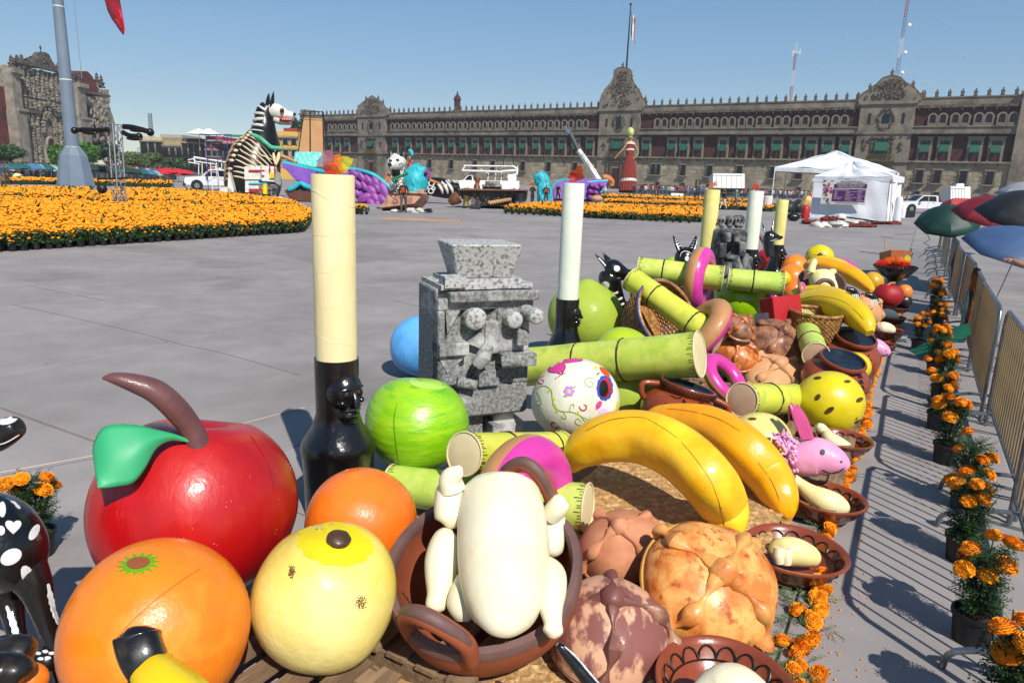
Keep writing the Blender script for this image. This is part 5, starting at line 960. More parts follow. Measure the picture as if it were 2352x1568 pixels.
fl = gnd(401,435.5); p_ = gnd(500,437); pickup('white pickup truck with boom lift behind, facing left beside the giant dog',(fl.x + .5,fl.y + .9,0),.42)
fl = gnd(2070,487.5); pickup('white extended cab pickup truck parked right of the white tents',(fl.x,fl.y + .9,0),.02)
t = thing('boom_lift','white articulated boom lift folded above the pickup at left','boom lift',tuple(gnd(480,425))); qc = Pic(275.6,275.6,.2031,dg(480,424)); m = MB(); [qc.tube(m,[(a,b,e,0),(c,d_,f_,0)],4,1) for a,b,c,d_,e,f_ in ((835,425,1260,490,14,10),(840,470,1110,505,8,8),(835,420,845,480,9,9),(770,455,840,440,8,8),(775,480,900,500,7,7))]; [qc.tube(m,[(x,490,5),(x,620,5)],6,1) for x in (890,930,1080,1150)]; m.build('boom',whitep,t); m = MB(); qc.slab(m,[(1110,555),(1165,555),(1160,630),(1115,630)],1.2); m.build('bucket',whitep,t,smooth=False)
# scaffold + ladder
t = thing('scaffold_tower','blue steel scaffold tower in front of the red building','scaffold',tuple(gnd(480,450))); qd = Pic(275.6,275.6,.2031,dg(480,452)); bl = mat('blue_steel','#2a3a7a',rough=.5,bump=0)
corn = [(975,0),(1212,0),(1255,2.2),(1050,2.2)]
for x,dd in corn[:3] + [(1093,2.2)]: m = MB(); qd.tube(m,[(x,160,4,dd),(x + 25,845 - dd * 10,4,dd)],6,1); m.build('post',bl,t)
m = MB()
for y in (165,300,440,580): outline(qd,m,[(975 + (y - 160) * .035,y),(1212 + (y - 160) * .03,y)],3,0); outline(qd,m,[(1093,y),(1255,y)],3,2.2)
for y in (165,300,440,580): qd.tube(m,[(975,y,2.5),(1212,y + 130,2.5)],5,1); qd.tube(m,[(1212,y,2.5),(975,y + 130,2.5)],5,1)
m.build('brace',bl,t); m = MB(); qd.slab(m,[(1080,302),(1340,306),(1340,318),(1080,314)],1.8,dd=1); m.build('deck_board',brnp,t,smooth=False)
t = thing('step_ladder','white step ladder standing beside the blue scaffold','ladder',tuple(gnd(493,452))); m = MB(); [qd.tube(m,L,5,1) for L in ([(1020,480,4,-.6),(1052,855,5,-.6)],[(1088,480,4,-.6),(1145,830,5,-.6)])]; m.build('rail',whitep,t)
for i in range(6): m = MB(); y = 535 + i * 58; qd.tube(m,[(1024 + i * 5,y,4,-.6),(1097 + i * 8.6,y - 3,4,-.6)],5,1); m.build('rung',whitep,t)
# truss tower with spotlights
bT = gnd(277,489); dT_ = dep(bT); qe = Pic(0,0,.31643,dT_)   # region scale of the first zoom
t = thing('lighting_truss','silver aluminium truss tower with black moving lamps standing in the marigold field','truss tower',tuple(bT)); tr = []
trs = mat('dull_aluminium','#77797c','#606265',rough=.5,metal=.3)
L4 = [[(783,900),(830,1545)],[(818,895),(865,1552)],[(880,905),(920,1545)],[(850,905),(890,1530)]]; dds = [0,-.35,0,.3]
for Lx,dd in zip(L4,dds): m = MB(); qe.tube(m,[(Lx[0][0],Lx[0][1],6,dd),(Lx[1][0],Lx[1][1],6,dd)],8,1); m.build('chord',trs,t)
m = MB()
for i in range(8):
    y0,y1 = 905 + i * 80,985 + i * 80
    for a,b in ((0,1),(1,2),(2,3),(3,0)):
        f1 = lambda j,y: (L4[j][0][0] + (L4[j][1][0] - L4[j][0][0]) * (y - 900) / 645,y,3.2,dds[j]); qe.tube(m,[f1(a,y0),f1(b,y1 if i % 2 else y0)],5,1); qe.tube(m,[f1(b,y0),f1(a,y1)],5,1) if i % 2 == 0 else None
m.build('lattice',trs,t)
for L,r_ in (([(540,948),(600,942),(700,945),(790,940)],17),([(895,920),(960,925),(1040,945),(1090,960)],19),([(890,960),(940,985),(1010,990)],17)):
    m = MB(); outline(qe,m,L,r_,-.2); m.ell(tuple(qe(L[0][0] if L[0][0] < 600 else L[-1][0],L[0][1] if L[0][0] < 600 else L[-1][1],-.2)),qe.r(r_ * 1.45),nu=12,nv=8); m.ell(tuple(qe((L[1][0] + L[2][0]) / 2,L[1][1] + 22,-.2)),(qe.r(60),qe.r(20),qe.r(14))); m.build('moving_lamp',blk,t)
m = MB(); outline(qe,m,[(705,1296),(800,1298),(930,1290)],7,-.3); m.build('cross_bar',iron,t); m = MB(); m.ell(tuple(qe(740,1370,-.4)),(qe.r(36),qe.r(30),qe.r(34)),eul(0,30,0)); [qe.tube(m,[(x,1300,3,-.4),(x,1350,3,-.4)],5,1) for x in (715,770)]; m.build('flood_lamp',iron,t)
m = MB(); [qe.tube(m,[(x + 13 * 0,1390,3,-3),(x + 3,1540,3,-3)],5,1) for x in ()]; 
lattice('small_truss','short dark lattice stand in the second marigold strip',gnd(1597,474),2.6,.22,.22,6,[iron],'truss')
# box trucks
def boxtruck(label,x0,x1,y0,y1,d,nm):
    P_ = Pic(0,0,1,d); t = thing('box_truck',label,'box truck',tuple(gnd((x0 + x1) / 2,y1))); m = MB(); P_.slab(m,[(x0,y1 - 3),(x0 + .3,y0),(x1,y0 + 1),(x1,y1 - 2)],2.4); m.build('cargo_box',whitep,t,smooth=False)
    m = MB(); P_.slab(m,[(x0 + 1,y1),(x0 + 1,y1 - 3),(x1,y1 - 2),(x1,y1)],2.2); m.build('chassis',iron,t,smooth=False)
    m = MB(); P_.tube(m,[(x0,y0 + .5,.5,-1.22),(x1,y0 + 1.5,.5,-1.22)],5,1); [P_.tube(m,[(x,y0 + 1,.3,-1.22),(x,y1 - 3,.3,-1.22)],4,1) for x in np.linspace(x0 + 1,x1 - 1,7)]; m.build('side_rib',steel,t); return t,P_
t,P_ = boxtruck('long white box truck parked before the palace behind the candles',1633,1705,402,438,120,'b'); boxtruck('pale grey box van with roof unit behind the white pickup',2172,2217,432,468,105,'c'); P_ = Pic(0,0,1,105)
m = MB(); P_.slab(m,[(2187,432),(2188,425),(2204,425),(2205,432)],2); tag(m.build('roof_unit',whitep,smooth=False),'white rooftop cooling unit on the pale grey box van','cooling unit')
m = MB(); P_.slab(m,[(1541,447),(1542,443.5),(1570,445),(1570,456),(1543,457)],.1,dd=10); tag(m.build('hand_banner',whitep,smooth=False),'white banner with faint pink writing held by the crowd','banner')
P_ = Pic(0,0,1,70); m = MB(); P_.slab(m,[(2172,466),(2180,459),(2214,460),(2218,472),(2216,478),(2172,478)],1.8); tag(m.build('red_car',redp,smooth=False),'red car roof seen between the pickup and the umbrellas','car'); m = MB(); P_.slab(m,[(2181,466),(2184,461),(2210,462),(2213,466)],1.85); 
# ================= TENTS =================
tf = mat('white_tent_canvas','#d0d2d6','#c6c8cd',rough=.8,scale=1.5,bump=.5,bscale=1.6,bdist=.12,stretch=(1,1,.6))
r8 = lambda X,Y: (1708.9 + .27344 * X,349.1 + .27344 * Y)
def drape(a,b,c,d_,nu,nv,sag,nrm,seed=0):   # bilinear cloth between four corners with soft folds
    r = np.random.default_rng(seed); a,b,c,d_ = [np.array(q,float) for q in (a,b,c,d_)]; ph = r.uniform(0,6,6); V = []
    for j in range(nv + 1):
        for i in range(nu + 1):
            u,v = i / nu,j / nv; p = (a * (1 - u) + b * u) * (1 - v) + (d_ * (1 - u) + c * u) * v; e = 4 * u * (1 - u); s_ = sag * (math.sin(u * 9 + ph[0] + v * 3) * .35 + math.sin(u * 23 + ph[1] - v * 4) * .2 + math.sin(v * 11 + u * 5 + ph[2]) * .25) * (.25 + e); V.append(p + np.array(nrm) * s_ + np.array((0,0,-sag * e * v * .4)))
    return V,[(j * (nu + 1) + i,j * (nu + 1) + i + 1,(j + 1) * (nu + 1) + i + 1,(j + 1) * (nu + 1) + i) for j in range(nv) for i in range(nu)]
GL = gnd(*r8(232,492)); dGL = dep(GL); GR = gnd(*r8(1262,545)); dGR = dep(GR)
FL = at(*r8(262,125),dGL); FRt = at(*r8(1290,165),dGR); ax_ = (Vector((FRt.x - FL.x,FRt.y - FL.y,0))); n_ = Vector((-ax_.y,ax_.x,0)).normalized(); n_ = n_ if n_.y > 0 else -n_; Wt = 7.0
BL = FL + n_ * Wt; BR = FRt + n_ * Wt; pk = (FL + FRt + BL + BR) / 4; pk.z = 0; dpk = dep(pk + Vector((0,0,3))); pk = at(*r8(775,2),dpk)
t = thing('large_white_marquee','large open white marquee roof on poles behind the smaller donation tent','tent',tuple((GL + GR) / 2)); 
for (a,b,s_) in ((FL,FRt,1),(FRt,BR,2),(BR,BL,3),(BL,FL,4)):
    m = MB(); V,Fc = drape(pk,pk,b,a,24,10,.26,(0,0,1),s_); m.add(V,Fc); m.build('roof_panel',tf,t)
    m = MB(); dn = Vector((0,0,-.38)); V,Fc = drape(a,b,b + dn,a + dn,20,3,.06,tuple(n_),s_); m.add(V,Fc); m.build('valance',tf,t)
for p in (FL,FRt,BL,BR,(FL + FRt) / 2,BL + (BR - BL) * .35): m = MB(); m.tube([(p.x,p.y,0),tuple(p)],.05,6); m.build('pole',whitep,t)
SL_,SR_ = gnd(*r8(550,552)),gnd(*r8(1190,592)); TL,TR = at(*r8(592,225),dep(SL_)),at(*r8(1232,222),dep(SR_)); ax2 = Vector((SR_.x - SL_.x,SR_.y - SL_.y,0)); n2 = Vector((-ax2.y,ax2.x,0)).normalized(); n2 = n2 if n2.y > 0 else -n2; Dp = 3.2
t2 = thing('donation_tent','smaller closed white tent carrying the purple donation banner','tent',tuple((SL_ + SR_) / 2)); pk2 = (TL + TR) / 2 + n2 * Dp / 2; pk2 = at(*r8(912,88),dep(pk2)); TLb,TRb,SLb,SRb = TL + n2 * Dp,TR + n2 * Dp,SL_ + n2 * Dp,SR_ + n2 * Dp
for nm,q_ in (('front_wall',(TL,TR,SR_,SL_)),('side_wall',(TR,TRb,SRb,SR_)),('side_wall',(TLb,TL,SL_,SLb)),('back_wall',(TRb,TLb,SLb,SRb))):
    m = MB(); V,Fc = drape(*q_,34,14,.15,tuple(n2 if 'side' not in nm else ax2.normalized()),7); m.add(V,Fc); m.build(nm,tf,t2)
for (a,b) in ((TL,TR),(TR,TRb),(TRb,TLb),(TLb,TL)):
    a_ = a + (a - (TL + TRb) / 2) * .05; b_ = b + (b - (TL + TRb) / 2) * .05; a_.z,b_.z = a.z + .15,b.z + .15
    m = MB(); V,Fc = drape(pk2,pk2,b_,a_,24,10,.24,(0,0,1),9); m.add(V,Fc); m.build('roof_panel',tf,t2)
    m = MB(); V,Fc = drape(a_,b_,b_ + dn,a_ + dn,20,3,.07,tuple(n2),3); m.add(V,Fc); m.build('valance',tf,t2)
m = MB(); m.tube([tuple(at(*r8(595,190),dep(SL_) - .5)),tuple(gnd(*r8(500,500)))],.035,5); m.tube([tuple(TR - n2 * .1 + ax2.normalized() * .15),tuple(SR_ - n2 * .1 + ax2.normalized() * .25)],.03,5); m.build('pole',mat('bamboo_pole','#b59a5c'),t2)
for X_,Y_ in ((1290,235),(1275,420)): 
    pass
# banner
bn = (at(*r8(655,238),dep(SL_)),at(*r8(1045,232),dep(SL_)))
def onwall(X_,Y_,off=.22):   # point on the tent's front wall plane
    o = Vector((0,0,EYE)); d = at(*r8(X_,Y_),1) - o; P0 = SL_ - n2 * off; k = (P0 - o).dot(n2) / d.dot(n2); return o + d * k
c1,c2,c3_,c4 = onwall(655,240),onwall(1043,234),onwall(1008,455),onwall(640,436)
bt = thing('donation_banner','white and purple banner reading CENTRO DE ACOPIO hung on the front of the tent','banner',tuple(c4)); m = MB(); m.prism([(0,0),(1,0)],(0,0,0),(1,0,0),(0,0,1),.01) if False else None
ex = ((c2 - c1) + (c3_ - c4)).normalized(); Wb_ = ((c2 - c1).length + (c3_ - c4).length) / 2; Hb = ((c1 - c4).length + (c2 - c3_).length) / 2; ey = Vector((0,0,1)); nb = ex.cross(ey).normalized(); O = c4
def BQ(nm,u0,u1,v0,v1,mt,off,par=bt):
    m = MB(); P = [O + ex * (Wb_ * u) + ey * (Hb * v) + nb * off for u,v in ((u0,v0),(u1,v0),(u1,v1),(u0,v1))]; m.add([tuple(p) for p in P] + [tuple(p - nb * .01) for p in P],[(0,1,2,3),(0,4,5,1),(1,5,6,2),(2,6,7,3),(3,7,4,0)]); return m.build(nm,mt,par,smooth=False)
BQ('sheet',0,1,0,1,whitep,.0); pu = mat('banner_purple','#5a1a66',rough=.6,bump=0); BQ('purple_panel',.265,.985,.66,.82,pu,.012); BQ('purple_panel',.25,.97,.12,.62,pu,.012)
Rb = Matrix((ex,nb.cross(ex) * 1,nb)).transposed(); Rb = Matrix((ex,ey,nb)).transposed().to_euler(); dkl = mat('banner_grey_text','#5a5058',bump=0)
def BT(s_,sz,u,v,mt,al='CENTER',sx=1): return text(s_,sz * Hb,mt,bt,O + ex * (Wb_ * u) + ey * (Hb * v) + nb * .02 - Vector(bt.location),Rb,'lettering',.004,al,sx)
BT('APOYO SOLIDARIO DE LA',.072,.64,.91,dkl); BT('CIUDAD DE MÉXICO A VERACRUZ',.072,.64,.84,dkl); BT('CENTRO DE ACOPIO',.105,.63,.735,whitep,sx=1.05); BT('INSUMOS QUE PUEDES DONAR:',.066,.63,.675,whitep)
for u,L in ((.275,('AGUA EMBOTELLADA','ATÚN','SOPA','ARROZ','FRIJOL','LECHE EN POLVO','CAFÉ SOLUBLE')),(.53,('JABÓN','TOALLAS SANITARIAS','PAÑALES','PAPEL DE BAÑO','ESCOBAS','CEPILLO DE DIENTES','SHAMPOO','PASTA DENTAL')),(.79,('MEDICAMENTOS','VENDAS','ALCOHOL','GASAS','CUBREBOCAS','COBIJAS','GUANTES','HERRAMIENTAS'))):
    for i,s_ in enumerate(L): BT('- ' + s_,.046,u,.56 - i * .058,whitep,'LEFT',.95)
BT('SE RECIBEN DONACIONES EN ESTE PUNTO',.045,.6,.06,dkl)
random.seed(12)
for i in range(26):
    u = random.uniform(.02,.22); v = random.uniform(.04,.96); r_ = random.uniform(.015,.035) * Hb * 2; p = O + ex * (Wb_ * u) + ey * (Hb * v) + nb * .02; m = MB(); m.ell(tuple(p),(r_,r_ * random.uniform(.5,1),.012),Matrix((ex,ey,nb)).transposed(),10,5); m.build('printed_motif',random.choice([mage,redp,bead,purp]),bt)
m = MB(); sp_ = [O + ex * (Wb_ * (.12 + .05 * math.sin(v * 9))) + ey * (Hb * (.5 + v * .4)) + nb * .03 for v in np.linspace(0,1,14)]; m.tube([tuple(p) for p in sp_],[.06 * Hb * (1 - i / 16) for i in range(14)],6,flat=.3); m.build('printed_motif',mat('pink_motif','#cf3d78'),bt)
# bins / things by tents
def cylthing(nm,label,cat,p,prof,mt,n=20): m = MB(); m.lathe(prof,n,c=tuple(p)); return tag(m.build(nm,mt),label,cat)
cylthing('white_barrel','white plastic barrel beside the left pole of the large marquee','barrel',gnd(1760,483),[(.0,0),(.42,0),(.45,.5),(.45,1.25),(.4,1.3),(0,1.3)],whitep)
cylthing('white_bollard_bag','white wrapped post with blue mark at the right corner of the donation tent','bag',gnd(2058,511),[(0,0),(.24,0),(.28,.3),(.22,.8),(.26,1.4),(.2,1.75),(0,1.8)],tf)
cylthing('white_bundle','white rolled bundle standing behind the wrapped post by the tent','bundle',gnd(2069,500),[(0,0),(.3,0),(.32,.7),(.25,1.2),(0,1.3)],tf)
m = MB(); P_ = Pic(0,0,1,dg(2086,499)); [m.tube([tuple(gnd(2072 + i * 0,499) + Vector((0,0,.12 + i * .16))),tuple(gnd(2098,499) + Vector((0,0,.12 + i * .16)))],.13,8) for i in range(3)]; tag(m.build('black_crates',iron),'stack of dark cable ramps on the ground by the pickup front wheel','crate')
m = MB(); p = gnd(1848,503); m.lathe([(0,0),(.25,0),(.3,.7),(.2,.9),(0,1)],12,c=tuple(p)); tag(m.build('red_blue_bucket',redp),'small red bucket at the left corner of the donation tent','bucket')
m = MB(); [m.ell(tuple(gnd(x,488) + Vector((0,0,.45))),(.6,.5,.6),f=lump(.2,x)) for x in (1828,1838,1812)]; tag(m.build('dark_equipment',iron),'heap of dark covered equipment left of the donation tent','equipment'); m = MB(); m.ell(tuple(gnd(1850,492) + Vector((0,0,.9))),(.5,.4,.6),f=lump(.15,3)); tag(m.build('straw_bundle',mat('straw','#c9a66a')),'straw coloured bundle on the heap left of the donation tent','bundle')
# dismantled figures on the ground
t = thing('dismantled_figure','dismantled cloth skeleton figures lying on the plaza in front of the donation tent','puppet',tuple(gnd(1925,517))); random.seed(3)
rdk = mat('dark_red_cloth','#7a2a1c','#541a12',rough=.9,scale=4,bump=1,bscale=10,bdist=.05)
for (x0,x1,y,mt,nm,hh) in ((1885,1925,508,rdk,'red_cloth',.2),(1845,1890,514,rdk,'red_cloth',.15),(1875,1940,521,wht,'white_cloth',.22),(1940,2005,521,rdk,'red_cloth',.12),(1950,2010,511,wht,'white_cloth',.15),(2010,2066,515,rdk,'red_cloth',.1)):
    m = MB(); a = gnd(x0,y); b = gnd(x1,y)
    for k in range(6): c = a + (b - a) * (k + .5) / 6; m.ell((c.x,c.y + random.uniform(-.4,.4),.08),((b - a).length / 7,.5,hh),f=lump(.35,k + x0),nu=14,nv=8)
    m.build(nm,mt,t)
for x,y,mt in ((1822,508,blk),(1931,509,wht)): m = MB(); m.ell(tuple(gnd(x,y) + Vector((0,0,.25))),(.45 if mt is blk else .35,.3,.27),f=lump(.1,2)); m.build('puppet_head',mt,t)
m = MB(); m.tube([tuple(gnd(1935,508) + Vector((0,0,.3))),tuple(gnd(2040,516) + Vector((0,0,.1)))],.05,6); m.build('puppet_pole',blk,t)
# ================= BARRIERS (near, right) =================
stg = mat('barrier_steel','#8f9498','#6f7478',rough=.32,scale=12,bump=.1,metal=.8)
cable = mat('black_rubber','#18181a',rough=.7)
BD = Vector((.555,1,0)).normalized(); BN = Vector((BD.y,-BD.x,0)); B0 = Vector((4.1 - .05,5.55,0))
def barrier0():
    t = thing('crowd_barrier','','barrier'); L = 2.25
    m = MB(); P = [(-L / 2,0,.0),(-L / 2,0,.2),(-L / 2,0,.95),(-L / 2 + .04,0,1.06),(-L / 2 + .14,0,1.1),(L / 2 - .14,0,1.1),(L / 2 - .04,0,1.06),(L / 2,0,.95),(L / 2,0,.0)]; m.tube(P,.019,10); m.tube([(-L / 2,0,.2),(L / 2,0,.2)],.017,8); m.build('frame',stg,t,world=False)
    m = MB(); m.tube([(0,0,.2),(0,0,1.1)],.009,6,False); b0 = m.build('bar',mat('bar_steel_tan_reflection','#a08d6e','#8a7c66',rough=.35,bump=.05,metal=.6),t,world=False)  # bar steel coloured tan to carry the warm reflection along the bars
    for i in range(18):
        o = b0 if i == 0 else obj('bar',b0.data,t); o.location = (-L / 2 + (i + 1) * L / 19,0,0)
    for x in (-L / 2 + .32,L / 2 - .32):
        m = MB(); m.tube(smoothpath([(x,-.42,.0),(x,-.38,.1),(x,-.15,.18),(x,0,.2),(x,.15,.18),(x,.38,.1),(x,.42,.0)],4),.016,8); m.tube([(x,-.26,.12),(x,-.05,.1),(x,.26,.12)],.012,6); m.build('foot',stg,t,world=False)
    return t
bar0 = barrier0(); bar_labels = ['steel crowd barrier nearest the camera at the right edge','second steel barrier from the camera, behind the potted marigolds','third steel barrier, with the orange and turquoise cloth hung over it','fourth steel barrier, beside the blue umbrella','fifth steel barrier along the line','sixth steel barrier, below the red umbrella','seventh steel barrier in the line','eighth steel barrier, below the green umbrella','ninth steel barrier in the line','tenth steel barrier towards the tents','eleventh steel barrier towards the tents','farthest steel barrier of the line']
angB = math.atan2(BD.y,BD.x)
for i in range(12):
    c = B0 + BD * ((i - 1.1) * 2.32) + BN * (.03 * math.sin(i * 2.1) - .05); rt = angB + .01 * math.sin(i * 1.7)
    if i == 0: bar0.location = c; bar0.rotation_euler[2] = rt; bar0['label'] = bar_labels[0]; bar0['group'] = 'steel barriers along the right side'
    else: dup(bar0,c,rt,bar_labels[i],None,'steel barriers along the right side')
# cloths hanging on barriers
def bpt(s_,z,off=0): p = B0 + BD * s_ + BN * off; return (p.x,p.y,z)
def hang(nm,label,s0,s1,z0,z1,mt,cat='cloth',seed=1,out=-.05):
    m = MB(); V,Fc = drape(bpt(s0,z1,out),bpt(s1,z1,out),bpt(s1,z0,out),bpt(s0,z0,out),14,12,.06,tuple(BN),seed); m.add(V,Fc); o = m.build(nm,mt); md = o.modifiers.new('s','SOLIDIFY'); md.thickness = .006; return tag(o,label,cat)
hang('brown_scarf','rust brown cloth hanging over the steel barriers beside the patterned strip',4.55,4.85,.3,1.13,mat('rust_cloth','#8a4a1e','#3a2418',rough=.9,scale=6,thr=(.45,.6),bump=.4),seed=4,out=-.07)
hang('patterned_sash','turquoise and white patterned sash with fringe hanging low on the barrier',5.1,5.38,.2,.8,mat('turquoise_woven','#158a88','#c9c3a8',rough=.9,scale=22,kind='wave',thr=(.6,.7),bump=.3),seed=5,out=-.09)
hang('black_jacket','dark clothing draped over the inner barriers near the green umbrella',10.6,11.8,.1,1.12,cloth('1a1a1d'),seed=6); hang('grey_jacket','beige and white cloth draped over the far barriers',12.2,13.1,.5,1.12,cloth('8f8474'),seed=7)
m = MB(); p = Vector(bpt(3.9,.0,-.25)); m.add([tuple(p + BD * a + BN * b + Vector((0,0,z))) for a,b,z in ((0,.2,.35),(.9,.3,.45),(.3,-.5,.0),(-.3,-.3,.01),(.1,-.15,.22))],[(0,4,1),(4,2,1),(0,3,4),(3,2,4)]); tag(m.build('green_folded_umbrella',mat('green_nylon','#0f6a3c','#0c4a66',rough=.6,scale=2)),'green folded umbrella lying at the foot of the barriers','umbrella')
m = MB(); p = Vector(bpt(1.15,.3,.22)); R = frame(BN); m.torus(tuple(p),.26,.03,R,28,8); w_ = thing('wheelchair_wheel','black wheel behind the nearest barrier at the right edge','wheel',tuple(p)); m.build('tyre',cable,w_); m = MB(); [m.tube([tuple(p),tuple(p + BD * .24 * math.cos(a) + Vector((0,0,.24 * math.sin(a))))],.004,4) for a in np.arange(0,6.28,.5)]; m.build('spoke',stg,w_)
# umbrellas at right
def bigumb(label,x,y,z,r_,mt,tilt=(0,0),dr=.42):
    p = at(x,y,z); t = thing('umbrella',label,'umbrella',(p.x,p.y,0)); m = umbrella_mesh(r_,0,dr,8); V = m.v[0] @ eul(*tilt,20).T; m.v[0] = V + np.array(p); o = m.build('canopy',mt,t,ang=20); md = o.modifiers.new('s','SOLIDIFY'); md.thickness = .004
    R = eul(*tilt,20); m = MB(); ap = np.array(p) + R @ np.array((0,0,dr)); ft = np.array(p) + R @ np.array((0,0,-.75)); m.tube([ap + R @ np.array((0,0,.05)),ft],.008,6); m.build('shaft',steel,t); m = MB()
    for k in range(8): a = k * math.pi / 4; m.tube([ap,np.array(p) + R @ np.array((r_ * math.cos(a) * .97,r_ * math.sin(a) * .97,-.005))],.004,4)
    m.build('umbrella_rib',steel,t); return t
bigumb('dark green umbrella tilted left above the far barriers',2177,511,17,.72,mat('nylon_green','#0f3a30','#0c2e27',rough=.55,bump=.15),(16,-22))
bigumb('dark red umbrella beside the green one above the barriers',2270,495,15,.72,mat('nylon_red','#7a1a26','#66141f',rough=.55,bump=.15),(18,-8))
bigumb('black and beige umbrella at the right edge above the red one',2345,497,11.5,.68,mat('nylon_black','#232427','#1a1b1d',rough=.5,bump=.15),(18,-8))
bigumb('blue umbrella nearest the camera over the barrier at the right edge',2340,572,9.6,.7,mat('nylon_blue','#41597d','#384e70',rough=.45,bump=.2),(18,-6),.28)
bigumb('pale grey umbrella at the right edge against the palace',2345,447,24,.8,mat('nylon_grey','#8a8c90',rough=.5,bump=.1),(0,0))
# hand over the near barrier
hp = at(2316,596,8.95); t = thing('person','bare hand and forearm reaching over the near barrier at the right edge','person',(hp.x + .5,hp.y + .3,0))
m = MB(); e = hp + Vector((.45,.22,-.1)); m.tube([tuple(hp + Vector((.06,.02,.0))),tuple(hp + (e - hp) * .5),tuple(e)],[.026,.036,.045],10); m.ell(tuple(hp + Vector((.02,.0,0))),(.045,.035,.018),nu=12,nv=8); h_ = m.build('forearm',skin_m,t)
for i in range(4): m = MB(); b_ = hp + Vector((-.015,-.03 + i * .018,.006)); m.tube([tuple(b_),tuple(b_ + Vector((-.035,-.004,-.002))),tuple(b_ + Vector((-.052,-.006,-.022 - .003 * i)))],[.0085,.008,.006],8); m.build('finger',skin_m,t)
m = MB(); m.tube([tuple(hp + Vector((.02,-.03,-.005))),tuple(hp + Vector((-.01,-.05,-.012))),tuple(hp + Vector((-.03,-.05,-.022)))],[.01,.009,.007],8); m.build('thumb',skin_m,t)
# people behind the right barriers (mostly under the umbrellas)
for i,(s_,c_) in enumerate(()):
    p = Vector(bpt(s_,0,.8 + .3 * (i % 2))); person('person in %s top behind the barriers under the umbrellas, %s along the line' % (['maroon','charcoal','white','blue','grey','black','red'][i],['first','second','third','fourth','fifth','sixth','seventh'][i]),(p.x,p.y,0),angB + math.pi * 1.5 + math.pi,1.5,c_,'2b2f3d',.04)
# ================= POTTED MARIGOLDS IN A ROW (right) =================
pv = [potted(380,7,True,20 + k,.5,.12,(.034,.05)) for k in range(4)]; used = [0] * 4
spots = [((2228,1470),1,1.05,'potted marigold just below the curved steel barrier foot, lowest whole pot'),((2206,1285),0,1.05,'potted marigold with a whole black pot, second from the front'),((2300,1700),2,1.05,'potted marigold cut by the bottom right corner'),((2212,1168),3,1.05,'potted marigold third from the front, flowers before its pot'),((2170,1062),2,1.1,'tall potted marigold beside the steel barrier foot'),((2152,985),0,1.1,'potted marigold in the dense middle of the right row'),((2158,920),1,1.1,'potted marigold below the green folded umbrella'),((2145,862),3,1.05,'potted marigold where the row begins to thicken'),((2152,833),2,1,'darker potted marigold in shade of the umbrella'),((2107,805),1,1,'potted marigold standing apart left of the row'),((2146,790),0,1.0,'potted marigold behind the one standing apart'),((2150,748),3,1,'potted marigold near the far end of the row'),((2146,722),1,1,'second farthest potted marigold of the row'),((2146,697),2,1,'farthest potted marigold of the right row'),((92,1272),1,.95,'potted marigold alone behind the black dog sculpture at the left')]
random.seed(21)
for (xy,k,sc,lb) in spots:
    p = gnd(*xy); rt = random.uniform(0,6.28)
    if not used[k]: used[k] = 1; t = pv[k]; t.location = p; t.rotation_euler[2] = rt; t.scale = (sc,) * 3; t['label'] = lb; t['group'] = 'potted marigolds in the foreground'
    else: dup(pv[k],p,rt,lb,sc,'potted marigolds in the foreground')
# ================= FOREGROUND OFFERING =================
from mathutils.bvhtree import BVHTree
BV = {}
def bvh(o):
    if o.name not in BV:
        mw = Matrix.Identity(4)
        if o.name in XF: loc,a = XF[o.name]; mw = Matrix.Translation(loc) @ Matrix.Rotation(a,4,'Z')
        BV[o.name] = BVHTree.FromPolygons([mw @ v.co for v in o.data.vertices],[tuple(p.vertices) for p in o.data.polygons])
    return BV[o.name]
ORI = Vector((0,0,EYE))
def hit(o,x,y,off=.003):
    d = (at(x,y,1) - ORI).normalized(); h = bvh(o).ray_cast(ORI,d)
    if h[0] is None:
        h = bvh(o).find_nearest(at(x,y,dep(bvh(o).find_nearest(at(x,y,4))[0])))
    n = h[1]; n = n if n.dot(d) < 0 else -n
    return h[0] + n * off,n
def resam(P,st):
    out = [P[0]]
    for a,b in zip(P,P[1:]):
        k = max(1,int(math.hypot(b[0] - a[0],b[1] - a[1]) / st)); out += [(a[0] + (b[0] - a[0]) * i / k,a[1] + (b[1] - a[1]) * i / k) for i in range(1,k + 1)]
    return out
def stroke(o,P,wpx,mt,par,name='painted_line',sm=5,st=4,taper=True):
    Q = [tuple(q) for q in smoothpath(P,sm)] if sm > 1 else P; Q = resam(Q,st); m = MB(); V = []; pts = []
    for q in Q:
        h = hit(o,q[0],q[1],.0025)
        if pts and (h[0] - pts[-1][0]).length > .25: continue
        pts.append(h)
    k = len(pts)
    if k < 2: return None
    for i,(p,n) in enumerate(pts):
        t = (pts[min(i + 1,k - 1)][0] - pts[max(0,i - 1)][0]).normalized(); s_ = n.cross(t).normalized(); w_ = wpx * dep(p) / FPX / 2 * (min(1,.35 + 4 * min(i,k - 1 - i) / k) if taper else 1) * (1 + .18 * math.sin(i * 1.7)); V += [tuple(p + s_ * w_),tuple(p - s_ * w_),tuple(p + s_ * w_ - n * .006),tuple(p - s_ * w_ - n * .006)]
    F_ = []
    for i in range(k - 1): a = 4 * i; F_ += [(a,a + 1,a + 5,a + 4),(a,a + 4,a + 6,a + 2),(a + 1,a + 3,a + 7,a + 5)]
    m.add(V,F_); return m.build(name,mt,par)
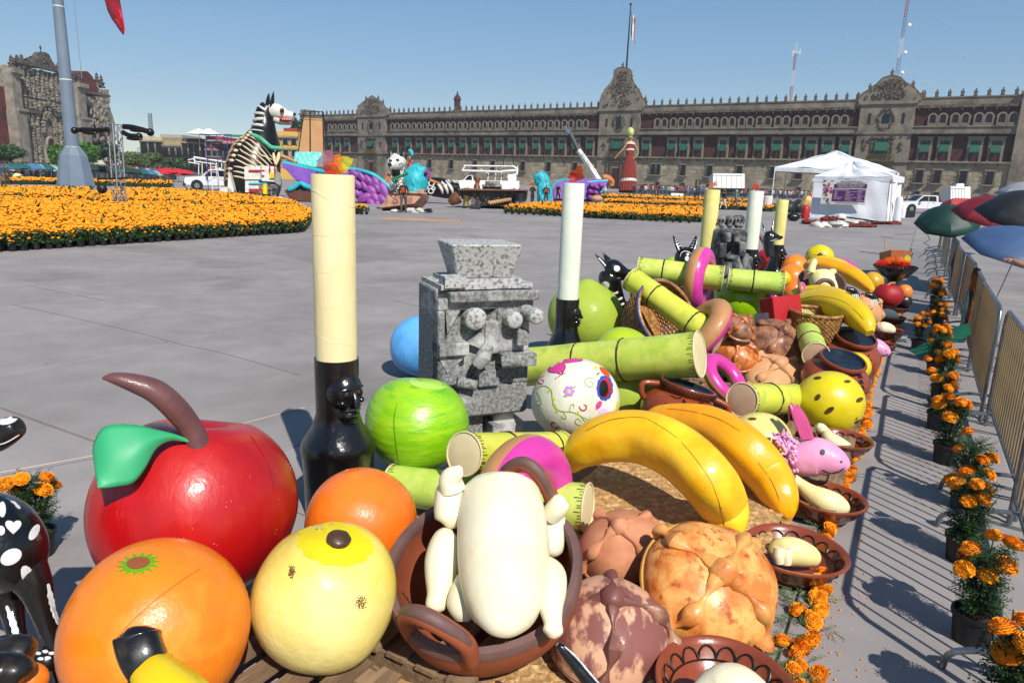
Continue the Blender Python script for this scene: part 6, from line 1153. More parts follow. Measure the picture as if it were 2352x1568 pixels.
def decal(o,P,mt,par,name='painted_mark',rings=3,sm=0):
    if sm: P = [tuple(q) for q in smoothpath(list(P) + [P[0]],sm)][:-1]
    P = resam(list(P) + [P[0]],5)[:-1]; cx_ = sum(p[0] for p in P) / len(P); cy_ = sum(p[1] for p in P) / len(P); n = len(P); c,nn = hit(o,cx_,cy_,.003); V = [tuple(c)]; N = [nn]
    for r_ in range(1,rings + 1):
        for p in P: u = r_ / rings; h,hn = hit(o,cx_ + (p[0] - cx_) * u,cy_ + (p[1] - cy_) * u,.003); V.append(tuple(h)); N.append(hn)
    V += [tuple(Vector(V[-n + i]) - N[-n + i] * .006) for i in range(n)]
    F_ = [(0,1 + i,1 + (i + 1) % n) for i in range(n)]
    for r_ in range(rings): a = 1 + r_ * n; b = a + n; F_ += [(a + i,b + i,b + (i + 1) % n,a + (i + 1) % n) for i in range(n)]
    m = MB(); m.add(V,F_); return m.build(name,mt,par)
def circ(x,y,rx,ry=None,n=14,ang=0): ry = ry or rx; c,s = math.cos(ang),math.sin(ang); return [(x + rx * math.cos(t) * c - ry * math.sin(t) * s,y + rx * math.cos(t) * s + ry * math.sin(t) * c) for t in np.linspace(0,2 * math.pi,n,endpoint=False)]
def glossy(name,c1,c2,rough=.3,**k): a = dict(scale=3,thr=(.35,.65),bump=.3,bscale=7,bdist=.03,coat=.35,detail=7); a.update(k); return mat(name,c1,c2,rough,**a)
redg = glossy('apple_red_gloss','#b30e12','#980a10',.3,stretch=(1,1,.3),c3='#c01c16',s3=1.5); orgg = glossy('orange_gloss','#ee8216','#e27212',.32,c3='#f29a2a',s3=2); orgd = glossy('deep_orange_gloss','#ea7a1e','#dc6814',.3)
guav = glossy('guava_yellow','#e0cb62','#d2b946',.38,c3='#e6d688',s3=1.2,t3=(.45,.65)); guavb = mat('guava_bright_yellow','#dcc80e','#d0b80a',rough=.5,scale=8); pale = glossy('pale_guava_yellow','#ddd080','#d2c05a',.4)
limeg = glossy('lime_green_gloss','#6fb00e','#9cc41c',.28,stretch=(.8,.8,3.5),scale=5,thr=(.32,.7),c3='#5aa612',s3=6,t3=(.55,.68)); gug = glossy('green_guava_paint','#9cb03a','#8ea22c',.55,coat=.1); gugl = glossy('lime_gloss_paint','#92bb0c','#7ca607',.25); blueb = glossy('sky_blue_ball','#66abdf','#4a92ce',.4,scale=1.8,thr=(.4,.6),c3='#94c8ea',s3=3)
spoty = glossy('spotted_yellow','#d9c412','#c9b410',.3); brn = mat('brown_mark','#5d3d1c','#3c2611',rough=.5,scale=30,thr=(.4,.6)); stemm = glossy('stem_brown','#6b4340','#563332',.4,scale=6); leafg = mat('jade_leaf','#35a06a','#2c9160',rough=.5,scale=3,bump=.1,bscale=5)
candc = mat('cream_candle','#e6d8a8','#dccb94',rough=.6,scale=4,stretch=(1,1,.4),bump=.6,bscale=9,bdist=.01); candw = mat('white_candle','#dcdfcc','#d2d7c4',rough=.6,scale=4,bump=.3,bscale=9,bdist=.01); candy = mat('yellow_candle','#dcd284','#cfc374',rough=.6,scale=4,bump=.3,bscale=9,bdist=.01)
blkg = glossy('black_gloss','#0c0c0d','#17120f',.22,coat=.5); whp = mat('white_mark_paint','#d8d8d4','#bcbcb8',rough=.5,scale=12)
terr = mat('terracotta_gloss','#8a3f22','#7a351c',rough=.28,scale=5,bump=.3,bscale=9,bdist=.01,coat=.5); terrm = mat('terracotta_matt','#924a2c','#7d3f27',rough=.65,scale=3,bump=.4,bscale=10,bdist=.01); rimp = mat('brown_rim_paint','#6a4e48','#5a413c',rough=.6,scale=8)
chk = mat('cream_chicken','#e2dbbe','#d6ca9c',rough=.5,scale=3,thr=(.4,.75),bump=.45,bscale=9,bdist=.012); chy = mat('yellow_chicken','#ddcf83','#d9d0a4',rough=.45,scale=2.5,bump=.2)
cany = mat('cane_yellow_green','#ccc94a','#b5bd36',rough=.42,scale=3,stretch=(1,1,1),bump=.25,bscale=14,bdist=.006,coat=.2,c3='#aab642',s3=9,t3=(.5,.7)); cang = mat('cane_green','#a9bb45','#c3ca5c',rough=.42,scale=4,bump=.25,bscale=14,bdist=.006,coat=.2,c3='#96b03e',s3=10,t3=(.5,.7)); canl = mat('cane_lime','#b7cb5e','#a3bd48',rough=.45,scale=3,bump=.2,coat=.2,c3='#c3cc66',s3=8,t3=(.5,.7)); cend = mat('cane_cream_end','#d3c79c','#c8b88a',rough=.6,scale=3); cpink = mat('cane_pinkish_end','#bda083','#ad8d72',rough=.6,scale=3); nodem = mat('cane_node_brown','#4a2a16','#331a0c',rough=.6,scale=25,thr=(.35,.55))
pinkg = glossy('hot_pink_gloss','#c83c96','#bb2f88',.3,bscale=5); tang = glossy('tan_dough','#b98655','#a87646',.4)
bang = glossy('banana_yellow','#f0b80c','#e8a406',.35,scale=2,c3='#f2c824',s3=3,t3=(.45,.65),bscale=4); bano = glossy('banana_orange_yellow','#f0ac08','#ea9806',.32,scale=2); bany = glossy('banana_bright_yellow','#dfbf0a','#d4ac06',.33,scale=2); lined = mat('dark_seam','#5a3a12','#2e1c0a',rough=.6,scale=40,thr=(.4,.6))
# ---- pallets and mats
wood = mat('weathered_pallet_wood','#8f7457','#6a533d',rough=.85,scale=3,stretch=(1,9,9),bump=.5,bscale=9,bdist=.006,c3='#4e3d2e',s3=9,t3=(.55,.75),rand=.15)
boards = MB().box((0,0,0),(1.2,.095,.018)).build('deck_board',wood,smooth=False); strg = MB().box((0,0,0),(.09,1.0,.085)).build('stringer',wood,smooth=False)
bd_m,st_m = boards.data,strg.data; bpy.data.objects.remove(boards); bpy.data.objects.remove(strg)
def pallet(x,y,lb,ang=0):
    t = thing('pallet',lb,'pallet',(x,y,0),AA + ang,'wooden pallets under the offering')
    for i in range(7): o = obj('deck_board',bd_m,t); o.location = (random.uniform(-.01,.01),-.45 + i * .15,.115); o.rotation_euler[2] = random.uniform(-.012,.012)
    for i in range(3): o = obj('deck_board',bd_m,t); o.location = (0,-.45 + i * .45,.012)
    for i in range(3): o = obj('stringer',st_m,t); o.location = (-.54 + i * .54,0,.0635)
pb = gnd(700,1500)
wh = ['under the orange and the yellow guava at the front','behind the front one, below the apple','below the cream chicken pot','under the green apple and stone head','under the painted skull','below the big banana pair','beneath the breads in the middle','beneath the wicker baskets','under the far canes','under the middle breads on the right','under the far bananas','under the far sculptures']
k = 0
for (i,j) in ((0,0),(1,0),(2,0),(3,0),(4,0),(5,0),(6,0),(7,0),(3,1),(4,1),(5,1),(6,1)):
    p = Vector((-1.0,2.15,0)) + AX * (i * 1.28) + AN * (j * 1.08 + (.0 if i < 1 else .12)); pallet(p.x,p.y,'weathered wooden pallet ' + wh[k],random.uniform(-.02,.02)); k += 1
straw = mat('petate_straw','#b08a58','#8c6a40',rough=.8,scale=14,bump=.4,bscale=60,bdist=.003,c3='#c9a672',s3=22,t3=(.5,.65))
def petate(x,y,L,W,lb,z=.012,ang=0.0,cell=.045):
    t = thing('woven_mat',lb,'mat',(x,y,z),AA + ang,'woven petate mats'); m = MB(); m.box((0,0,0),(L,W,.008)); m.build('backing',straw,t,world=False,smooth=False)
    m = MB(); nx,ny = int(L / cell),int(W / cell); w_ = cell * .47
    for i in range(nx):
        for j in range(ny):
            cx_,cy_ = -L / 2 + (i + .5) * cell,-W / 2 + (j + .5) * cell; a = .72 if (i + j) % 2 else -.86; c,s = math.cos(a),math.sin(a); l2,w2 = cell * .68,cell * .36; hz = .006
            P_ = [(-l2,-w2,0),(l2,-w2,0),(l2,w2,0),(-l2,w2,0),(-l2 * .7,0,hz),(l2 * .7,0,hz)]; m.add([(cx_ + p[0] * c - p[1] * s,cy_ + p[0] * s + p[1] * c,.004 + p[2]) for p in P_],[(0,1,5,4),(1,2,5),(2,3,4,5),(3,0,4)])
    m.build('woven_strip',straw,t,world=False,smooth=False,kind='stuff'); return t
p = gnd(1010,1640); petate(p.x + .35,p.y + .22,1.5,.95,'woven straw mat under the chicken pot at the bottom edge')
p = gnd(1500,1180,.0); petate(p.x + .1,p.y - .1,2.0,1.25,'woven straw mat under the big banana pair',z=.135)
p = gnd(1760,1330); petate(p.x - .22,p.y + .1,3.2,.5,'long woven straw mat below the clay bowls along the edge',z=.014)
p = gnd(1985,905); petate(p.x - .3,p.y + .2,3.4,.5,'woven straw mat edge below the spotted guava and jars',z=.014)
# ---- fruit
def fruit(nm,lb,x,y,R,mt,b=.12,sq=(1,1,1),amp=.012,seed=1,rot=None,f=None,cat='fruit sculpture',nu=40,nv=26,d=None):
    c,r = (at(x,y,d),R * d / FPX) if d else seat(x,y,R,b); t = thing(nm,lb,cat,tuple(c)); m = MB(); g_ = lump(amp * 1.5,seed,2.6); ff = (lambda X,Y,Z: g_(X,Y,Z) * (f(X,Y,Z) if f else 1)); m.ell(tuple(c),(r * sq[0],r * sq[1],r * sq[2]),rot,nu,nv,ff); o = m.build('body',mt,t); return t,o,c,r
def dimple(X,Y,Z):
    d = max(0,Z); return (1 - .30 * math.exp(-((1 - Z) / .055))) * (1 + .03 * math.sin(5 * math.atan2(Y,X)) * (1 - Z * Z) * .4)
t,o,c,r = fruit('apple_sculpture','giant glossy red apple with curved brown stem and jade green leaf',447,1160,224,redg,.06,(.99,1.0,.97),.01,3,eul(-14,2,0),dimple,nu=64,nv=48)
sr = mat('seam_red','#8a0a10'); [stroke(o,P,.9,sr,t,'paper_seam') for P in ([(575,1000),(615,1065),(630,1130)],)]; m = MB(); rr_ = random.Random(2)
for k in range(26): q,n = hit(o,rr_.uniform(400,660),rr_.uniform(1010,1280),0); m.ell(tuple(q),(rr_.uniform(.001,.003),) * 2 + (.001,),frame(n),6,4)
m.build('paint_chip',pkx_ := mat('chip_pale_red','#c98480'),t,kind='stuff')
top_,_ = hit(o,455,1012); dt = dep(top_)
m = MB(); PP = [(460,1030,30,dt + .02),(440,985,29,dt + .0),(405,940,31,dt - .05),(360,900,30,dt - .1),(310,880,24,dt - .14),(262,868,15,dt - .17),(236,868,4,dt - .18)]
pts = smoothpath([tuple(at(x,y,d)) + (R_ * d / FPX,) for x,y,R_,d in PP],5); m.tube([q[:3] for q in pts],[max(.003,q[3]) for q in pts],16,flat=.85); m.build('stem',stemm,t)
LF = [[(442,1012),(440,1014),(437,1016)],[(402,996),(399,1003),(395,1012)],[(358,985),(358,1006),(360,1030)],[(318,976),(325,1026),(334,1076)],[(272,973),(290,1044),(306,1108)],[(234,983),(250,1050),(270,1116)],[(213,1025),(222,1072),(242,1119)],[(216,1068),(220,1095),(225,1118)]]
m = MB(); V = []; lift = [.0,.05,.12,.17,.2,.2,.17,.13]
qa_ = dep(hit(o,245,1112)[0]); lf = []
for i,rw in enumerate(LF):
    for j,(x,y) in enumerate(rw): u = i / 7; lf.append(dt - .02 + (qa_ - .08 - dt) * u - .05 * math.sin(3.1 * u) - .03 * (1 - abs(j - 1)) * math.sin(3.1 * u) - .045 * j * u)
mn = [dep(hit(o,max(x,225),max(y,1008),.01)[0]) for rw in LF for x,y in rw]
for i,rw in enumerate(LF):
    for j,(x,y) in enumerate(rw): V.append(tuple(at(x,y,min(lf[i * 3 + j],mn[i * 3 + j] - .02))))
Vg = np.array(V).reshape(8,3,3); U = []
for i in range(8): U.append(smoothpath(list(Vg[i]),4))
U = [smoothpath([U[i][j] for i in range(8)],4) for j in range(9)]; n_ = len(U[0]); m.add([tuple(p) for rw in U for p in rw],[(j * n_ + i,j * n_ + i + 1,(j + 1) * n_ + i + 1,(j + 1) * n_ + i) for j in range(8) for i in range(n_ - 1)]); lo = m.build('leaf',leafg,t); md = lo.modifiers.new('s','SOLIDIFY'); md.thickness = .008
t,o,c,r = fruit('orange_sculpture','giant glossy orange with a painted green calyx at the front left',363,1446,203,orgg,.1,(1.0,1,1.0),.01,5)
star = []
for i in range(28):
    a = 2 * math.pi * i / 28; q = 1.0 if i % 2 == 0 else .62; star.append((318 + 52 * q * math.cos(a),1295 + 27 * q * math.sin(a) - 6 * math.cos(a)))
decal(o,star,mat('calyx_green','#5f9a12','#4a8410',rough=.4),t,'calyx',3); hit_ = circ(318,1294,27,13,18,-.15); d_ = decal(o,hit_,mat('calyx_brown','#8a4a28','#6e381e',rough=.5),t,'stem_scar'); 
for v in d_.data.vertices: v.co += (v.co - Vector(c) + Vector(t.location)).normalized() * .003
stroke(o,[(460,1305),(400,1345),(330,1400),(262,1470)],2.2,mat('papier_seam','#b85a10',rough=.5),t,'paper_seam')
t,o,c,r = fruit('guava_sculpture','giant pale yellow guava with brown nub and brown blotches between orange and chicken pot',745,1368,163,guav,.08,(1,1,1.03),.018,8,eul(-20,8,0))
ys = []
for i in range(30): a = 2 * math.pi * i / 30; q = 1 + .06 * math.sin(i * 2.3); ys.append((770 + 86 * q * math.cos(a),1250 + 50 * q * math.sin(a) + 8 * math.cos(a)))
decal(o,ys,guavb,t,'bright_crown',4)
q,n = hit(o,778,1240); m = MB(); m.ell(tuple(q),(.052,.052,.03),frame(n),18,10,lump(.08,2)); m.build('nub',mat('nub_brown','#4e3422','#35220f',rough=.4,coat=.3),t)
blot = mat('brown_speckle','#7a5226','#4a2c12',rough=.6,scale=60)
random.seed(4)
for (bx_,by_,s1,s2,n_) in ((670,1312,8,14,150),(828,1384,15,16,150),(765,1255,40,16,240)):
    m = MB()
    for i in range(n_): x,y = bx_ + random.gauss(0,s1 * .45),by_ + random.gauss(0,s2 * .45); q,n = hit(o,x,y,.0); m.ell(tuple(q),(random.uniform(.0012,.0035),random.uniform(.0012,.0035),.001),frame(n),7,4)
    m.build('blotch',blot,t,kind='stuff')
t,o,c,r = fruit('orange_sculpture','glossy deep orange tangerine behind the yellow guava, before the tall candle holder',828,1198,127,orgd,.1,(1,1,.97),.012,9)
t,o,c,r = fruit('green_apple_sculpture','glossy lime green apple with brush strokes beside the black candle holder',957,974,120,limeg,.1,(1,1,.93),.015,12,eul(-10,4,0),lambda X,Y,Z: 1 - .1 * math.exp(-((1 - Z) / .04)) if Z > 0 else 1)
decal(o,circ(985,880,46,14,22,.1),mat('pale_lime','#a8cc5c','#95c044',rough=.35),t,'pale_top',3); stroke(o,[(912,925),(905,965),(908,1010),(915,1060)],2,MC['papier_seam'] if False else mat('green_seam','#3f7d0e'),t,'paper_seam')
t,o,c,r = fruit('blue_ball','sky blue painted ball standing on the plaza behind the stone head',965,795,70,blueb,0,(1,1,1),.012,14,cat='ball')
t,o,c,r = fruit('green_guava_sculpture','large matt yellow green guava with pointed top behind the second candle holder',1345,728,86,gug,.1,(1.02,1,.93),.012,15,None,lambda X,Y,Z: 1 + .1 * math.exp(-((1 - Z) / .03)))
t,o,c,r = fruit('green_guava_sculpture','smaller lime guava tucked in front of the large matt one',1428,812,62,glossy('lime_yellow','#a8bd18','#8eae14',.4),.35,(1.1,1,1),.012,16)
t,o,c,r = fruit('green_guava_sculpture','dark olive green fruit shaded under the thickest cane',1442,902,88,gug,.1,(1,1,1),.012,17,d=6.35)
t,o,c,r = fruit('lime_sculpture','shiny lime green fruit below the far cane, left of the red box',1700,690,58,gugl,.35,(1,1,1.05),.01,18,eul(0,-25,0))
t,o,c,r = fruit('spotted_guava_sculpture','bright yellow fruit with brown oval spots beside the clay jars',1905,923,75,spoty,.02,(1.03,1,.95),.012,19)
random.seed(2)
for (x,y,a,rx,ry) in ((1878,868,-.1,9,3.5),(1946,876,0,8,3.5),(1878,912,-.9,9,5.5),(1835,915,1.3,8,3.5),(1974,918,-.5,9,5),(1905,942,-.6,13,6),(1972,968,-.3,10,4),(1845,965,1,6,3)): decal(o,circ(x,y,rx,ry,12,a),brn,t,'brown_spot',2)
t,o,c,r = fruit('pale_guava_sculpture','pale lemon yellow guava behind the second big banana',1745,1016,69,pale,.12,(1.05,1,1.02),.015,20); decal(o,circ(1728,962,10,3),brn,t,'brown_spot',2)
t,o,c,r = fruit('apple_sculpture','second red apple with a stem standing by the far stone sculpture',1768,600,34,redg,.3,(1,1,.9),.01,21,None,dimple)
m = MB(); d_ = dep(c); pts = [at(1760,580,d_),at(1757,560,d_),at(1748,545,d_),at(1742,535,d_)]; m.tube([tuple(p) for p in pts],[.05,.045,.04,.03],10); m.build('stem',stemm,t); m = MB(); m.ell(tuple(at(1788,572,d_ - .1)),(.16,.1,.04),None,12,6); m.build('leaf',leafg,t)
for (x,y,R,lb) in ((1825,614,29,'orange fruit behind the far row, just right of the second red apple'),(1818,640,33,'orange fruit in the middle of the far pile'),(1822,668,30,'lowest orange fruit of the far pile beside the cane end')): fruit('orange_sculpture',lb,x,y,R,orgg if R != 30 else orgd,.35,seed=x)
t,o,c,r = fruit('guava_sculpture','yellow guava with a brown star nub on top of the far pile',1882,592,32,spoty,.42,(1,1,.95),.015,23); q,n = hit(o,1884,586); m = MB(); m.ell(tuple(q),(.05,.05,.04),frame(n),12,8); m.build('nub',brn,t)
for a in np.arange(0,6.2,.8): stroke(o,[(1884 + 6 * math.cos(a),586 + 5 * math.sin(a)),(1884 + 15 * math.cos(a),586 + 12 * math.sin(a))],1.3,brn,t,'star_line',1)
t,o,c,r = fruit('guava_sculpture','small yellow guava with brown nub between the far oranges',1798,640,18,spoty,.8,seed=24); q,n = hit(o,1798,627); m = MB(); m.ell(tuple(q),(.035,.035,.03),frame(n),10,6); m.build('nub',brn,t)
t,o,c,r = fruit('apple_sculpture','matt red apple with thin pale stem at the far right end of the offering',2040,678,31,mat('matt_red','#a01a20','#8a1419',rough=.55,bump=.4,bscale=20),.2,(1.05,1,.92),.012,25,None,dimple); m = MB(); d_ = dep(c); m.tube([tuple(at(2036,657,d_)),tuple(at(2046,650,d_)),tuple(at(2056,650,d_))],.018,6); m.build('stem',tang,t)
fruit('orange_sculpture','small pale orange beside the matt red apple at the far end',2077,670,17,glossy('pale_orange','#e0893a','#d3762a',.35),.3,seed=26)
fruit('black_ball','black round object under the matt red apple',2075,692,18,blkg,.12,seed=27,cat='ball'); fruit('yellow_fruit_sculpture','ochre yellow fruit behind the matt red apple',2004,648,24,glossy('ochre_yellow','#cfa21a','#b98d14',.35),.1,seed=28); fruit('green_fruit_sculpture','yellow green fruit peeking behind the far cane on the left',1705,632,26,gugl,.5,seed=29); fruit('green_fruit_sculpture','green fruit peeking out behind the second dog ear',1545,610,20,gug,.3,seed=30)
m = MB(); m.ell(tuple(at(1965,842,7.3)),(.15,.15,.15),f=lump(.01,3)); tag(m.build('guava_sculpture',spoty),'yellow fruit squeezed between the two clay jars','fruit sculpture')
# ---- candles
def candle(lb,x,yb,ytop,yh,d,wpx,mt,flame,hb=(1,1.8),lean=0):
    p = at(x,yh,d); zh = p.z; base = Vector((p.x,p.y,0)); r = wpx * d / FPX / 2; zt = 2.1 - (ytop - (408 + .037 * (x - 1176))) * d / FPX * .99; t = thing('candle',lb,'candle',tuple(base)); m = MB(); R = I3
    m.lathe([(r,zh - .1),(r * 1.01,zh + (zt - zh) * .4),(r,zt - .012),(r * .97,zt),(0,zt)],40,c=(base.x,base.y,0),f=lambda th,z: 1 + .006 * math.sin(3 * th + z * 2)); m.build('wax',mt,t)
    if flame:
        for i,(dx,dy,s_,cm) in enumerate(flame): m = MB(); rr_ = random.Random(i); V = [(rr_.gauss(0,1),rr_.gauss(0,1) * .6,rr_.gauss(0,1)) for _ in range(9)]; m.ell((base.x + dx,base.y,zt + dy),(s_,s_ * .5,s_ * 1.15),None,8,6,lump(.35,i + 3,3)); m.build('cellophane_flame',cm,t,smooth=False)
    rg = random.Random(int(x))
    for q in range(5): m = MB(); z0 = zh + (zt - zh) * (.12 + .19 * q); k_ = rg.uniform(-.06,.06); m.tube([(base.x + (r * 1.004) * math.cos(a),base.y + (r * 1.004) * math.sin(a),z0 + k_ * math.cos(a) + .006 * math.sin(5 * a)) for a in np.linspace(-2.9,-2.9 + rg.uniform(2.5,4),22)],.0016,4); m.build('paper_seam',mt,t)
    return t,base,zh,r
cel = lambda n,h: mat(n,h,rough=.08,trans=.3,bump=0,ior=1.2,spec=1,alpha=.5)
cr,co_,cyl,cpu = cel('red_cellophane','#e0301c'),cel('orange_cellophane','#ee7a2a'),cel('yellow_cellophane','#e6dc20'),cel('plum_cellophane','#b06a80')
def skullface(o_,par,c,nrm,s,mt):   # a small moulded skull facing nrm
    R = frame((0,0,1),nrm); P = lambda a,b,z: tuple(np.array(c) + R @ np.array((a * s,b * s,z * s)))
    m = MB(); m.ell(P(.0,0,.12),(s * .42,s * .40,s * .46),R,22,16,lump(.03,4)); m.ell(P(.18,0,-.38),(s * .24,s * .25,s * .2),R,16,10); m.ell(P(.26,.24,-.06),(s * .12,s * .09,s * .07),R,10,8); m.ell(P(.26,-.24,-.06),(s * .12,s * .09,s * .07),R,10,8); m.ell(P(.30,0,.25),(s * .11,s * .30,s * .07),R,14,8); m.tube([P(.38,0,.15),P(.47,0,.03),P(.52,0,-.06),P(.4,0,-.1)],[s * .05,s * .07,s * .08,s * .05],8); m.tube([P(.32,-.17,-.24),P(.43,0,-.22),P(.32,.17,-.24)],s * .045,8); m.tube([P(.3,-.16,-.36),P(.42,0,-.36),P(.3,.16,-.36)],s * .05,8); m.tube([P(.22,-.14,-.52),P(.34,0,-.52),P(.22,.14,-.52)],s * .06,8)
    m.build('skull_relief',mt,par); m = MB(); [m.ell(P(.34,y_ * .15,.12),(s * .075,s * .1,s * .1),R,10,8) for y_ in (-1,1)]; m.build('eye_socket',mat('deep_black','#050505',rough=.6,bump=0),par)
t,b_,zh,r = candle('tall cream candle with cellophane flame in a black skull holder, nearest the camera',773,1210,401,822,4.3,93,candc,[(-.015,.02,.036,cr),(.02,.055,.05,co_),(-.035,.075,.048,cpu),(.07,.06,.04,cyl)])
def holder(t,b_,zh,r,prof,skz,sks,side): m = MB(); m.lathe(prof,44,c=(b_.x,b_.y,0)); m.build('holder',blkg,t); skullface(None,t,(b_.x + side[0] * r * .62,b_.y + side[1] * r * .62,skz),side,sks,blkg)
holder(t,b_,zh,r,[(.0,zh - .1),(r * 1.0,zh - .09),(r * 1.01,zh),(r * 1.07,zh + .005),(r * 1.08,zh - .02),(r * 1.06,zh - .34),(r * 1.13,zh - .37),(r * 1.25,zh - .42),(r * 1.72,zh - .515),(r * 1.84,zh - .545),(r * 1.86,zh - .58),(r * 1.80,zh - .62),(r * 1.72,zh - .82),(r * 1.7,0),(0,0)],zh - .22,.275,(.72,-.69,0))
for (lb,x,yt,yh,d,wd,mt,fl,side) in (('white candle in a black skull holder between the stone head and green guava',1304,420,686,7.5,48,candw,[(-.01,.05,.05,cr),(.04,.10,.06,mat('amber_cellophane','#b8440e',rough=.1,trans=.6,bump=0))],(.9,-.43,0)),('pale yellow candle left of the far stone sculpture',1621,435,600,10.8,34,candy,[(-.02,.05,.035,co_),(.03,.09,.03,cr)],(.8,-.6,0)),('white candle standing right of the far stone sculpture',1723,438,572,11.5,33,candw,[(-.02,.06,.04,cr)],(.85,-.5,0)),('smallest and farthest pale yellow candle behind the third dog',1786,458,562,14,26,candy,None,(.85,-.5,0))):
    t,b_,zh,r = candle(lb,x,0,yt,yh,d,wd,mt,fl); holder(t,b_,zh,r,[(.0,zh - .1),(r,zh - .09),(r * 1.02,zh),(r * 1.12,zh + .005),(r * 1.14,zh - .02),(r * 1.1,zh - .28),(r * 1.2,zh - .36),(r * 1.7,zh - .5),(r * 2.0,zh - .56),(r * 1.9,zh - .8),(r * 1.9,0),(0,0)],zh - .17,.2 if d < 9 else .24,side)
# ---- big stone head
dS_ = 5.55; sx0,sy0,sk = 863.7,514.5,.3281
def Zs(Y): return at(1110,sy0 + sk * Y,dS_).z
bs = at(1003,990,dS_ - .15); yaw = math.radians(24); Wf = .77; Df = .42; ex_ = np.array((math.cos(yaw),math.sin(yaw),0)); ey_ = np.array((-math.sin(yaw),math.cos(yaw),0))
stn = mat('black_white_speckled_stone','#5a5b5a','#8e8d89',rough=.9,scale=42,thr=(.4,.6),bump=.5,bscale=40,bdist=.006,detail=10,c3='#b5b4b0',s3=3,t3=(.52,.64))
stl = mat('grey_speckled_stone_top','#666665','#adaca8',rough=.9,scale=36,thr=(.39,.51),bump=.4,bscale=20,bdist=.01,detail=12)
p0 = np.array((bs.x,bs.y,0)); sth = thing('stone_head_sculpture','large grey speckled block stone head with hat and round eyes, facing right','sculpture',(bs.x,bs.y,0),yaw)
def U(X): return (X - 500) / 630 * Wf
def SB(nm,X0,X1,Y0,Y1,out,dp=.2,mt=stn,bev=True,par=sth,taper=1.0):
    m = MB(); a,b = U(X0),U(X1); z0,z1 = Zs(Y1),Zs(Y0); m.box(((a + b) / 2,-out + dp / 2,(z0 + z1) / 2),(b - a,dp,z1 - z0),taper=taper); o = m.build(nm,mt,par,world=False,smooth=False)
    if bev: md = o.modifiers.new('b','BEVEL'); md.width = .012; md.segments = 2
    return o
zb,ztp = Zs(1330),Zs(420)
m = MB(); m.bb(0,Wf,.065,Df + .1,zb,ztp); o = m.build('block',stn,sth,world=False,smooth=False); md = o.modifiers.new('b','BEVEL'); md.width = .02; md.segments = 2
for q in (('brow_ledge',560,1145,430,500,.06,.3),('brow',500,1130,480,560,.0,.12),('left_pier',500,545,560,1330,.0,.12),('cheek_block',500,690,780,870,.05,.2),('cheek_block',500,640,880,1090,.0,.12),('nose_bridge',800,900,640,880,.02,.14),('face_panel',880,1100,560,870,.02,.14),('lip_beam',900,1120,870,960,.13,.26),('mouth_block',760,900,990,1110,.04,.16),('jaw_panel',640,1110,1110,1330,.0,.12),('chin_panel',500,690,1220,1330,.0,.12),('cheek_panel',900,1110,980,1110,.0,.12),('nose_block',985,1065,700,810,.12,.2)): SB(*q)
SB('chin_bevel',640,1110,1320,1350,-.03,.1)
for (X_,Y_,R_,out,L_) in ((730,620,.085,.04,.18),(960,625,.065,.12,.2),(1075,590,.06,.2,.26)):
    m = MB(); m.tube([(U(X_),.08,Zs(Y_)),(U(X_),-out,Zs(Y_))],[R_,R_],20); m.ell((U(X_),-out,Zs(Y_)),(R_,R_ * .35,R_),None,18,8); m.build('eye_boss',stl,sth,world=False)
m = MB(); m.tube([(U(740),-.06,Zs(940)),(U(770),-.09,Zs(880)),(U(810),-.05,Zs(810))],[.05,.06,.045],10); m.build('nose_scroll',stn,sth,world=False)
m = MB(); m.tube([(U(620),-.02,Zs(1060)),(U(740),-.05,Zs(1090))],[.045,.04],12); m.build('lip_roll',stn,sth,world=False); m = MB(); m.tube([(U(890),-.1,Zs(925)),(U(1000),-.16,Zs(905))],.05,12); m.build('lip_roll',stn,sth,world=False)
m = MB(); m.prism([(U(545),Zs(560)),(U(640),Zs(560)),(U(560),Zs(720))],(0,.05,0),(1,0,0),(0,0,1),.1); m.prism([(U(880),Zs(560)),(U(860),Zs(880)),(U(700),Zs(800))],(0,.05,0),(1,0,0),(0,0,1),.1); m.prism([(U(500),Zs(870)),(U(690),Zs(870)),(U(560),Zs(1000))],(0,.04,0),(1,0,0),(0,0,1),.1); m.build('socket_wedge',stn,sth,world=False,smooth=False)
m = MB(); m.bb(.02,Wf * .98,.0,Df + .08,ztp,ztp + .035); m.bb(.1,Wf * .88,.04,Df + .04,ztp + .035,ztp + .07); m.build('crown_step',stl,sth,world=False,smooth=False)
zh0,zh1 = ztp + .07,Zs(118); m = MB(); xa,xb = .14,.62
hp_ = [(xa + .04,.1),(xb - .02,.06),(xb,.38),(xa + .06,.40)]; hq = [(xa - .04,.02),(xb + .04,-.02),(xb + .06,.46),(xa,.5)]; V = [(x,y,zh0) for x,y in hp_] + [(x,y,zh1) for x,y in hq]; m.add(V,[(3,2,1,0),(4,5,6,7)] + [(i,(i + 1) % 4,(i + 1) % 4 + 4,i + 4) for i in range(4)]); o = m.build('hat',stl,sth,world=False,smooth=False); md = o.modifiers.new('b','BEVEL'); md.width = .01
m = MB(); m.bb(.04,.2,-.03,.12,ztp + .02,ztp + .1); m.build('hat_step',stl,sth,world=False,smooth=False)
m = MB(); m.bb(.25,.42,.12,.36,.08,zb); m.bb(.5,.68,.1,.34,.08,zb); m.bb(.46,.74,.0,.36,.08,.2); m.build('foot',stn,sth,world=False,smooth=False)
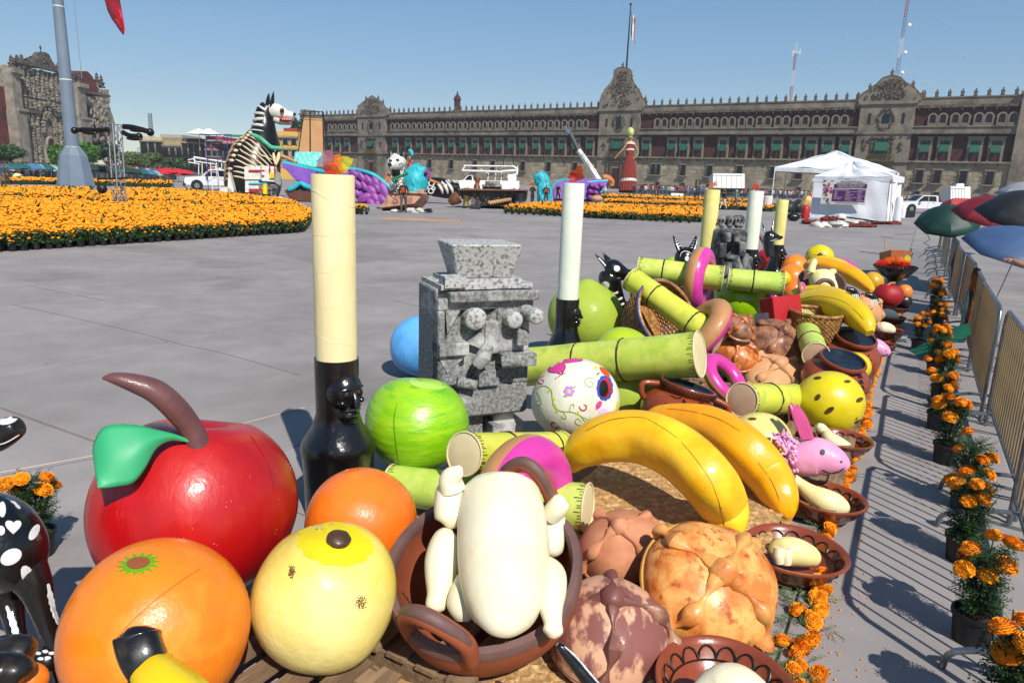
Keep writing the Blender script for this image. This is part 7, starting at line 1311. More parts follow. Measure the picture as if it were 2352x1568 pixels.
# ---- sugar canes
def cane(lb,A,B,r0,r1,nodes,mt,endm=cend,endA=True,flare=.04):
    a,b = at(*A),at(*B); t = thing('sugar_cane',lb,'sugar cane',tuple(a)); ra,rb = r0 * A[2] / FPX,r1 * B[2] / FPX; pts = []; rad = []; n = 40
    for i in range(n + 1):
        u = i / n; k = 1 - .03 * sum(math.exp(-((u - q) / .012) ** 2) for q in nodes) + .03 * sum(math.exp(-((u - q) / .05) ** 2) for q in nodes) + flare * (math.exp(-u / .06) + math.exp(-(1 - u) / .06)); pts.append(tuple(a + (b - a) * u)); rad.append((ra + (rb - ra) * u) * k)
    m = MB(); m.tube(pts,rad,28,caps=False,shape=lambda th: 1 + .008 * math.sin(5 * th)); m.build('stalk',mt,t); dr = (b - a).normalized(); R = frame(dr)
    for (p,rr_,sg) in ((a,rad[0],-1),(b,rad[-1],1)):
        m = MB(); m.ell(tuple(p - dr * sg * .004),(rr_ * .985,rr_ * .985,.01),R,28,6); e_ = m.build('cut_end',endm,t)
        m = MB(); m.torus(tuple(p),rr_ * .99,.006,R,32,6); m.build('end_rim',MC['cane_cream_end'],t)
        m = MB(); rr2 = random.Random(int(p.x * 99)); 
        for k in range(46): th = 2 * math.pi * k / 46 + rr2.uniform(-.04,.04); e1 = R @ np.array((math.cos(th),math.sin(th),0)) * rr_ * 1.002; q0 = np.array(p) - np.array(dr) * sg * .006 + e1; L_ = rr2.uniform(.015,.05); m.tube([tuple(q0),tuple(q0 - np.array(dr) * sg * L_)],.0022,3)
        m.build('end_fringe',nodem,t,kind='stuff')
    for q in nodes:
        p = a + (b - a) * q; rr_ = (ra + (rb - ra) * q) * 1.0; m = MB(); m.torus(tuple(p),rr_,.009,R,40,6); m.v[-1] = m.v[-1] + (np.random.default_rng(3).normal(size=m.v[-1].shape) * .0016); m.build('node_ring',nodem,t)
    return t
cane('short yellow green cane in front of the stone head feet, cream end towards camera',(1066,1042,4.15),(1286,1030,5.05),49,39,[.38,.86],cany)
cane('green cane passing behind the orange, chicken pot and pink ring',(900,1112,4.55),(1350,1166,4.1),44,55,[.5],canl)
cane('thickest green yellow cane lying across the middle above the painted skull',(1205,842,6.5),(1607,813,5.7),43,52,[.34,.60],cang)
cane('yellow cane slanting down to the right through the tan and pink ring',(1450,640,7.9),(1657,789,7.3),27,32,[.28,.7],cany)
cane('green cane pushed through the upright pink ring',(1466,616,8.35),(1660,640,8.1),25,29,[.3,.76],cang)
cane('pale green cane behind the upright pink ring pointing right',(1672,640,8.75),(1799,653,8.6),24,27,[.45],canl)
cane('short pale green cane standing aslant in front of the wicker basket',(1845,735,8.0),(1874,815,7.0),24,29,[.28,.68],canl,cpink)
cane('cane with a wide pinkish cut end beside the spotted yellow fruit',(1704,918,5.65),(1850,914,6.45),38,33,[.38,.8],cany,cpink)
cane('small piece of green cane behind the red box',(1800,688,9.6),(1850,690,9.6),12,12,[.5],canl)
# ---- pink rings
def ring(lb,x,y,d,R0,r_,nrm,flat=.75,half='out'):
    c = at(x,y,d); R0 *= d / FPX; r_ *= d / FPX; t = thing('pink_ring_bread',lb,'ring',tuple(c)); m = MB(); m.torus(tuple(c),R0,r_,frame(nrm),56,24,flat=flat,split=lambda f: .04 < f < .46); o = m.build('ring',[tang,pinkg],t); return t
ring('thick pink and tan ring standing behind the chicken pot',1207,1140,4.05,88,56,(.74,-.66,.1),1.0)
ring('tall upright pink ring threaded on a green cane',1607,640,8.2,52,22,(.87,-.48,-.03),1.0)
ring('pink ring seen from its tan side on the yellow cane',1612,757,7.45,58,27,(.80,.05,-.6),.9)
ring('glossy pink ring leaning under the thick cane beside the toothed jar',1665,870,6.3,50,18,(.55,-.45,.7),.9)
ring('pink ring half hidden behind the far bananas',1945,622,12,27,12,(.3,-.5,.8),.9)
ring('small pink and tan ring edge beside the lowest far orange',1842,668,8.9,12,9,(.9,-.4,.2),.9); ring('pink ring edge behind the red box',1772,680,9.0,14,8,(.6,-.6,.5),.9)
# ---- bananas
def pent(th): return 1 + .035 * math.cos(5 * th) - .0
def banana(lb,L,mt,tipA=True,seams=(),dd=None,lw=1.3):
    t = thing('banana_sculpture',lb,'banana',tuple(at(*L[0][:2],L[0][3]))); P = smoothpath([tuple(at(x,y,d)) + (r_ * d / FPX,) for x,y,r_,d in L],8); m = MB(); m.tube([p[:3] for p in P],[max(.004,p[3]) for p in P],30,shape=pent); o = m.build('body',mt,t)
    for s_ in seams: 
        Q = resam([tuple(q) for q in smoothpath(s_,6)],5); r = random.Random(len(Q)); i = 0
        while i < len(Q) - 3:
            n = r.randint(4,16); stroke(o,Q[i:i + n + 1],lw * r.uniform(.4,1.1),lined,t,'seam',1,4); i += n + (r.randint(0,2) if r.random() < .5 else 0)
    return t,o
dL_,dR_ = dg(1305,1092,.2),dg(1700,1235,.14)
t,o = banana('biggest banana, arching from the tangled canes down to the golden bread',[(1303,1088,8,dL_),(1312,1068,22,dL_ - .02),(1340,1032,44,dL_ - .1),(1400,1006,56,dL_ - .2),(1480,1005,61,dL_ - .32),(1560,1040,64,dL_ - .5),(1625,1100,64,dL_ - .66),(1662,1160,55,dR_ + .1),(1680,1205,40,dR_ + .04),(1690,1232,16,dR_)],bang,seams=[[(1345,990),(1400,965),(1470,958),(1510,975),(1560,1010),(1610,1070),(1635,1110),(1655,1165),(1665,1215)]])
m = MB(); m.ell(tuple(at(1303,1086,dL_)),.05,f=lump(.2,2)); m.build('dark_tip',lined,t); random.seed(1)
m = MB()
for i in range(26): x = random.uniform(1420,1660); y = random.uniform(960,1200); q,n = hit(o,x,y,.0); m.ell(tuple(q),(.003,.002,.001),frame(n),6,4)
m.build('dark_fleck',lined,t,kind='stuff')
dl2,dr2 = dg(1500,990,.3),dg(1815,1190,.1)
t,o = banana('second big banana behind the biggest one, ending by the clay bowls',[(1480,962,10,dl2),(1510,962,30,dl2 - .05),(1570,968,42,dl2 - .2),(1640,985,50,dl2 - .4),(1710,1030,54,dl2 - .62),(1762,1085,52,dr2 + .2),(1790,1135,44,dr2 + .08),(1805,1172,28,dr2 + .02),(1812,1192,9,dr2)],bano,seams=[[(1530,938),(1590,945),(1650,962),(1700,990)],[(1740,1060),(1775,1110),(1795,1165)]])
da = 8.3
t,o = banana('bright yellow banana arching over the wicker basket',[(1806,735,10,da + .3),(1822,715,24,da + .2),(1860,697,29,da),(1910,697,32,da - .3),(1955,715,31,da - .6),(1985,742,24,da - .85),(1998,765,10,da - .95)],bany,seams=[[(1830,690),(1880,680),(1940,694),(1985,735)]],lw=1.3)
t,o = banana('yellow banana behind the one arching over the basket',[(1804,690,8,da + .9),(1830,682,20,da + .7),(1880,680,25,da + .45),(1930,692,26,da + .1),(1980,722,22,da - .25),(1998,745,8,da - .4)],bany,seams=[[(1830,668),(1890,664),(1950,682)]],lw=1.3)
t,o = banana('orange yellow banana under the far chicken dish',[(1856,606,8,10.8),(1880,610,18,10.7),(1930,622,21,10.4),(1970,640,19,10.1),(1995,660,13,9.9),(2002,668,4,9.8)],bano)
t,o = banana('yellow banana at the top of the far pile behind the guava',[(1850,612,8,11.4),(1880,606,18,11.2),(1930,615,18,11),(1960,628,8,10.8)],bany)
# bottom-left bananas
t,o = banana('banana with thick black stem at the bottom left, before the orange',[(470,1660,60,1.95),(420,1612,62,2.0),(372,1568,56,2.05),(342,1530,46,2.1),(322,1490,47,2.12)],bany)
tp = smoothpath([tuple(at(x,y,d)) + (r_ * d / FPX,) for x,y,r_,d in ((344,1535,48,2.1),(328,1505,51,2.1),(318,1475,51,2.12),(316,1455,48,2.13),(316,1450,10,2.13))],4); m = MB(); m.tube([p[:3] for p in tp],[p[3] for p in tp],24,shape=lambda th: 1 + .06 * math.cos(4 * th)); so_ = m.build('black_stem',mat('burnt_black','#14100d','#3a2a12',rough=.3,scale=9,thr=(.55,.7),coat=.5),t)
m = MB(); rr_ = random.Random(3)
for k in range(34): th = 6.28 * k / 34; R = frame(Vector(tp[4][:3]) - Vector(tp[0][:3])); e1 = R @ np.array((math.cos(th),math.sin(th),0)) * tp[0][3] * 1.01; q0 = np.array(tp[0][:3]) + e1; dn_ = (np.array(tp[0][:3]) - np.array(tp[4][:3])); dn_ /= np.linalg.norm(dn_); m.tube([tuple(q0),tuple(q0 + dn_ * rr_.uniform(.01,.06))],[.006,.002],4)
m.build('brown_streak',lined,t,kind='stuff')
for i,L in enumerate(([(20,1498,40,2.2),(60,1502,38,2.2),(72,1506,8,2.2)],[(-20,1545,42,2.05),(30,1540,40,2.05),(58,1545,30,2.05),(66,1550,6,2.05)])):
    t,o = banana('black and orange banana tip at the bottom left corner, %s' % ['upper one','lower one'][i],[(-60,1520 + i * 50,40,L[0][3] + .1)] + L,[MC['burnt_black'],orgd][0]); 
m = MB(); m.ell(tuple(at(62,1560,2.12)),(.06,.05,.05)); m.build('orange_side',orgd,t)
# ---- chicken pot
dP = 3.08; pc = at(1110,1297,dP); Rp = 222 * dP / FPX; N_ = Vector((-.10,-.44,.9)).normalized(); Rm = frame(N_,(.98,.1,.1)); t = thing('clay_pot_with_handles','big brown clay cooking pot with two loop handles holding the cream chicken','pot',tuple(pc))
wob = lambda th,z: 1 + .02 * math.sin(2 * th + 1) + .012 * math.sin(5 * th + z * 4)
outer = [(Rp * 1.0,0),(Rp * 1.02,-.06),(Rp * .99,-.14),(Rp * .9,-.24),(Rp * .7,-.34),(Rp * .4,-.405),(0.001,-.42)]; inner = [(0.001,-.375),(Rp * .38,-.365),(Rp * .65,-.3),(Rp * .83,-.2),(Rp * .9,-.1),(Rp * .905,0)]
m = MB(); m.lathe(outer,64,c=tuple(pc),R=Rm,f=wob,cap=False); m.lathe(inner,64,c=tuple(pc),R=Rm,f=wob,cap=False); po = m.build('bowl',terrm,t,ang=60)
m = MB(); m.lathe([(Rp * .9,-.035),(Rp * .9,.0),(Rp * .92,.015),(Rp * .99,.012),(Rp * 1.012,-.004),(Rp * 1.02,-.03)],64,c=tuple(pc),R=Rm,f=wob,cap=False); m.build('rim',rimp,t)
def loop(a0,out,spread,rad):
    e = lambda a,q,z: tuple(np.array(pc) + Rm @ np.array((math.cos(a) * q,math.sin(a) * q,z))); P = smoothpath([e(a0 - spread,Rp * .96,-.04),e(a0 - spread * .95,Rp * (.97 + out * .4),.10),e(a0 - spread * .5,Rp * (.97 + out * .8),.20),e(a0,Rp * (.97 + out),.235),e(a0 + spread * .5,Rp * (.97 + out * .8),.20),e(a0 + spread * .95,Rp * (.97 + out * .4),.10),e(a0 + spread,Rp * .96,-.04)],6)
    m = MB(); m.tube(P,rad,14,shape=lambda th: 1 + .12 * math.cos(2 * th)); m.build('handle',terrm,t); m = MB(); nn = np.array(N_) * rad * .35; Q = [tuple(np.array(q) + nn * 1.2 + (np.array(q) - np.array(pc)) * .0) for q in P]; m.tube(Q,rad * .82,10); m.build('handle_paint',rimp,t)
loop(math.radians(-122),.02,.36,.034); loop(math.radians(52),.0,.34,.032)
wl_ = [(862,1330),(885,1365),(925,1400),(950,1405),(985,1440),(1025,1475),(1075,1485),(1130,1475),(1165,1482),(1200,1478)]; stroke(po,[(x + 60 if x < 900 else x + 22,y + 28) for x,y in wl_],6,mat('dark_olive_line','#3a3424',rough=.5),t,'wavy_line')
ct = thing('chicken_sculpture','plump cream coloured plucked chicken lying in the big clay pot','chicken',tuple(at(1150,1280,3.0)))
def ctube(nm,L,mt=chk,n=26,sm=6,par=ct,sq=1.0):
    P = smoothpath([tuple(at(x,y,d)) + (r_ * d / FPX,) for x,y,r_,d in L],sm); m = MB(); m.tube([p[:3] for p in P],[max(.004,p[3]) for p in P],n,flat=sq); return m.build(nm,mt,par)
ctube('body',[(1148,1084,20,3.25),(1148,1100,62,3.24),(1149,1135,90,3.2),(1152,1190,101,3.1),(1156,1260,106,2.98),(1158,1330,103,2.88),(1155,1390,88,2.8),(1150,1435,62,2.75),(1146,1458,22,2.74)])
ctube('wing',[(1030,1202,10,3.12),(1032,1195,32,3.12),(1034,1160,37,3.14),(1040,1125,36,3.18),(1046,1112,14,3.2)]); ctube('wing_tip',[(1040,1125,30,3.13),(1035,1100,26,3.12),(1050,1082,17,3.1),(1058,1070,5,3.1)])
ctube('wing',[(1262,1275,8,3.2),(1265,1262,28,3.2),(1268,1225,32,3.22),(1270,1190,30,3.25),(1270,1178,10,3.26)]); ctube('wing_tip',[(1262,1185,24,3.2),(1280,1165,25,3.18),(1290,1148,20,3.17),(1296,1142,5,3.17)])
ctube('leg',[(1042,1228,14,3.12),(1030,1240,36,3.1),(1018,1285,42,3.04),(1012,1330,36,2.99),(1006,1365,26,2.95),(1000,1395,23,2.92),(998,1408,6,2.91)]); ctube('thigh',[(1075,1330,30,2.98),(1065,1390,40,2.9),(1062,1425,16,2.88)])
ctube('leg',[(1252,1290,20,2.95),(1262,1320,38,2.9),(1262,1365,38,2.84),(1266,1400,27,2.79),(1270,1430,21,2.75),(1270,1450,23,2.73),(1268,1465,8,2.72)])
# ---- painted skull
c,r = seat(1322,918,99,.14); t = thing('painted_skull','large white papier mache skull painted with flowers, vines and blue rimmed eye','skull sculpture',tuple(c))
m = MB(); f_ = lump(.02,41); m.ell(tuple(c),(r * 1.02,r,r * .96),None,56,40,lambda x,y,z: f_(x,y,z) * (1 + .0 * z) * (1 - .16 * math.exp(-((x - .68) ** 2 + (y + .66) ** 2 + (z - .28) ** 2) / .03))); q_ = at(1385,985,dep(c) - .1); m.ell(tuple(q_),(r * .45,r * .4,r * .42),None,24,16,lump(.05,5)); so = m.build('cranium',mat('ivory_papier','#d6d2c2','#c6c0ae',rough=.55,scale=4,bump=.6,bscale=9,bdist=.012,coat=.1),t)
pk_m = mat('pink_paint_mark','#cc3b86'); gr_m = mat('olive_green_mark','#7f9c2a'); lil = mat('lilac_mark','#b07ec0'); bl_k = mat('black_mark','#141414'); red_m = mat('red_mark','#bb1f1c'); blu_m = mat('blue_mark','#1f49a8'); yel_m = mat('yellow_mark','#d8c414'); crim = mat('crimson_mark','#a83050'); org_m = mat('orange_mark','#cc4c1e'); ppk = mat('pale_pink_mark','#dcb2da'); dark = MC['deep_black']
X_ = lambda X,Y: (863.7 + .3281 * X,514.5 + .3281 * Y)
def D(pts,mt,nm='painted_flower',sm=4,rings=3): return decal(so,[X_(*p) for p in pts],mt,t,nm,rings,sm)
def Sk(pts,w_,mt,nm='painted_vine'): return stroke(so,[X_(*p) for p in pts],w_,mt,t,nm)
D([(1190,1000),(1240,960),(1310,960),(1325,1000),(1300,1040),(1220,1035)],pk_m); Sk([(1190,1000),(1215,1035),(1265,1042),(1300,1048),(1325,1000),(1310,960)],2.2,bl_k,'outline'); D([(1310,952),(1370,942),(1440,945),(1435,958),(1330,975)],pk_m); Sk([(1310,955),(1380,940),(1442,948),(1430,960),(1330,975)],1.8,bl_k,'outline'); D(circ(1270,968,18,10),yel_m,'flower_centre',0,1)
for a in np.arange(0,6.2,1.047): D(circ(1352 + 26 * math.cos(a),1170 + 27 * math.sin(a),15,13),lil,'petal',0,2)
D(circ(1352,1170,10,10),yel_m,'flower_centre',0,1); D([(1375,1145),(1400,1128),(1390,1150)],gr_m,'painted_leaf',0,1); D([(1310,1205),(1330,1190),(1328,1212)],gr_m,'painted_leaf',0,1)
Sk([(1105,1200),(1130,1150),(1175,1132),(1225,1160),(1235,1220),(1250,1280),(1300,1310),(1370,1315),(1430,1340),(1470,1385),(1500,1345)],2.6,gr_m); Sk([(1125,1170),(1150,1215),(1158,1255),(1135,1265),(1128,1240),(1145,1232)],2,gr_m); Sk([(1355,1310),(1362,1270),(1385,1262),(1380,1290)],2,gr_m); Sk([(1310,1312),(1330,1345),(1325,1362),(1300,1350),(1310,1335)],2,gr_m); Sk([(1450,1350),(1480,1370),(1460,1400),(1420,1405),(1395,1385),(1410,1360),(1440,1385)],2.3,gr_m); Sk([(1545,1085),(1500,1075),(1465,1090),(1465,1120),(1495,1140),(1520,1130),(1510,1105),(1488,1110)],1.8,gr_m)
for x,y in ((1245,1230),(1212,1168),(1268,1305),(1412,1320),(1255,1270)): D(circ(x,y,9,14,ang=.5),mat('yellow_green_mark','#b6c02a'),'painted_leaf',0,1)
Sk([(1180,1062),(1145,1080),(1138,1108),(1160,1118),(1175,1098),(1158,1088)],2.5,crim,'scroll'); Sk([(1420,1272),(1435,1300),(1462,1302),(1472,1275),(1452,1262)],3.4,crim,'scroll'); Sk([(1260,1390),(1235,1385),(1230,1410),(1255,1430),(1280,1410)],3.4,crim,'scroll')
D([(1565,1000),(1600,1012),(1632,1050),(1630,1078),(1590,1050),(1568,1020)],org_m,'petal'); D([(1520,1010),(1535,997),(1558,1005),(1540,1020)],yel_m,'petal',0); D([(1540,1050),(1560,1035),(1565,1048),(1545,1060)],mat('leaf_green_mark','#4f9a30'),'painted_leaf',0)
ec = (1600,1148); sc = []
for i in range(44): a = 2 * math.pi * i / 44; q = 1 + .09 * abs(math.sin(a * 5.5)); sc.append((ec[0] + 54 * q * math.cos(a),ec[1] + 84 * q * math.sin(a)))
D(sc,blu_m,'eye_rim',0,4); o2 = D(circ(1602,1148,42,68,26),red_m,'eye_red',0,3); o3 = D(circ(1592,1150,30,58,26),dark,'eye_socket',0,3)
for o_,k_ in ((o2,.004),(o3,.008)):
    for v in o_.data.vertices: v.co -= _f * k_
D([(1540,1300),(1538,1265),(1560,1238),(1580,1245),(1570,1280)],pk_m,'petal'); D([(1555,1310),(1590,1290),(1625,1300),(1620,1325),(1570,1330)],ppk,'petal'); D([(1672,1300),(1688,1240),(1695,1235),(1692,1305)],yel_m,'petal',0)
# ---- bread
def bread(lb,x,y,Rpx,z,N,m1,m2,crust,spin=0,flat=.62,seed=1,nb=4):
    d = dg(x,y,z); c = at(x,y,d); r = Rpx * d / FPX; t = thing('bread_of_the_dead',lb,'bread sculpture',tuple(c)); R = frame(N,(1,0,0)) @ rz(spin); f_ = lump(.035,seed,2.6); m = MB()
    def sh(X,Y,Z): return f_(X,Y,Z) * (1 if Z > 0 else max(.0,.999))
    m.ell(tuple(c),(r,r * .96,r * flat),R,48,24,lambda X,Y,Z: f_(X,Y,Z) * (.55 + .45 * min(1,1 + Z * 3) if Z < 0 else 1) ); body = m.build('loaf',m1,t)
    m = MB(); V = [];  m.torus(tuple(np.array(c) + R @ np.array((0,0,-.02))),r * .965,.016,R,48,8); m.build('crust_edge',crust,t)
    rr_ = random.Random(seed)
    for k in range(nb):
        a = k * math.pi * 2 / nb + .3; pts = []; rad = []
        for j in range(13):
            u = j / 12; ph = .12 + u * 1.38; e = np.array((math.sin(ph) * math.cos(a + .1 * math.sin(u * 4)),math.sin(ph) * math.sin(a + .1 * math.sin(u * 4)),math.cos(ph) * flat)) * r * 1.0; pts.append(tuple(np.array(c) + R @ e)); rad.append(r * (.085 + .06 * math.cos(u * 4 * math.pi) * (1 if u > .1 else .5)) * rr_.uniform(.85,1.15))
        m = MB(); m.tube(pts,rad,12,shape=lambda th: 1 + .08 * math.sin(3 * th)); m.build('bone_strip',m2,t)
    m = MB(); m.ell(tuple(np.array(c) + R @ np.array((0,0,flat * r * 1.02))),(r * .21,r * .2,r * .2),R,20,14,lump(.06,seed + 5)); m.build('knob',m2,t); return t
g1 = mat('bread_golden','#dba258','#c4702c',rough=.42,scale=7,thr=(.42,.58),bump=.4,bscale=9,bdist=.02,coat=.2,detail=12,c3='#a85018',s3=16,t3=(.54,.64)); g2 = mat('bread_golden_strip','#d69a50','#bc6a2c',rough=.42,scale=8,thr=(.42,.6),bump=.3,coat=.2,detail=10); g3 = mat('bread_gold_edge','#d29a44',rough=.4)
v1 = mat('bread_purple_brown','#c8997a','#7c4a42',rough=.6,scale=6,stretch=(1.6,1,.8),thr=(.45,.53),bump=.3,bscale=12,bdist=.01,coat=.15,detail=12); v2 = mat('bread_purple_strip','#6e423a','#a0745a',rough=.55,scale=5,thr=(.5,.62),bump=.3,coat=.2,detail=12)
b1 = mat('bread_dull_orange','#c48560','#ab6a46',rough=.7,scale=4,thr=(.4,.6),bump=.35,bscale=10,bdist=.012,detail=10); b2 = mat('bread_tan','#cb9a6c','#b88256',rough=.75,scale=5,bump=.3,detail=10); b3 = mat('bread_shiny_brown','#b8662e','#944818',rough=.35,scale=6,bump=.35,coat=.3,detail=10,c3='#cf8a4c',s3=14,t3=(.5,.62)); b4 = mat('bread_dark_speckle','#96684a','#5e3428',rough=.6,scale=7,thr=(.4,.6),bump=.4,coat=.1,detail=12,c3='#a57a4e',s3=20,t3=(.56,.66))
bread('glossy golden orange bread of the dead with crossed bones, nearest the clay bowls',1628,1345,158,.24,(.12,-.62,.78),g1,g2,g3,.5,.55,3)
bread('purple brown and tan bread of the dead beside the chicken pot',1402,1458,142,.14,(-.05,-.25,.96),v1,v2,v1,1.1,.8,7)
bread('dull orange bread of the dead half hidden behind the golden one',1430,1262,104,.2,(-.2,-.35,.9),b1,b1,b1,.2,.75,9)
bread('dark brown speckled bread with bone strips below the red box',1775,790,66,.45,(.15,-.65,.75),b4,b4,g3,.6,.8,11)
bread('shiny orange brown bread at the end of the yellow cane',1690,815,52,.4,(-.1,-.5,.86),b3,b3,b3,.9,.75,13)
bread('small dark bread behind the shiny orange brown one',1700,752,38,.7,(.1,-.6,.8),b4,b3,b4,.4,.7,15)
bread('pale tan bread in the middle above the pinkish cane',1778,868,72,.2,(.0,-.5,.86),b2,b2,b2,.2,.6,17)
bread('orange brown bread left of the clay jars',1845,845,46,.2,(.2,-.3,.93),b3,b2,b3,.7,.7,19)
bread('tan bread right of the bright bananas',1988,712,40,.4,(.5,-.55,.65),b2,b2,b2,.3,.85,21)
# ---- clay bowls
def bowl(lb,x,y,rx,zr=.17,hgt=.14,scal=18,mt=terr,tilt=(0,-.02,1),fill=None,deco=True,el=1.0,lw=.0042):
    d = dg(x,y,zr); c = at(x,y,d); r = rx * d / FPX; t = thing('clay_bowl',lb,'bowl',tuple(c),0,'clay bowls along the mat edge'); R = frame(tilt,(AX.x,AX.y,0)); w_ = lambda th,z: (1 + .012 * math.sin(3 * th)); S_ = np.diag((1,el,1)); RR = R @ S_; h = hgt
    prof = [(r * .55,-h),(r * .78,-h * .6),(r * .95,-h * .08),(r * 1.0,.0),(r * .985,.012),(r * .93,.01),(r * .88,-h * .12),(r * .7,-h * .6),(r * .5,-h * .86),(0.001,-h * .9)]
    m = MB(); m.lathe(prof,56,c=tuple(c),R=RR,f=w_,cap=False); m.lathe([(0.001,-h),(r * .55,-h)],56,c=tuple(c),R=RR,cap=False); m.build('bowl',mt,t,ang=70)
    if deco:
        m = MB(); W = lambda th,q: tuple(np.array(c) + RR @ np.array((math.cos(th) * q[0],math.sin(th) * q[0],q[1]))); inn = lambda u: (r * (.895 - .20 * u) - .004,-h * (.08 + .50 * u) + .003)
        for k in range(scal):
            a0 = 2 * math.pi * k / scal; a1 = 2 * math.pi * (k + 1) / scal; pts = [W(a0 + (a1 - a0) * s_,inn(.60 - .54 * math.sin(math.pi * s_) ** .6)) for s_ in np.linspace(0,1,13)]; m.tube(pts,lw,6)
        m.tube([W(a,inn(.66)) for a in np.linspace(0,2 * math.pi,60)],lw,6)
        m.build('painted_scallop',mat('black_brush_line','#17120f',rough=.4,bump=0),t,kind='stuff'); m = MB()
        for k in range(12):
            a0 = 2 * math.pi * k / 12; pts = []
            for j in range(14): u = j / 13; rr_ = .05 * (1 - u); ph = u * 7; zz_ = -h * .42 + rr_ * math.sin(ph); pts.append(W(a0 + rr_ * math.cos(ph) / r,(r * (.95 + .17 * (zz_ + h * .08) / (h * .52)) + .004 if zz_ > -h * .6 else r * .8,zz_)))
            m.tube(pts,lw * .5,5)
        m.build('painted_curl',MC['black_brush_line'],t,kind='stuff')
    return t,c,r,d
bowl('clay bowl with scalloped inside at the bottom edge, holding a cream piece',1665,1565,160,.17,.15,17)
q = ctube('chicken_piece',[(1600,1590,20,2.72),(1640,1580,44,2.72),(1690,1578,52,2.7),(1740,1600,40,2.7)],chk,par=None); tag(q,'cream chicken breast in the bowl at the bottom edge','chicken piece')
t,c,r,d = bowl('clay bowl with black scallops holding a stubby chicken thigh',1826,1262,116,.16,.14,16); k = d
q = ctube('chicken_piece',[(1775,1276,8,k - .02),(1790,1268,30,k),(1820,1266,33,k),(1855,1275,27,k),(1876,1285,16,k),(1882,1288,4,k)],chy,par=None); ctube('knuckle',[(1790,1257,12,k - .12),(1789,1275,14,k - .12),(1790,1293,11,k - .12)],chk,par=q,n=14); ctube('knuckle',[(1806,1259,12,k - .12),(1806,1277,14,k - .12),(1806,1295,11,k - .12)],chk,par=q,n=14); tag(q,'stubby cream chicken thigh lying in the scalloped bowl','chicken piece')
t,c,r,d = bowl('clay bowl holding a long chicken drumstick',1900,1142,86,.15,.13,16); k = d
q = ctube('chicken_piece',[(1817,1100,6,k + .06),(1822,1103,15,k + .06),(1838,1112,14,k + .04),(1860,1130,20,k),(1890,1148,28,k - .04),(1922,1160,26,k - .05),(1942,1166,16,k - .06),(1950,1168,4,k - .06)],chy,par=None); tag(q,'long cream chicken drumstick in the middle clay bowl','chicken piece')
t,c,r,d = bowl('clay bowl holding an upright chicken drumstick below the spotted fruit',1938,1008,63,.15,.12,14); k = d
q = ctube('chicken_piece',[(1876,976,6,k + .1),(1884,982,12,k + .1),(1896,992,11,k + .08),(1905,1006,15,k + .02),(1925,1020,18,k),(1948,1028,12,k - .02),(1958,1030,3,k - .02)],chy,par=None); tag(q,'cream chicken drumstick with knobbly end in the bowl below the spotted fruit','chicken piece')
for (x,y,rx,lb) in ((2040,758,36,'small clay bowl with a cream piece right of the clay jars'),(2048,728,30,'small clay bowl farther along, beside the tan bread'),(2052,703,36,'dark brown empty dish under the matt red apple'),(2030,790,26,'little clay dish behind the second pink axolotl')):
    t,c,r,d = bowl(lb,x,y,rx,.15,.12,12,terr if rx != 36 or y > 710 else mat('dark_clay','#4a2418',rough=.3),lw=.007)
    if y in (758,728): q = ctube('chicken_piece',[(x - 26,y - 8,3,d),(x - 18,y - 6,13,d),(x - 2,y - 4,13,d),(x + 12,y,8,d),(x + 16,y,2,d)],chk,par=None); tag(q,'small cream chicken piece in the %s small bowl' % ('nearer' if y == 758 else 'farther'),'chicken piece')
# ---- jars
def jar(lb,x,y,rx,zr,d,body,tilt=(0,0,1),teeth=False,hx=1.0):
    c = at(x,y,d); r = rx * d / FPX; R = frame(tilt,(1,0,0)); t = thing('clay_jar',lb,'jar',tuple(c)); B = body * r
    prof = [(r * 1.0,.0),(r * 1.04,-.02),(r * .98,-.05),(r * .86,-.07),(r * .84,-.09),(B * .82,-.14),(B * .96,-.2),(B,-.3),(B * .95,-.45),(B * .75,-.6),(B * .5,-.68),(0.001,-.68)]; prof = [(a,b * hx) for a,b in prof]; prof = [(0.001,-.03),(r * .86,-.03),(r * .88,-.02),(r * .93,.0)] + prof
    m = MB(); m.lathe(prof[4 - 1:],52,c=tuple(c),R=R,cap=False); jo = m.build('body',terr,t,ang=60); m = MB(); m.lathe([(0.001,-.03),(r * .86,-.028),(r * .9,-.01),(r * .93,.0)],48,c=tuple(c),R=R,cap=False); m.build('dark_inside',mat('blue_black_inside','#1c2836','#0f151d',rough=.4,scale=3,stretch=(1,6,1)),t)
    if teeth: m = MB(); [m.box(tuple(np.array(c) + R @ np.array((math.cos(a) * r * 1.03,math.sin(a) * r * 1.03,-.02))),(.014,.01,.03),R @ rz(a)) for a in np.linspace(0,6.28,64,endpoint=False)]; m.build('rim_teeth',nodem,t,kind='stuff')
    for s_ in ((-1,1) if teeth else ()):
        P = smoothpath([tuple(np.array(c) + R @ np.array((s_ * r * .9,.0,-.06 * hx))),tuple(np.array(c) + R @ np.array((s_ * B * 1.12,-.02,-.10 * hx))),tuple(np.array(c) + R @ np.array((s_ * B * 1.1,-.02,-.2 * hx))),tuple(np.array(c) + R @ np.array((s_ * B * .92,0,-.26 * hx)))],5); m = MB(); m.tube(P,.025,10); m.build('handle',terr,t)
    return t,jo,c
kb = MC['black_brush_line'] if 'black_brush_line' in MC else bl_k
t,jo,c = jar('clay jar with toothed rim and black star marks in the middle',1582,884,64,.4,5.7,1.42,(.24,.06,.95),True,.8)
for P in ([(1570,915),(1576,925),(1586,928),(1577,935),(1572,946),(1566,936),(1556,930),(1566,925)],): decal(jo,P,kb,t,'painted_star',2)
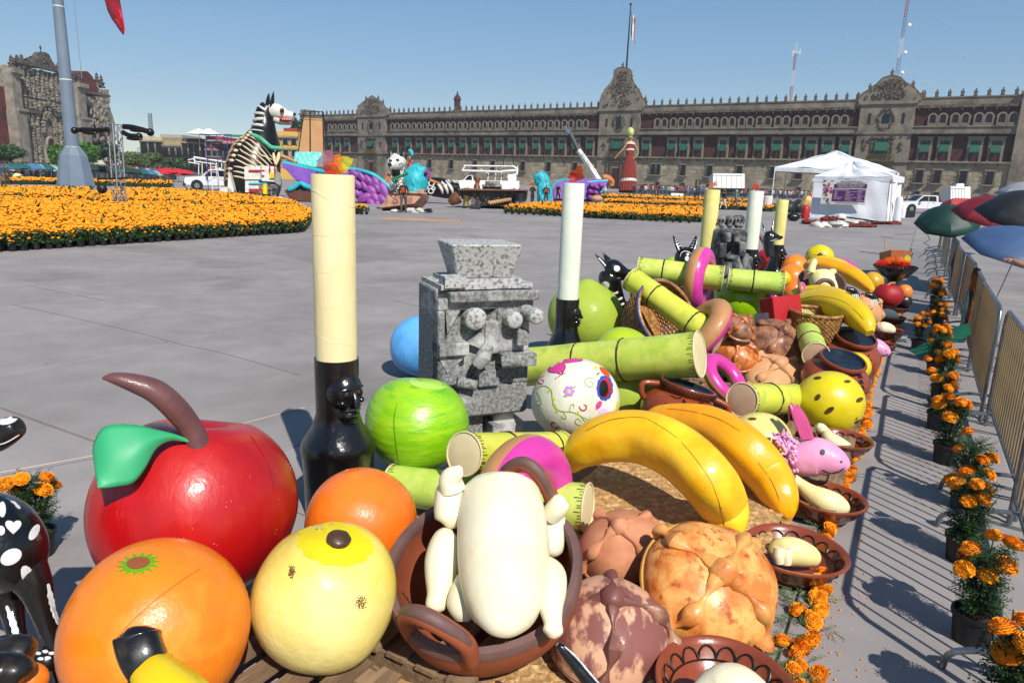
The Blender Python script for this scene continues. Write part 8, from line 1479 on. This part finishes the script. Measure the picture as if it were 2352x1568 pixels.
for P in ([(1600,930),(1612,925),(1625,935),(1640,938)],[(1530,925),(1520,935),(1508,945)],[(1540,908),(1555,915),(1565,912)],[(1650,940),(1662,938),(1672,946)]): stroke(jo,P,4,kb,t)
t,jo,c = jar('farther clay jar with black flower painting and dark mouth',1967,772,46,.5,7.6,1.5,(.06,-.3,.95),False,.85)
for a in range(6): stroke(jo,[(1990 + 5 * math.cos(a),827 + 5 * math.sin(a)),(1990 + 13 * math.cos(a * 1.05),827 + 15 * math.sin(a * 1.05))],4,kb,t,'painted_petal',1)
stroke(jo,[(1962,812),(1968,818),(1975,812),(1980,818),(1986,812)],2,kb,t); stroke(jo,[(1970,832),(1965,842),(1972,850),(1978,845)],2,kb,t); stroke(jo,[(1930,800),(1945,806),(1960,803),(1985,806)],2.5,kb,t)
t,jo,c = jar('nearer clay jar with black comma marks and dark mouth',1938,823,51,.5,6.8,1.5,(.08,-.3,.95),False,.85)
for i in range(3): decal(jo,[(1968 + i * 3,862 + i * 13),(1976 + i * 3,858 + i * 13),(1982 + i * 2,868 + i * 13),(1972 + i * 2,870 + i * 13)],kb,t,'painted_comma',1)
stroke(jo,[(1955,905),(1975,905),(1998,900)],2,kb,t); stroke(jo,[(1955,913),(1975,914),(2000,908)],2,kb,t)
# ---- axolotls
pkx = glossy('axolotl_pink','#e0a0bd','#d58bb0',.35,coat=.3); pkl = mat('gill_pale_pink','#e6bcd6','#dc9cc8',rough=.5,scale=9); pkd = mat('crest_pink','#bb4a78','#a83e6c',rough=.4)
def axo(lb,k,x,y,d,full=True):
    P_ = Pic(0,0,1,d); t = thing('axolotl_sculpture',lb,'axolotl sculpture',tuple(P_(x,y))); s = k
    Z = lambda L: [(x + a * s,y + b * s,c_ * s,e) for a,b,c_,e in L]; m = MB(); P_.tube(m,Z([(-80,22,10,.1),(-66,18,32,.08),(-40,8,42,.04),(-5,2,44,0),(30,12,34,-.05),(52,22,22,-.08),(64,30,8,-.1)]),26,6); bo = m.build('head',pkx,t)
    m = MB(); r = random.Random(3)
    for i in range(90): a = r.uniform(0,1); px0,py0 = x + (-92 + 34 * a + r.uniform(-14,14)) * s,y + (-70 + 110 * a * r.uniform(.2,1) + 20) * s; e = r.uniform(-.08,.05); m.tube([tuple(P_(px0,py0,e)),tuple(P_(px0 + r.uniform(-10,6) * s,py0 + r.uniform(-14,4) * s,e - .03))],[P_.r(5.5 * s),P_.r(1.5 * s)],5)
    m.build('gill_frill',pkl,t,kind='stuff')
    for sg in range(4): m = MB(); P_.tube(m,Z([(-20 - sg * 6,-38,8,-.02),(-32 - sg * 7,-75,9,.0),(-44 - sg * 8,-100 - sg * 6,7,.02),(-54 - sg * 6,-118 + sg * 12,2,.04)]),8,4,flat=.6); m.build('crest_spine',pkd,t)
    decal(bo,circ(x + 5 * s,y - 8 * s,6 * s,7 * s),bl_k,t,'eye',1); stroke(bo,[(x + 4 * s,y + 32 * s),(x + 22 * s,y + 40 * s),(x + 42 * s,y + 36 * s),(x + 56 * s,y + 28 * s)],4 * s,bl_k,t,'mouth'); decal(bo,circ(x + 48 * s,y + 14 * s,2.5 * s,2.5 * s),bl_k,t,'nostril',1); return t
axo('big pink axolotl with frilly gills and smiling mouth between the clay bowls',1.0,1884,1046,4.75)
axo('small pink axolotl peeking out behind the farther clay jar',.52,2010,798,8.3)
# ---- baskets
wick = mat('wicker','#9a6d38','#6b4520',rough=.5,scale=14,bump=.3,coat=.2,c3='#b8894e',s3=25,t3=(.5,.65))
def basket(lb,x,y,d,rpx,h,N,blue=False,rows=15,bot=.72):
    c = at(x,y,d); r = rpx * d / FPX; R = frame(N,(1,0,0)); t = thing('wicker_basket',lb,'basket',tuple(c)); m = MB(); W = lambda th,q,z: tuple(np.array(c) + R @ np.array((math.cos(th) * q,math.sin(th) * q,z))); ns = 30
    rd = lambda z: r * (bot + (1 - bot) * math.sin(min(1,1 + z / h) * 1.57))
    for k in range(rows):
        z = -h * (k + .5) / rows; q = rd(z); m.tube([W(2 * math.pi * j / (ns * 2),q + .008 * (1 if (j + k) % 2 else -1),z + .0) for j in range(ns * 2 + 1)],h / rows * .5,5,False)
    m.build('weave',wick,t,kind='stuff'); m = MB(); [m.tube([W(2 * math.pi * j / ns,rd(z),z) for z in np.linspace(0,-h,6)],.008,5) for j in range(ns)]; m.build('stake',wick,t,kind='stuff')
    m = MB(); m.torus(c,r * 1.0,.02,R,60,8); m.build('rim',wick,t)
    m = MB(); m.lathe([(rd(-h) * .99,-h),(.001,-h)],40,c=tuple(c),R=R,cap=False); m.build('basket_bottom',wick,t)
    if blue: m = MB(); m.torus(tuple(np.array(c) + R @ np.array((0,0,.0))),r * 1.04,.011,R,60,6); m.build('blue_cord',mat('blue_cord','#1e4a8c',rough=.6),t)
    return t
basket('large tipped wicker basket with blue cord rim under the yellow cane',1532,722,7.75,84,.42,(.5,-.72,.48),True,18)
basket('wicker basket behind the first, below the green cane',1525,660,8.9,74,.4,(0.05,-.1,1),False,14)
basket('small upright wicker basket in front of the bright bananas',1874,716,7.75,57,.3,(.03,-.05,1),False,16,.8)
# ---- boxes
P_ = Pic(0,0,1,7.9); t = thing('red_carton','bright red box with white zigzag side beside the lime fruit','box',tuple(P_(1790,720)))
c_ = P_(1794,716); m = MB(); m.box(tuple(c_),(.34,.28,.34),eul(-14,-6,12)); o = m.build('box',mat('box_red','#b01218','#9c0e14',rough=.4,scale=3,bump=.2),t,smooth=False); md = o.modifiers.new('b','BEVEL'); md.width = .006
decal(o,[(1826,742),(1831,722),(1834,738),(1832,758),(1828,752),(1825,762)],whp,t,'white_zigzag',1); m = MB(); m.box(tuple(P_(1790,745,.12)),(.42,.3,.3),eul(-14,-6,12)); tag(m.build('white_carton',whp,smooth=False),'white box behind and below the red one','box')
# ---- far chicken dish
P_ = Pic(0,0,1,9.3); t = thing('clay_dish_with_handle','brown clay dish with loop handle tilted over the far bananas','dish',tuple(P_(1890,655))); c_ = P_(1888,650); R = frame((-.1,-.6,.78),(1,0,0)); rr_ = P_.r(54)
m = MB(); m.lathe([(rr_,0),(rr_ * .95,-.06),(rr_ * .7,-.14),(.001,-.17)],36,c=tuple(c_),R=R,cap=False); m.lathe([(.001,-.14),(rr_ * .65,-.11),(rr_ * .92,0),(rr_,0)],36,c=tuple(c_),R=R,cap=False); m.build('dish',rimp,t); m = MB(); P_.tube(m,[(1872,672,4,-.25),(1878,652,5,-.3),(1895,643,5,-.32),(1912,652,5,-.3),(1916,676,4,-.25)],10,5); m.build('handle',rimp,t)
t = thing('chicken_sculpture','small cream chicken lying in the far clay dish','chicken',tuple(c_))
for nm,L in (('body',[(1888,618,8,0),(1888,628,24,0),(1888,645,28,-.05),(1890,662,22,-.1),(1890,672,5,-.1)]),('wing',[(1862,620,4,-.05),(1862,626,9,-.05),(1866,610,8,-.05),(1872,600,7,-.05),(1876,598,2,-.05)]),('wing',[(1905,630,7,-.05),(1914,622,8,-.05),(1916,618,3,-.05)]),('leg',[(1908,645,10,-.1),(1914,655,9,-.12),(1920,668,6,-.14)])): m = MB(); P_.tube(m,L,16,5); m.build(nm,chy,t)
# ---- dogs
def marks(o,t,L,mt=whp):
    for q in L:
        if q[0] == 's': stroke(o,q[1],q[2],mt,t,'white_line')
        else: decal(o,q[1],mt,t,'white_mark',2)
P_ = Pic(0,0,1,8.6); t = thing('black_dog_sculpture','black dog with white bone markings, snout pointing right over the yellow cane','dog sculpture',tuple(P_(1425,740)))
m = MB(); P_.tube(m,[(1440,760,16,.1),(1432,720,15,.08),(1420,690,16,.05),(1408,665,22,.03),(1400,640,26,0),(1400,625,20,0)],22,6); o1 = m.build('neck',blkg,t); m = MB(); P_.tube(m,[(1392,622,18,0),(1405,620,25,-.02),(1420,625,22,-.04),(1440,630,13,-.06),(1455,630,10,-.07),(1462,632,4,-.07)],22,6); o2 = m.build('head',blkg,t)
m = MB(); P_.tube(m,[(1400,618,14,-.03),(1388,605,12,-.03),(1375,592,6,-.02),(1366,583,1,-.02)],12,5,flat=.5); o3 = m.build('ear',blkg,t); m = MB(); P_.tube(m,[(1402,615,12,.1),(1398,600,10,.12),(1390,588,5,.14),(1384,580,1,.14)],12,5,flat=.5); m.build('ear',blkg,t)
marks(o2,t,[('d',circ(1417,617,7,7)),('s',[(1400,630),(1405,645),(1418,648),(1440,640),(1460,636)],1.6)]); marks(o3,t,[('s',[(1375,592),(1385,603),(1392,612)],3)]); marks(o1,t,[('d',circ(1390,655,10,9)),('s',[(1395,672),(1410,674),(1420,670)],5),('s',[(1405,685),(1418,688),(1430,683)],5),('s',[(1412,698),(1424,700),(1434,696)],4.5),('s',[(1417,712),(1428,714),(1442,710)],4.5),('s',[(1420,726),(1434,728),(1446,724)],4.5),('d',circ(1430,745,6,10))])
P_ = Pic(0,0,1,9.6); t = thing('black_dog_sculpture','black dog head with striped pointed ears behind the upright pink ring','dog sculpture',tuple(P_(1575,640))); m = MB(); P_.tube(m,[(1572,650,18,0),(1572,620,20,0),(1573,595,24,0),(1575,580,20,0),(1576,568,6,0)],20,6); o1 = m.build('head',blkg,t)
for L,s_ in (([(1562,575,14),(1555,560,11),(1549,548,6),(1546,540,1)],[(1560,566),(1550,548)]),([(1588,572,12),(1594,560,9),(1597,550,6),(1599,541,1)],[(1588,570),(1597,549)])):
    m = MB(); P_.tube(m,[(a,b,c,-.05) for a,b,c in L],12,5,flat=.5); o3 = m.build('ear',blkg,t); (ax_a,ay_a),(bx_a,by_a) = s_
    for u in (.0,.3,.6,.85): marks(o3,t,[('s',[(ax_a + (bx_a - ax_a) * u - 3 * (1 - u),ay_a + (by_a - ay_a) * u),(ax_a + (bx_a - ax_a) * u + 4 * (1 - u),ay_a + (by_a - ay_a) * u - 2)],2.4)])
marks(o1,t,[('d',circ(1578,594,5,6)),('s',[(1562,590),(1566,580),(1576,577),(1588,582)],2)])
P_ = Pic(0,0,1,13); t = thing('black_dog_sculpture','black dog with upright ears in front of the farthest candle','dog sculpture',tuple(P_(1768,575))); m = MB(); P_.tube(m,[(1768,590,9,0),(1765,570,10,0),(1765,553,12,0),(1768,542,12,0),(1778,543,9,0),(1790,546,5,0),(1797,544,3,0)],16,5); o1 = m.build('head',blkg,t)
for L in ([(1762,540,7),(1756,528,5),(1750,512,1)],[(1772,535,6),(1774,522,4),(1776,508,1)]): m = MB(); P_.tube(m,[(a,b,c,0) for a,b,c in L],10,5,flat=.5); o3 = m.build('ear',blkg,t); marks(o3,t,[('s',[(L[1][0] - 1,L[1][1] - 4),(L[1][0] + 2,L[1][1] + 6)],2.5)])
marks(o1,t,[('s',[(1770,553),(1778,552),(1790,551)],1.2),('d',circ(1775,541,2,2.5))]); m = MB(); P_.tube(m,[(1753,568,6,-.5),(1750,550,6,-.5),(1744,535,5,-.5)],10,4)
# left edge dog
P_ = Pic(0,0,1,2.75); t = thing('black_dog_sculpture','glossy black dog with white hearts and bone marks cut by the left edge','dog sculpture',tuple(P_(40,1500)))
m = MB(); P_.tube(m,[(-120,1240,85,0),(-40,1235,105,0),(10,1265,92,0),(35,1310,68,0),(45,1345,40,0)],32,6); o1 = m.build('body',blkg,t)
m = MB(); P_.tube(m,[(50,1300,52,-.0),(82,1350,36,0),(100,1410,25,0),(120,1470,21,0),(138,1530,20,0),(150,1580,20,0)],20,6); o2 = m.build('hind_leg',blkg,t); m = MB(); P_.tube(m,[(10,1340,42,.05),(28,1400,26,.04),(40,1460,20,.0),(60,1540,20,-.05),(75,1600,20,-.1)],20,6); o4 = m.build('front_leg',blkg,t)
m = MB(); P_.tube(m,[(60,1512,12,-.02),(80,1512,22,-.02),(105,1515,26,-.03),(125,1520,20,-.03),(135,1524,5,-.03)],18,5); o3 = m.build('paw',blkg,t); m = MB(); P_.tube(m,[(-60,1010,40,-.3),(-10,1000,34,-.3),(25,985,27,-.3),(42,975,20,-.3),(47,973,4,-.3)],22,6); o5 = m.build('muzzle',blkg,t)
def heart(x,y,s,a=0): return [(x + (16 * math.sin(q) ** 3) * s * math.cos(a) - (-(13 * math.cos(q) - 5 * math.cos(2 * q) - 2 * math.cos(3 * q))) * s * math.sin(a),y + (16 * math.sin(q) ** 3) * s * math.sin(a) + (-(13 * math.cos(q) - 5 * math.cos(2 * q) - 2 * math.cos(3 * q))) * s * math.cos(a)) for q in np.linspace(0,6.28,22,endpoint=False)]
marks(o1,t,[('d',heart(30,1208,1.15)),('d',circ(25,1278,26,17,18,-.5)),('d',heart(68,1322,1.6,.5)),('d',circ(78,1222,9,20,14,.5)),('d',circ(5,1170,8,18)),('d',circ(2,1218,9,11)),('s',[(12,1143),(30,1152),(46,1168)],7)]); marks(o2,t,[('s',[(110,1340),(118,1380),(130,1420),(150,1455),(163,1480)],13)]); marks(o4,t,[('s',[(15,1390),(30,1430),(50,1500),(72,1560)],12)])
marks(o3,t,[('d',circ(x,y,7,3.4)) for x,y in ((88,1500),(104,1496),(118,1500),(94,1512),(110,1510))]); marks(o5,t,[('d',circ(15,962,26,13,16,-.2)),('s',[(-10,1022),(15,1015),(44,998)],2)])
# black limb at the bottom
P_ = Pic(0,0,1,2.45); t = thing('black_dog_paw','thin black and white painted dog limb reaching over the purple brown bread','dog limb',tuple(P_(1330,1540))); m = MB(); P_.tube(m,[(1280,1478,5,0),(1290,1488,11,-.0),(1315,1518,14,0),(1350,1560,17,0),(1385,1610,20,0)],16,5); o1 = m.build('limb',blkg,t); marks(o1,t,[('s',[(1296,1484),(1325,1510),(1350,1540),(1385,1580)],5)])
# black & white paws by the bread
P_ = Pic(0,0,1,8.2)
for x,y,lb in ((1960,668,'small black dog paw with white claws above the tan bread'),(2003,680,'black and white striped dog foot hanging by the matt red apple')):
    t = thing('black_dog_paw',lb,'dog limb',tuple(P_(x,y))); m = MB(); P_.tube(m,[(x - 14,y - 4,6,0),(x,y,7,0),(x + 10,y + 12,6,-.05)],10,4); m.build('paw',blkg,t); m = MB(); [P_.tube(m,[(x - 2 + i * 4,y + 8,1.6,-.08),(x + i * 4,y + 22,1,-.1)],6,1) for i in range(4)]; m.build('claw',whp,t)
# ---- far stone sculptures
gst = mat('dark_speckled_stone','#7b7b79','#333434',rough=.9,scale=6,thr=(.4,.58),bump=.6,bscale=10,bdist=.03,detail=10)
P_ = Pic(0,0,1,10.6); t = thing('stone_idol_sculpture','grey stone idol topped by a row of small skulls between two candles','sculpture',tuple(P_(1680,620)))
def ptb(nm,L,n=16,sm=4,mt=gst,**k): m = MB(); P_.tube(m,L,n,sm,**k); return m.build(nm,mt,t)
for x in (1657,1675,1692,1700): 
    m = MB(); m.ell(tuple(P_(x,507,0 if x != 1700 else .15)),(P_.r(11),P_.r(11),P_.r(13))); m.ell(tuple(P_(x + 1,518,-.03)),(P_.r(7),P_.r(7),P_.r(6))); m.build('skull',gst,t); m = MB(); [m.ell(tuple(P_(x + s_,506,-.075)),(P_.r(2.6),) * 3,nu=8,nv=6) for s_ in (-4,4)]; m.build('eye_socket',dark,t)
m = MB(); m.box(tuple(P_(1665,558)),(P_.r(50),.3,P_.r(64)),eul(0,0,20)); m.box(tuple(P_(1690,558,-.05)),(P_.r(44),.3,P_.r(62)),eul(0,0,-10)); m.box(tuple(P_(1675,610,.0)),(P_.r(78),.5,P_.r(52)),eul(0,0,12)); o = m.build('torso',gst,t,smooth=False); md = o.modifiers.new('b','BEVEL'); md.width = .05; md.segments = 3
m = MB(); [m.box(tuple(P_(x,y,-.25)),(P_.r(a),.2,P_.r(b)),eul(0,0,8)) for x,y,a,b in ((1655,575,16,34),(1700,572,16,34),(1678,590,34,10),(1668,545,12,22),(1688,545,12,22))]; o = m.build('carved_relief',gst,t,smooth=False,kind='stuff'); md = o.modifiers.new('b','BEVEL'); md.width = .02
P_ = Pic(0,0,1,9.9); t = thing('stone_claw_sculpture','small grey stone claws and snout rising in front of the stone idol','sculpture',tuple(P_(1705,650))); ptb('claw',[(1697,652,14,0),(1696,625,13,0),(1692,605,10,0),(1694,590,5,0)]); ptb('claw',[(1712,650,13,.05),(1714,620,11,.05),(1712,600,8,.05),(1716,583,5,.05)]); m = MB(); m.ell(tuple(P_(1705,630,-.15)),(P_.r(11),P_.r(11),P_.r(14)),f=lump(.12,4)); m.build('snout',gst,t)
# ---- incense burner
P_ = Pic(0,0,1,12.3); t = thing('incense_burner','black footed incense bowl filled with red cellophane at the far right end of the offering','incense burner',tuple(P_(2057,690)))
def P3(nm,prof,cx_,cy_,mt,n=30): c = P_(cx_,cy_); m = MB(); m.lathe([(P_.r(a),-P_.r(b)) for a,b in prof],n,c=tuple(c),cap=False); return m.build(nm,mt,t)
P3('bowl',[(0.01,8),(36,4),(44,0),(45,3),(40,10),(30,20),(18,28),(14,32),(16,60),(24,72),(0.01,72)],2057,612,blkg); m = MB(); [m.ell(tuple(np.array(P_(2057,612)) + np.array((math.cos(a) * P_.r(44),math.sin(a) * P_.r(44),0))),P_.r(3),nu=7,nv=5) for a in np.linspace(0,6.28,40)]; m.build('beaded_rim',blkg,t)
random.seed(3); m = MB(); [m.ell(tuple(P_(2057 + random.uniform(-34,34),603 + random.uniform(-5,6),random.uniform(-.15,.15))),(P_.r(13),P_.r(9),P_.r(8)),None,9,6,lump(.3,i,3)) for i in range(12)]; m.build('cellophane',cr,t,smooth=False); m = MB(); [m.ell(tuple(P_(2055 + random.uniform(-15,15),600,random.uniform(-.2,.1))),(P_.r(12),P_.r(8),P_.r(8)),None,9,6,lump(.3,i,3)) for i in range(4)]; m.build('cellophane',co_,t,smooth=False); m = MB(); P_.slab(m,[(2072,600),(2082,585),(2092,590),(2090,604)],.02); m.build('cellophane',cyl,t,smooth=False)
t = thing('amber_box','amber coloured open box with a stick behind the incense bowl','box',tuple(P_(2055,600,.6))); m = MB(); P_.slab(m,[(2033,606),(2033,577),(2078,579),(2078,606)],.4,dd=.6); m.build('box',mat('amber_paint','#9c4f12','#7d3c0c',rough=.3,coat=.3),t,smooth=False); m = MB(); P_.tube(m,[(2034,578,1.5,.5),(2033,550,1.5,.5)],6,1); m.build('stick',tang,t)
# ---- garland and herbs along the mat edge
def mk_blossom(r,seed):
    rr_ = random.Random(seed); m = MB(); m.ell((0,0,0),(r * .85,r * .85,r * .55),None,12,8); Vp = []; Fp = []; kk = 0
    for ring_ in range(8):
        ct_,sn = math.cos(.15 + ring_ * .24),math.sin(.15 + ring_ * .24)
        for j in range(5 + ring_ * 4):
            th = 6.283 * (j + .5 * (ring_ % 2)) / (5 + ring_ * 4) + rr_.uniform(-.1,.1); nrm = np.array((sn * math.cos(th),sn * math.sin(th),ct_ * .75)); tg = np.array((-math.sin(th),math.cos(th),0)); o_ = nrm * r * .78; tp_ = nrm * r * (1.05 + rr_.uniform(-.08,.1)); w2 = r * .17; up_ = np.cross(nrm,tg) * r * .08 * rr_.choice((-1,1)); Vp += [o_ - tg * w2 * .6,tp_ - tg * w2 + up_,tp_ + tg * w2 - up_ * .5,o_ + tg * w2 * .6]; Fp.append((kk,kk + 1,kk + 2,kk + 3)); kk += 4
    m.add(Vp,Fp); return m
gt = thing('marigold_garland','garland of orange marigold heads along the outer edge of the mats','garland',tuple(gnd(1880,1345)))
bms = []
for s_ in range(3): o = mk_blossom(.036,s_).build('blossom',[bl_m,bl_y,bl_m][s_],gt,world=False,ang=60); bms.append([o,False])
gpath = [(1815,1600),(1838,1555),(1850,1500),(1862,1440),(1878,1390),(1882,1350),(1888,1322),(1900,1218),(1945,1110),(1958,1075),(1975,1010),(1988,975),(1996,900),(2012,850),(2022,815),(2040,790),(2055,768),(2062,742),(2066,722)]
gp_ = [Vector(q) for q in smoothpath([tuple(gnd(x,y)) for x,y in gpath],8)]; L_ = [0]
for a,b in zip(gp_,gp_[1:]): L_.append(L_[-1] + (b - a).length)
random.seed(31); s_ = 0
def putb(p,sc):
    k = random.randrange(3); o,u_ = bms[k]
    if u_: o = obj('blossom',o.data,gt)
    bms[k][1] = True; gl = Vector(gt.location); o.location = p - gl; o.rotation_euler = (random.uniform(-.9,.9),random.uniform(-.9,.9),random.uniform(0,6)); o.scale = (sc,) * 3
while s_ < L_[-1]:
    i = max(j for j in range(len(L_)) if L_[j] <= s_); i = min(i,len(gp_) - 2); p = gp_[i] + (gp_[i + 1] - gp_[i]) * ((s_ - L_[i]) / max(1e-6,L_[i + 1] - L_[i])); putb(p + Vector((random.uniform(-.02,.02),random.uniform(-.02,.02),.03)),random.uniform(.85,1.25)); s_ += random.uniform(.045,.075) * (1 if random.random() < .85 else 2.2)
for (x,y) in ((1833,1400),(1797,1473),(1880,1548),(1905,1352),(1832,1500),(1866,1466)): putb(gnd(x,y,.03),1.15 if y != 1352 else .6)
herb = mat('herb_green','#5a7544','#3f5a30',rough=.7,scale=20,bump=0); hb = MB(); r = random.Random(8)
def sprig(x,y,n=1,sz=.09):
    for _ in range((n + 2) // 3):
        p = gnd(x + r.uniform(-18,18),y + r.uniform(-14,14),.03); a = r.uniform(0,6.28); dr = Vector((math.cos(a),math.sin(a),r.uniform(.0,.3))); sdv = Vector((-dr.y,dr.x,0)); k = 7
        for j in range(k):
            c = p + dr * sz * j / k
            for sg in (-1,1): tip = c + (sdv * sg * .9 + dr * .5) * .022 * (1.2 - j / k) + Vector((0,0,r.uniform(-.006,.012))); wv = dr * .0028; hb.add([tuple(c),tuple((c + tip) / 2 + wv),tuple(tip),tuple((c + tip) / 2 - wv)],[(0,1,2,3)])
        hb.add([tuple(p),tuple(p + Vector((0,0,.004))),tuple(p + dr * sz + Vector((0,0,.004))),tuple(p + dr * sz)],[(0,1,2,3)])
for (x,y,n) in ((1820,1365,26),(1835,1385,20),(1805,1410,14),(1800,1440,12),(1775,1500,16),(1805,1530,22),(1830,1560,14),(1850,1420,10),(1895,1335,5),(1910,1385,4),(1860,1200,8),(1885,1216,8),(1920,1098,8),(1945,1085,8),(1985,985,8),(2008,870,8),(1905,1450,5),(1910,1330,3),(2035,800,6),(1875,1500,5)): sprig(x,y,n)
o = hb.build('herb_sprigs',herb,smooth=False,kind='stuff'); o['label'] = 'scattered green fern like sprigs along the mat edge'
pt_ = MB(); r = random.Random(5)
for i in range(160): p = gnd(r.choice((1895,1905,1880,1900,1985)) + r.gauss(0,22),r.uniform(1000,1560),.006); pt_.ell(tuple(p),(r.uniform(.003,.009),r.uniform(.002,.006),.003),rz(r.uniform(0,6)),6,4)
o = pt_.build('loose_petals',bl_m,kind='stuff'); o['label'] = 'loose orange petals scattered on the concrete by the garland'
m = MB(); p = gnd(2052,783); m.ell((p.x,p.y,.05),(.16,.1,.05),f=lump(.4,6,4)); tag(m.build('clear_plastic_bag',mat('clear_plastic','#e8ecef',rough=.12,trans=.7,bump=0),smooth=False),'crumpled clear plastic bag on the ground near the farther jar','plastic bag')
m = MB(); a,b = gnd(0,1085,.004),gnd(415,1010,.004); m.tube([tuple(a),tuple((a + b) / 2),tuple(b),tuple(gnd(700,935,.004))],.004,4); tag(m.build('string',mat('pale_string','#b9a592')),'thin pale string lying across the plaza behind the apple','string')
ck = MB()
for P in ([(1525,660),(1545,700),(1562,735),(1535,752),(1508,765),(1545,782),(1568,806),(1520,845),(1462,888)],[(1265,692),(1340,694),(1418,693)],[(970,838),(1040,846),(1138,858)],[(1148,712),(1200,718),(1255,721)]):
    Q = [gnd(1708.9 + .27344 * x,349.1 + .27344 * y,.001) for x,y in P]
    for a,b in zip(Q,Q[1:]): ck.tube([tuple(a),tuple((a + b) / 2 + Vector((random.uniform(-.04,.04),random.uniform(-.04,.04),0))),tuple(b)],.018,4)
for P in ([(30,700),(190,735),(420,792),(560,824),(690,862)],[(60,655),(240,690)],[(905,690),(960,702),(1000,712)]):
    Q = [gnd(x,y,.0) for x,y in P]
    for a,b in zip(Q,Q[1:]): ck.tube([tuple(a),tuple((a + b) / 2 + Vector((random.uniform(-.03,.03),random.uniform(-.03,.03),0))),tuple(b)],.003,4)
ck.build('crack_filler',mat('tar_filler','#3a3735','#2b2928',rough=.9),ground,smooth=False,kind='stuff')
# floor grating strip under the right barriers
gr = MB(); 
for i in range(150): p = Vector(bpt(-1.5 + i * .045,0,-.28)); gr.box((p.x,p.y,.001),(.62,.016,.003),rz(angB - math.pi / 2))
o = gr.build('ribbed_paving',conc,ground,smooth=False,kind='stuff')
